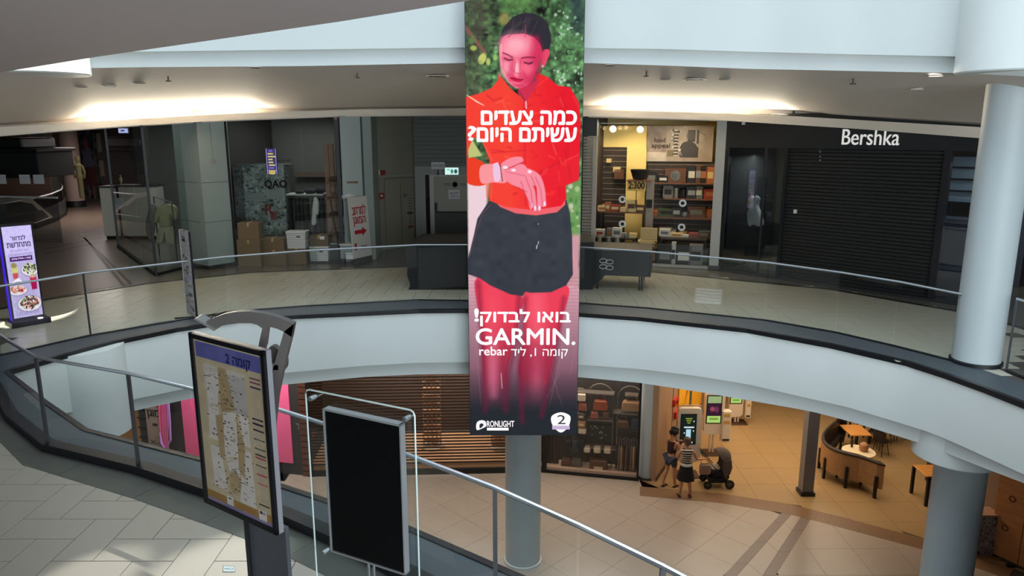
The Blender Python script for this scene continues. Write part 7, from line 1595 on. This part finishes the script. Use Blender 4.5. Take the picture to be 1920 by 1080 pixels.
tb = thing('shoulder_bag', 'tan cloth bag hanging from the handle of the pushchair', 'bag', tuple(Q(-.4, -.27, .45))); obj('body', MB().rbox(-.55, -.25, -.36, -.25, .46, .78, .04, M=Matrix.Translation(SB)), mat('tan_cloth', (150, 122, 104), .9), tb, smooth=False); obj('strap', MB().tube([Q(-.52, -.3, .77), Q(-.44, -.24, 1.0), Q(-.3, -.3, .77)], .012, 5), mat('tan_cloth', (150, 122, 104), .9), tb)
tag(centre(obj('blanket', MB().rbox(-.16, .1, -.16, .16, .5, .58, .03, M=Matrix.Translation(SB + Vector((0, 0, .0)))), mat('pale_cloth', (176, 164, 150), .9))), 'pale blanket lying on the seat of the pushchair', 'blanket')
# ---- grey square post, small floor light patch
gp = PZ(1514, 930, ZL); t = thing('square_post', 'slim grey square post with a black foot near the curved bench', 'post', (gp.x, gp.y, ZL)); obj('shaft', MB().box(gp.x - .15, gp.x + .15, gp.y, gp.y + .3, ZL + .1, -1.3), mat('post_cool_grey', (124, 122, 126), .5), t); obj('foot', MB().box(gp.x - .19, gp.x + .19, gp.y - .04, gp.y + .34, ZL, ZL + .1), BLK, t)
# ---- cafe: curved bench
zt2 = ZL + .98; cvp = [PZ(x, y, zt2) for x, y in ((1590, 776), (1566, 790), (1546, 808), (1541, 822), (1550, 836), (1572, 847), (1612, 857), (1663, 867))]; cvp = smoothpts([(p.x, p.y) for p in cvp], 4)[:-4]
BW_ = wood('bench_oak', (150, 112, 74), (176, 136, 94), .5, 2); DL = mat('dark_leather', (44, 34, 30), .45)
cxm = sum(p[0] for p in cvp) / len(cvp); cym = sum(p[1] for p in cvp) / len(cvp)
t = thing('curved_bench', 'curved cafe bench with tan wooden outer shell and dark leather inside', 'bench', (cxm, cym, ZL))
def inn(d): return [(p[0] + (cxm + .3 - p[0]) * d, p[1] + (cym + .4 - p[1]) * d) for p in cvp]
def wallstrip(o, i, z0, z1):
    mb = MB(); mb.strip([[(x, y, z0) for x, y in o], [(x, y, z1) for x, y in o], [(x, y, z1) for x, y in i], [(x, y, z0) for x, y in i], [(x, y, z0) for x, y in o]]); n = len(o)
    for e in (0, n - 1): mb.add([(*o[e], z0), (*o[e], z1), (*i[e], z1), (*i[e], z0)], [(0, 1, 2, 3)])
    return mb
obj('shell', wallstrip(cvp, inn(.04), ZL + .28, zt2 - .03), BW_, t); obj('top_rail', wallstrip(inn(-.01), inn(.1), zt2 - .03, zt2 + .02), DL, t); obj('back_cushion', wallstrip(inn(.05), inn(.14), ZL + .45, zt2 - .04), DL, t); obj('seat', wallstrip(inn(.1), inn(.42), ZL + .3, ZL + .47), DL, t)
for fr_ in (.18, .42, .62, .82, .98):
    p = inn(-.015)[int(fr_ * (len(cvp) - 1))]; t_ = obj('leg', MB().box(p[0] - .035, p[0] + .035, p[1] - .035, p[1] + .035, ZL, ZL + .62), BLACKM, t)
for fr_ in (.05, .3, .5, .75, .98): p = inn(.36)[int(fr_ * (len(cvp) - 1))]; obj('leg', MB().box(p[0] - .03, p[0] + .03, p[1] - .03, p[1] + .03, ZL, ZL + .3), BLACKM, t)
pt = PZ(1610, 846, ZL + .74); t = thing('round_table', 'round pale cafe table inside the curved bench', 'table', (pt.x, pt.y, ZL))
obj('top', MB().lathe([(0, .71), (.44, .71), (.45, .73), (.44, .75), (0, .75)], (pt.x, pt.y, ZL), 32), mat('table_cream', (226, 206, 170), .4), t, smooth=True); obj('pole', MB().cyl((pt.x, pt.y), .035, ZL + .02, ZL + .71, 12), BLACKM, t, smooth=True); obj('foot', MB().lathe([(0, 0), (.24, 0), (.24, .02), (0, .03)], (pt.x, pt.y, ZL), 20), BLACKM, t)
b_ = PZ(1619, 845, ZL + .755); o = centre(obj('pot', MB().lathe([(0, 0), (.09, 0), (.13, .08), (.11, .2), (.05, .25), (0, .25)], (b_.x, b_.y, ZL + .752), 14), mat('clay', (170, 120, 84), .7), smooth=True)); tag(o, 'small clay pot on the round cafe table', 'pot')
b_ = PZ(1597, 838, ZL + .755); tag(centre(obj('menu_holder', MB().rbox(-.03, .03, -.02, .02, 0, .24, .005, M=Matrix.Translation((b_.x, b_.y, ZL + .752))), DL)), 'dark upright menu holder on the round cafe table', 'menu holder')
TW_ = wood('table_orange_wood', (196, 130, 62), (220, 156, 84), .4, 2)
def rtable(x0, y0, x1, y1, lab, zt=.74, ink=BLACKM):
    a, b, c, d = PZ(x0, y1, ZL + zt), PZ(x1, y1, ZL + zt), PZ((x0 + x1) / 2, y0, ZL + zt), None; t = thing('cafe_table', lab, 'table', ((a.x + b.x) / 2, (a.y + c.y) / 2, ZL))
    obj('top', MB().rbox(a.x, b.x, a.y, c.y, ZL + zt - .04, ZL + zt, .01), TW_, t)
    for x in (a.x + .05, b.x - .09):
        for y in (a.y + .05, c.y - .09): obj('leg', MB().box(x, x + .04, y, y + .04, ZL, ZL + zt - .04), ink, t)
    return t
rtable(1596, 796, 1636, 816, 'rectangular orange wood table behind the round one'); rtable(1606, 778, 1642, 792, 'second orange wood table, farther back and half hidden by the slab')
def chair(x, y, yaw, lab):
    p = PZ(x, y, ZL); t = thing('cafe_chair', lab, 'chair', (p.x, p.y, ZL), yaw)
    obj('seat', MB().lathe([(0, .43), (.2, .43), (.23, .46), (.2, .48), (0, .46)], (0, 0, 0), 16), DL, t, smooth=True, local=True)
    bk = MB(); bk.strip([[(.22 * math.cos(q), .22 * math.sin(q), z) for q in np.linspace(-1.1, 1.1, 9)] for z in (.5, .62, .78)]); bk.strip([[(.245 * math.cos(q), .245 * math.sin(q), z) for q in np.linspace(-1.1, 1.1, 9)] for z in (.5, .62, .78)]); obj('backrest', bk, DL, t, smooth=True, local=True)
    for q in (.8, 2.35, 3.9, 5.5): obj('leg', MB().tube([(.15 * math.cos(q), .15 * math.sin(q), .44), (.24 * math.cos(q), .24 * math.sin(q), 0)], .012, 6), BLACKM, t, local=True)
    return t
chair(1640, 836, .6, 'dark cafe chair next to the orange wood table'); chair(1663, 828, 2.4, 'dark cafe chair farthest along from the round table'); chair(1683, 822, .2, 'dark cafe chair half hidden beneath the slab edge'); chair(1650, 852, 3.6, 'dark cafe chair nearest the end of the curved bench')
y0 = PZ(1745, 950, ZL).y; x0 = PY(1738, 920, y0).x; x1 = x0 + 1.1; zt9 = PY(1760, 896, y0).z; yb9 = max(y0 + .5, PZ(1760, 871, zt9).y)
t = thing('bench', 'tan panelled cafe counter bench with black legs and orange top by the column', 'bench', ((x0 + x1) / 2, y0, ZL))
obj('back_panel', MB().box(x0 + .06, x1, y0 + .03, y0 + .07, ZL + .22, zt9 - .05), mat('bench_tan', (150, 112, 86), .6), t); obj('top_rail', MB().box(x0, x1, y0, y0 + .08, zt9 - .06, zt9), BLACKM, t); obj('top', MB().rbox(x0 + .01, x1, y0 + .08, yb9, zt9 - .04, zt9 - .002, .01), TW_, t)
for x in (x0, x1 - .07):
    for y in (y0, yb9 - .07): obj('leg', MB().box(x, x + .07, y, y + .07, ZL, zt9 - .04), BLACKM, t)
p = PZ(1760, 858, ZL + .5); tag(centre(obj('padded_block', MB().rbox(p.x - .6, p.x + .5, yb9 + .15, yb9 + .7, ZL, ZL + .9, .05), DL)), 'dark padded seat block behind the orange table beside the column', 'seat')
# ---- right wood wall with rings, printed stand
v0, v1 = PZ(1848, 1036, ZL), PZ(1922, 1070, ZL); PQ = Plane((v0.x, v0.y), (v1.x, v1.y)); OW = wood('orange_board', (186, 122, 66), (208, 146, 88), .5, 1.5, stretch=(1, 1, 8))
t = thing('wood_partition', 'orange wooden partition with dark ring marks at the lower right', 'partition', base_of(PQ, 1, 0, ZL))
a0 = PQ.hit(1868, 940)[0]
for k in range(5): lb(PQ, (a0 + k * .62, a0 + k * .62 + .605, ZL + .06, -3.2), -.1, 0, OW, t, 'board')
lb(PQ, (a0, a0 + 3.1, ZL, ZL + .06), -.08, .01, DARKW, t, 'plinth')
for x, y in ((1898, 936), (1884, 990)):
    a, z = PQ.hit(x, y, .01); M = Matrix.Rotation(PQ.ang, 4, 'Z') @ Matrix.Rotation(math.radians(90), 4, 'X'); obj('ring_mark', MB().lathe([(.075, 0), (.075, .006), (.05, .006), (.05, 0)], tuple(PQ.P(a, z, .004)), 20, M=M, cap=False), mat('ring_maroon', (120, 30, 20), .5), t)
struct('wall_cafe_right', MB().pbox(PQ, -.9, a0, ZL, -1.3, -.9, -.55), mat('beige_wall', (176, 150, 124), .6))
s0 = PZ(1822, 1042, ZL); t = thing('printed_stand', 'waist-high stand with grey patterned sides and pink edge beside the column', 'stand', (s0.x + .2, s0.y + .2, ZL))
cv = Canvas(30, 80, 60, 160, (150, 148, 158)); 
for k in range(160): cv.ell(r_.uniform(0, 30), r_.uniform(0, 80), r_.uniform(.6, 2.4), r_.uniform(.6, 2), r_.choice(((70, 66, 80), (196, 196, 204), (100, 98, 112), (180, 176, 190))), .4)
z1 = ZL + 1.0; wS2 = .5; panel('print', cv, lambda u, v: (s0.x + wS2 * u, s0.y - .002, z1 - 1.0 * v + .02), PRINT, t); obj('body', MB().box(s0.x, s0.x + wS2, s0.y, s0.y + .35, ZL, z1), mat('pink_side', (196, 120, 130), .6), t); obj('top', MB().rbox(s0.x - .02, s0.x + wS2 + .04, s0.y - .02, s0.y + .4, z1, z1 + .03, .01), mat('stand_top', (200, 160, 130), .5), t)
p = PZ(1866, 1044, ZL); tag(centre(obj('brass_ring', MB().lathe([(.1, 0), (.14, .01), (.16, .03), (.13, .04), (.1, .02)], (p.x, p.y, ZL), 20, cap=False), mat('brass', (200, 160, 90), .3, metal=.8), smooth=True)), 'small brass ring-shaped fitting on the floor by the wooden partition', 'fitting')
p = PZ(1894, 1062, ZL); tag(centre(obj('door_stop', MB().rbox(-.09, .09, -.05, .05, 0, .05, .01, M=Matrix.Translation((p.x, p.y, ZL))), BLK)), 'small black door stop at the foot of the wooden partition', 'door stop')
# ================================================================== NEAR STANDS
MBL, MBR = PY(385, 940, 4.85), PY(521, 1004, 4.4); PM = Plane((MBL.x, MBL.y), (MBR.x, MBR.y), (0, -30)); WM = (Vector((MBR.x, MBR.y)) - Vector((MBL.x, MBL.y))).length
zb, zt = (MBL.z + MBR.z) / 2, (PY(352, 622, 4.85).z + PY(498, 660, 4.4).z) / 2
t = thing('map_stand', 'tall floor directory map stand with black frame and swooping grey metal arch', 'sign', (*PM.P(WM * .62, 0, -.05)[:2], .002))
FRM = mat('frame_black', (20, 20, 24), .3)
obj('backing', MB().pbox(PM, 0, WM, zb, zt, -.05, -.012), mat('frame_silver', (170, 170, 176), .35, metal=.5), t)
fw = .035
for r in ((0, WM, zt - fw, zt), (0, WM, zb, zb + fw), (0, fw, zb, zt), (WM - fw, WM, zb, zt)): obj('frame_bar', MB().pbox(PM, *r, -.012, .01), FRM, t)
cv = Canvas(100, 220, 250, 550, (168, 154, 126))
cv.rect(0, 0, 100, 2.5, (190, 180, 150)); cv.rect(2, 2.5, 97, 23, (84, 84, 142)); cv.rect(38, 2.5, 62, 23, (92, 92, 148), .6)
LG_ = (186, 180, 172); cv.rect(9, 27, 77, 205, (170, 156, 128)); cv.rect(12, 30, 74, 64, (176, 170, 158)); cv.poly([(14, 38), (34, 38), (30, 80), (14, 84)], LG_); cv.poly([(46, 36), (74, 36), (74, 84), (54, 84)], (160, 156, 150))
cv.poly([(34, 30), (46, 30), (56, 80), (34, 92)], (152, 134, 100)); cv.poly([(14, 84), (30, 84), (26, 130), (12, 130)], LG_); cv.poly([(36, 88), (56, 84), (60, 140), (34, 150)], LG_); cv.poly([(60, 84), (74, 86), (74, 124), (66, 124)], LG_); cv.poly([(12, 140), (28, 138), (34, 196), (14, 196)], LG_); cv.poly([(36, 150), (58, 146), (54, 170), (40, 172)], LG_); cv.poly([(62, 130), (74, 130), (76, 204), (52, 204)], LG_)
cv.poly([(24, 96), (36, 92), (34, 150), (26, 150)], (150, 130, 96)); cv.poly([(56, 90), (66, 124), (62, 170), (54, 160)], (150, 130, 96)); cv.ell(46, 180, 9, 16, (156, 138, 104), .3)
rr = random.Random(12)
for k in range(210):
    x, y = rr.gauss(44, 20), rr.uniform(30, 200)
    if not 11 < x < 75: continue
    w = rr.uniform(1.2, 5); cv.rect(x, y, x + w, y + rr.uniform(.7, 1.3), rr.choice(((70, 62, 60), (96, 84, 78), (60, 54, 56), (130, 90, 60))), .85)
for k in range(40): x, y = rr.uniform(16, 72), rr.uniform(50, 196); cv.ell(x, y, 1.3, 1.1, rr.choice(((50, 44, 44), (120, 80, 40), (70, 64, 70))), .4)
for y, c in ((31, (90, 60, 80)), (36, (120, 70, 90)), (42, (60, 50, 70)), (82, (30, 28, 34)), (88, (40, 36, 50)), (96, (50, 46, 54)), (108, (70, 76, 70)), (120, (60, 80, 60)), (128, (60, 50, 50)), (132, (150, 60, 70)), (142, (84, 72, 60)), (154, (170, 60, 80)), (166, (170, 90, 100)), (194, (50, 46, 44))): cv.rect(80, y, 95, y + 2.2, c)
for k in range(40): y = 46 + k * 3.7; cv.rect(83, y, 83 + rr.uniform(6, 11), y + .8, (130, 124, 130), .7)
cv.rect(0, 205, 100, 220, (146, 112, 62)); cv.rect(0, 215.5, 100, 220, (122, 112, 140))
for k in range(4): cv.rect(4, 207 + k * 2, 30, 207.5 + k * 2, (90, 66, 36), .8); cv.rect(48, 206.5 + k * 2, 74, 207 + k * 2, (90, 66, 36), .8)
cv.rect(31, 203, 41, 215, (190, 184, 180)); cv.rect(79, 203, 90, 216, (190, 184, 180)); cv.rect(80.5, 204, 84, 208, (40, 40, 44)); cv.rect(85, 204.5, 88, 208, (130, 120, 120)); cv.rect(33, 205, 38, 207, (70, 70, 70)); cv.noise(10, (3, 3, 3), 6)
f = lambda u, v: PM.P(fw + (WM - 2 * fw) * u, zt - fw - (zt - zb - 2 * fw) * v, -.004)
panel('map_sheet', cv, f, PRINT, t); text('2 ' + heb('קומה'), mat('map_navy', (20, 18, 70), .6), f(.66, .078) + PM.n * .002, PM.u, UP, w=.26, h=.085, parent=t, depth=.001, bold=.01)
# foot column of the stand
c0 = PM.P(WM * .62, 0, -.06); MS = mat('stand_grey', (84, 88, 94), .4, metal=.3)
obj('foot_plate', MB().pbox(PM, WM * .5, WM * 1.0, .002, zb + .02, -.09, -.06), MS, t); obj('foot_edge', MB().pbox(PM, WM * .47, WM * .5 + .01, .002, zb + .02, -.13, -.04), mat('foot_black', (24, 26, 30), .35), t); obj('base_plate', MB().pbox(PM, WM * .2, WM * 1.1, .002, .02, -.4, .25), MS, t)
YA = 4.72
def ap(x, y, Y=YA): p = PY(x, y, Y); return (p.x, p.z)
GM = mat('arch_grey', (104, 100, 98), .4, metal=.4)
def metal(name, pts, th, Y, sm=0, m=GM): obj(name, MB().ext([ap(x, y, Y) for x, y in pts], th, (0, Y, 0), Vector((1, 0, 0)), UP, Vector((0, 1, 0))), m, t)
metal('arch', [(387, 606), (402, 596), (420, 589), (442, 585), (466, 584), (490, 587), (512, 592), (532, 599), (551, 607), (546, 632), (532, 622), (518, 616), (502, 612), (497, 650), (484, 652), (492, 616), (482, 609), (470, 606), (448, 606), (425, 609), (402, 614)], .06, YA)
metal('arch_leg', [(551, 607), (546, 632), (537, 668), (528, 705), (520, 745), (514, 800), (511, 860), (500, 860), (503, 790), (504, 745), (508, 705), (518, 668), (527, 640), (532, 622)], .06, YA)
metal('strut', [(492, 614), (502, 611), (494, 668), (496, 720), (488, 720), (482, 660)], .05, YA + .07)
metal('rear_arch', [(384, 602), (402, 590), (420, 584), (440, 582), (462, 583), (462, 586), (440, 586), (420, 589), (402, 596), (390, 604)], .03, YA + .2)
metal('fin', [(363, 598), (367, 597), (404, 617), (401, 621)], .12, YA - .05, m=mat('fin_grey', (150, 148, 146), .35, metal=.5))
metal('fin_tip', [(384, 605), (397, 596), (399, 599), (388, 608)], .05, YA - .02)
for x, y, rx, ry, dy in ((515, 668, 13, 22, .1), (534, 676, 5, 16, .16)):
    p = PY(x, y, YA + dy); q = PY(x + rx, y, YA + dy).x - p.x; s = p.z - PY(x, y + ry, YA + dy).z
    obj('round_disc', MB().lathe([(0, -.03), (.95, -.03), (1, 0), (.95, .03), (0, .03)], tuple(p), 28, M=Matrix.Diagonal((q, 1, s)) @ Matrix.Rotation(math.radians(90), 3, 'X')), mat('disc_grey', (76, 72, 70), .45), t, smooth=True)
p = PY(516, 683, YA + .05); obj('spring_clip', MB().rbox(p.x - .03, p.x + .04, YA, YA + .1, p.z - .03, p.z + .015, .005), mat('fin_grey', (150, 148, 146), .35, metal=.5), t)
# ---- black screen on clear plate
SL, SR = PY(622, 1035, 4.2), PY(762, 1075, 3.94); PB_ = Plane((SL.x, SL.y), (SR.x, SR.y), (0, -30)); WS3 = (Vector((SR.x, SR.y)) - Vector((SL.x, SL.y))).length
zb, zt = (SL.z + SR.z) / 2, (PY(601, 762, 4.2).z + PY(752, 797, 3.94).z) / 2
t = thing('screen_stand', 'black display panel in a silver frame on a clear plate stand', 'display stand', (*PB_.P(WS3 / 2, 0, -.03)[:2], .002))
SIL = mat('silver_frame', (186, 190, 192), .3, metal=.6)
obj('panel', MB().pbox(PB_, .012, WS3 - .012, zb + .012, zt - .012, -.03, .004), mat('panel_black', (9, 10, 11), .25), t)
for r in ((0, WS3, zt - .014, zt), (0, WS3, zb, zb + .01), (0, .009, zb, zt), (WS3 - .009, WS3, zb, zt)): obj('frame_bar', MB().pbox(PB_, *r, -.035, .012), SIL, t)
ga, gb = PB_.hit(577, 780, -.05)[0], PB_.hit(779, 800, -.05)[0]; gt = (PB_.hit(577, 728, -.05)[1] + PB_.hit(777, 771, -.05)[1]) / 2; gz = .55
obj('clear_plate', MB().quad(PB_.P(ga, gz, -.045), PB_.P(gb, gz, -.045), PB_.P(gb, gt, -.045), PB_.P(ga, gt, -.045)), glass('plate_glass', (.80, .84, .84), .07), t)
eg = mat('glass_edge', (196, 214, 212), .2)
rr_ = .03; pts = [PB_.P(a, z, -.045) for a, z in ((ga, gz), (ga, gt - rr_), (ga + rr_ * .3, gt - rr_ * .3), (ga + rr_, gt), (gb - rr_, gt), (gb - rr_ * .3, gt - rr_ * .3), (gb, gt - rr_), (gb, gz))]
obj('plate_edge', MB().tube(pts, .0055, 6), eg, t, smooth=True)
for x, y in ((588, 745), (765, 783), (612, 1033)):
    a, z = PB_.hit(x, y, -.03); M = Matrix.Rotation(PB_.ang, 4, 'Z') @ Matrix.Rotation(math.radians(90), 4, 'X'); obj('standoff', MB().lathe([(.013, -.03), (.016, -.01), (.016, .025), (.006, .03)], tuple(PB_.P(a, z, -.02)), 16, M=M), STEEL, t, smooth=True)
for a in (WS3 * .5 - .02, WS3 * .5 + .02): obj('pole', MB().tube([PB_.P(a, .02, -.03), PB_.P(a, zb, -.03)], .009, 8), STEEL, t, smooth=True)
obj('base_plate', MB().pbox(PB_, WS3 * .1, WS3 * .9, .002, .02, -.3, .25), STEEL, t)
# floor sticker on a tile
c4 = [PZ(x, y) for x, y in ((418, 1061), (440, 1062), (441, 1073), (418, 1073))]; cv = Canvas(22, 12, 66, 36, (176, 188, 186)); 
for k in range(9): cv.line([(3 + k * 1.8, 6 + rr.uniform(-2, 2)), (4.5 + k * 1.8, 6 + rr.uniform(-2, 2))], .9, (50, 70, 80), .6)
cv.rect(0, 0, 22, .9, (80, 100, 104)); cv.rect(0, 11.2, 22, 12, (80, 100, 104)); cv.rect(0, 0, .8, 12, (80, 100, 104)); cv.rect(21.2, 0, 22, 12, (80, 100, 104))
o = panel('floor_sticker', cv, lambda u, v: c4[0] * (1 - u) * (1 - v) + c4[1] * u * (1 - v) + c4[2] * u * v + c4[3] * (1 - u) * v + Vector((0, 0, .003)), PRINT); tag(centre(o), 'small pale sticker with dark scribble on the near floor tile', 'sticker')
# ---- ceiling fittings in the soffit over the far walkway
bvh_pts = None
def on_soffit(x, y):
    dg = bpy.context.evaluated_depsgraph_get(); r = ray(x, y).normalized()
    hit, loc, nor, idx = soffit.ray_cast(CAM, r); return loc if hit else CAM + r * 17
LAMPD = mat('lamp_recess', (70, 66, 60), .5)
for x, y, rx, lab in ((206, 159, 24, 'round recessed air diffuser above the closed glass shop, far left'), (820, 141, 22, 'round recessed air diffuser left of the tall screen'), (1302, 147, 25, 'round recessed air diffuser above the cookware shop'), (1720, 165, 21, 'round recessed air diffuser near the thick white column')):
    p = on_soffit(x, y) - UP * .03; q = on_soffit(x + rx, y); rad = abs(q.x - p.x); t = thing('ceiling_diffuser', lab, 'air vent', (p.x, p.y, p.z - .05))
    obj('ring', MB().lathe([(rad * .8, .03), (rad, .01), (rad, -.004), (rad * .8, .0)], (p.x, p.y, p.z), 28, cap=False), OFFW, t, smooth=True); obj('recess', MB().lathe([(0, .0), (rad * .8, .0)], (p.x, p.y, p.z), 24), DARK, t)
    obj('inner_ring', MB().lathe([(rad * .4, .0), (rad * .55, -.006), (rad * .4, -.006)], (p.x, p.y, p.z), 24, cap=False), OFFW, t, smooth=True)
nth = ('first', 'second', 'third', 'fourth', 'fifth', 'sixth', 'seventh', 'eighth', 'ninth', 'tenth')
for k, (x, y, lit) in enumerate(((152, 161, 0), (262, 154, 0), (478, 125, 0), (1143, 121, 0), (1247, 147, 0), (1358, 147, 0), (1367, 125, 0), (1585, 132, 0), (1755, 140, 1))):
    p = on_soffit(x, y) - UP * .015; t = thing('downlight', '%s small recessed downlight of the far soffit counted from the left%s' % (nth[k], ', the only lit one' if lit else ''), 'light', (p.x, p.y, p.z - .03))
    obj('ring', MB().lathe([(.1, .01), (.12, .0), (.1, -.008)], (p.x, p.y, p.z), 20, cap=False), OFFW, t, smooth=True); obj('lens', MB().lathe([(0, -.005), (.1, -.005)], (p.x, p.y, p.z), 20), mat('lit_lens', (255, 246, 226), emit=3) if lit else LAMPD, t)
for k, (x, y) in enumerate(((315, 143), (670, 137), (1212, 134), (1600, 147))):
    p = on_soffit(x, y); t = thing('sprinkler', 'small %s sprinkler head hanging under the far soffit' % ('leftmost', 'second', 'third', 'rightmost')[k], 'sprinkler', (p.x, p.y, p.z - .1)); obj('stem', MB().cyl((p.x, p.y), .015, p.z - .08, p.z + .02, 8), LAMPD, t); obj('deflector', MB().cyl((p.x, p.y), .05, p.z - .1, p.z - .08, 12), LAMPD, t)
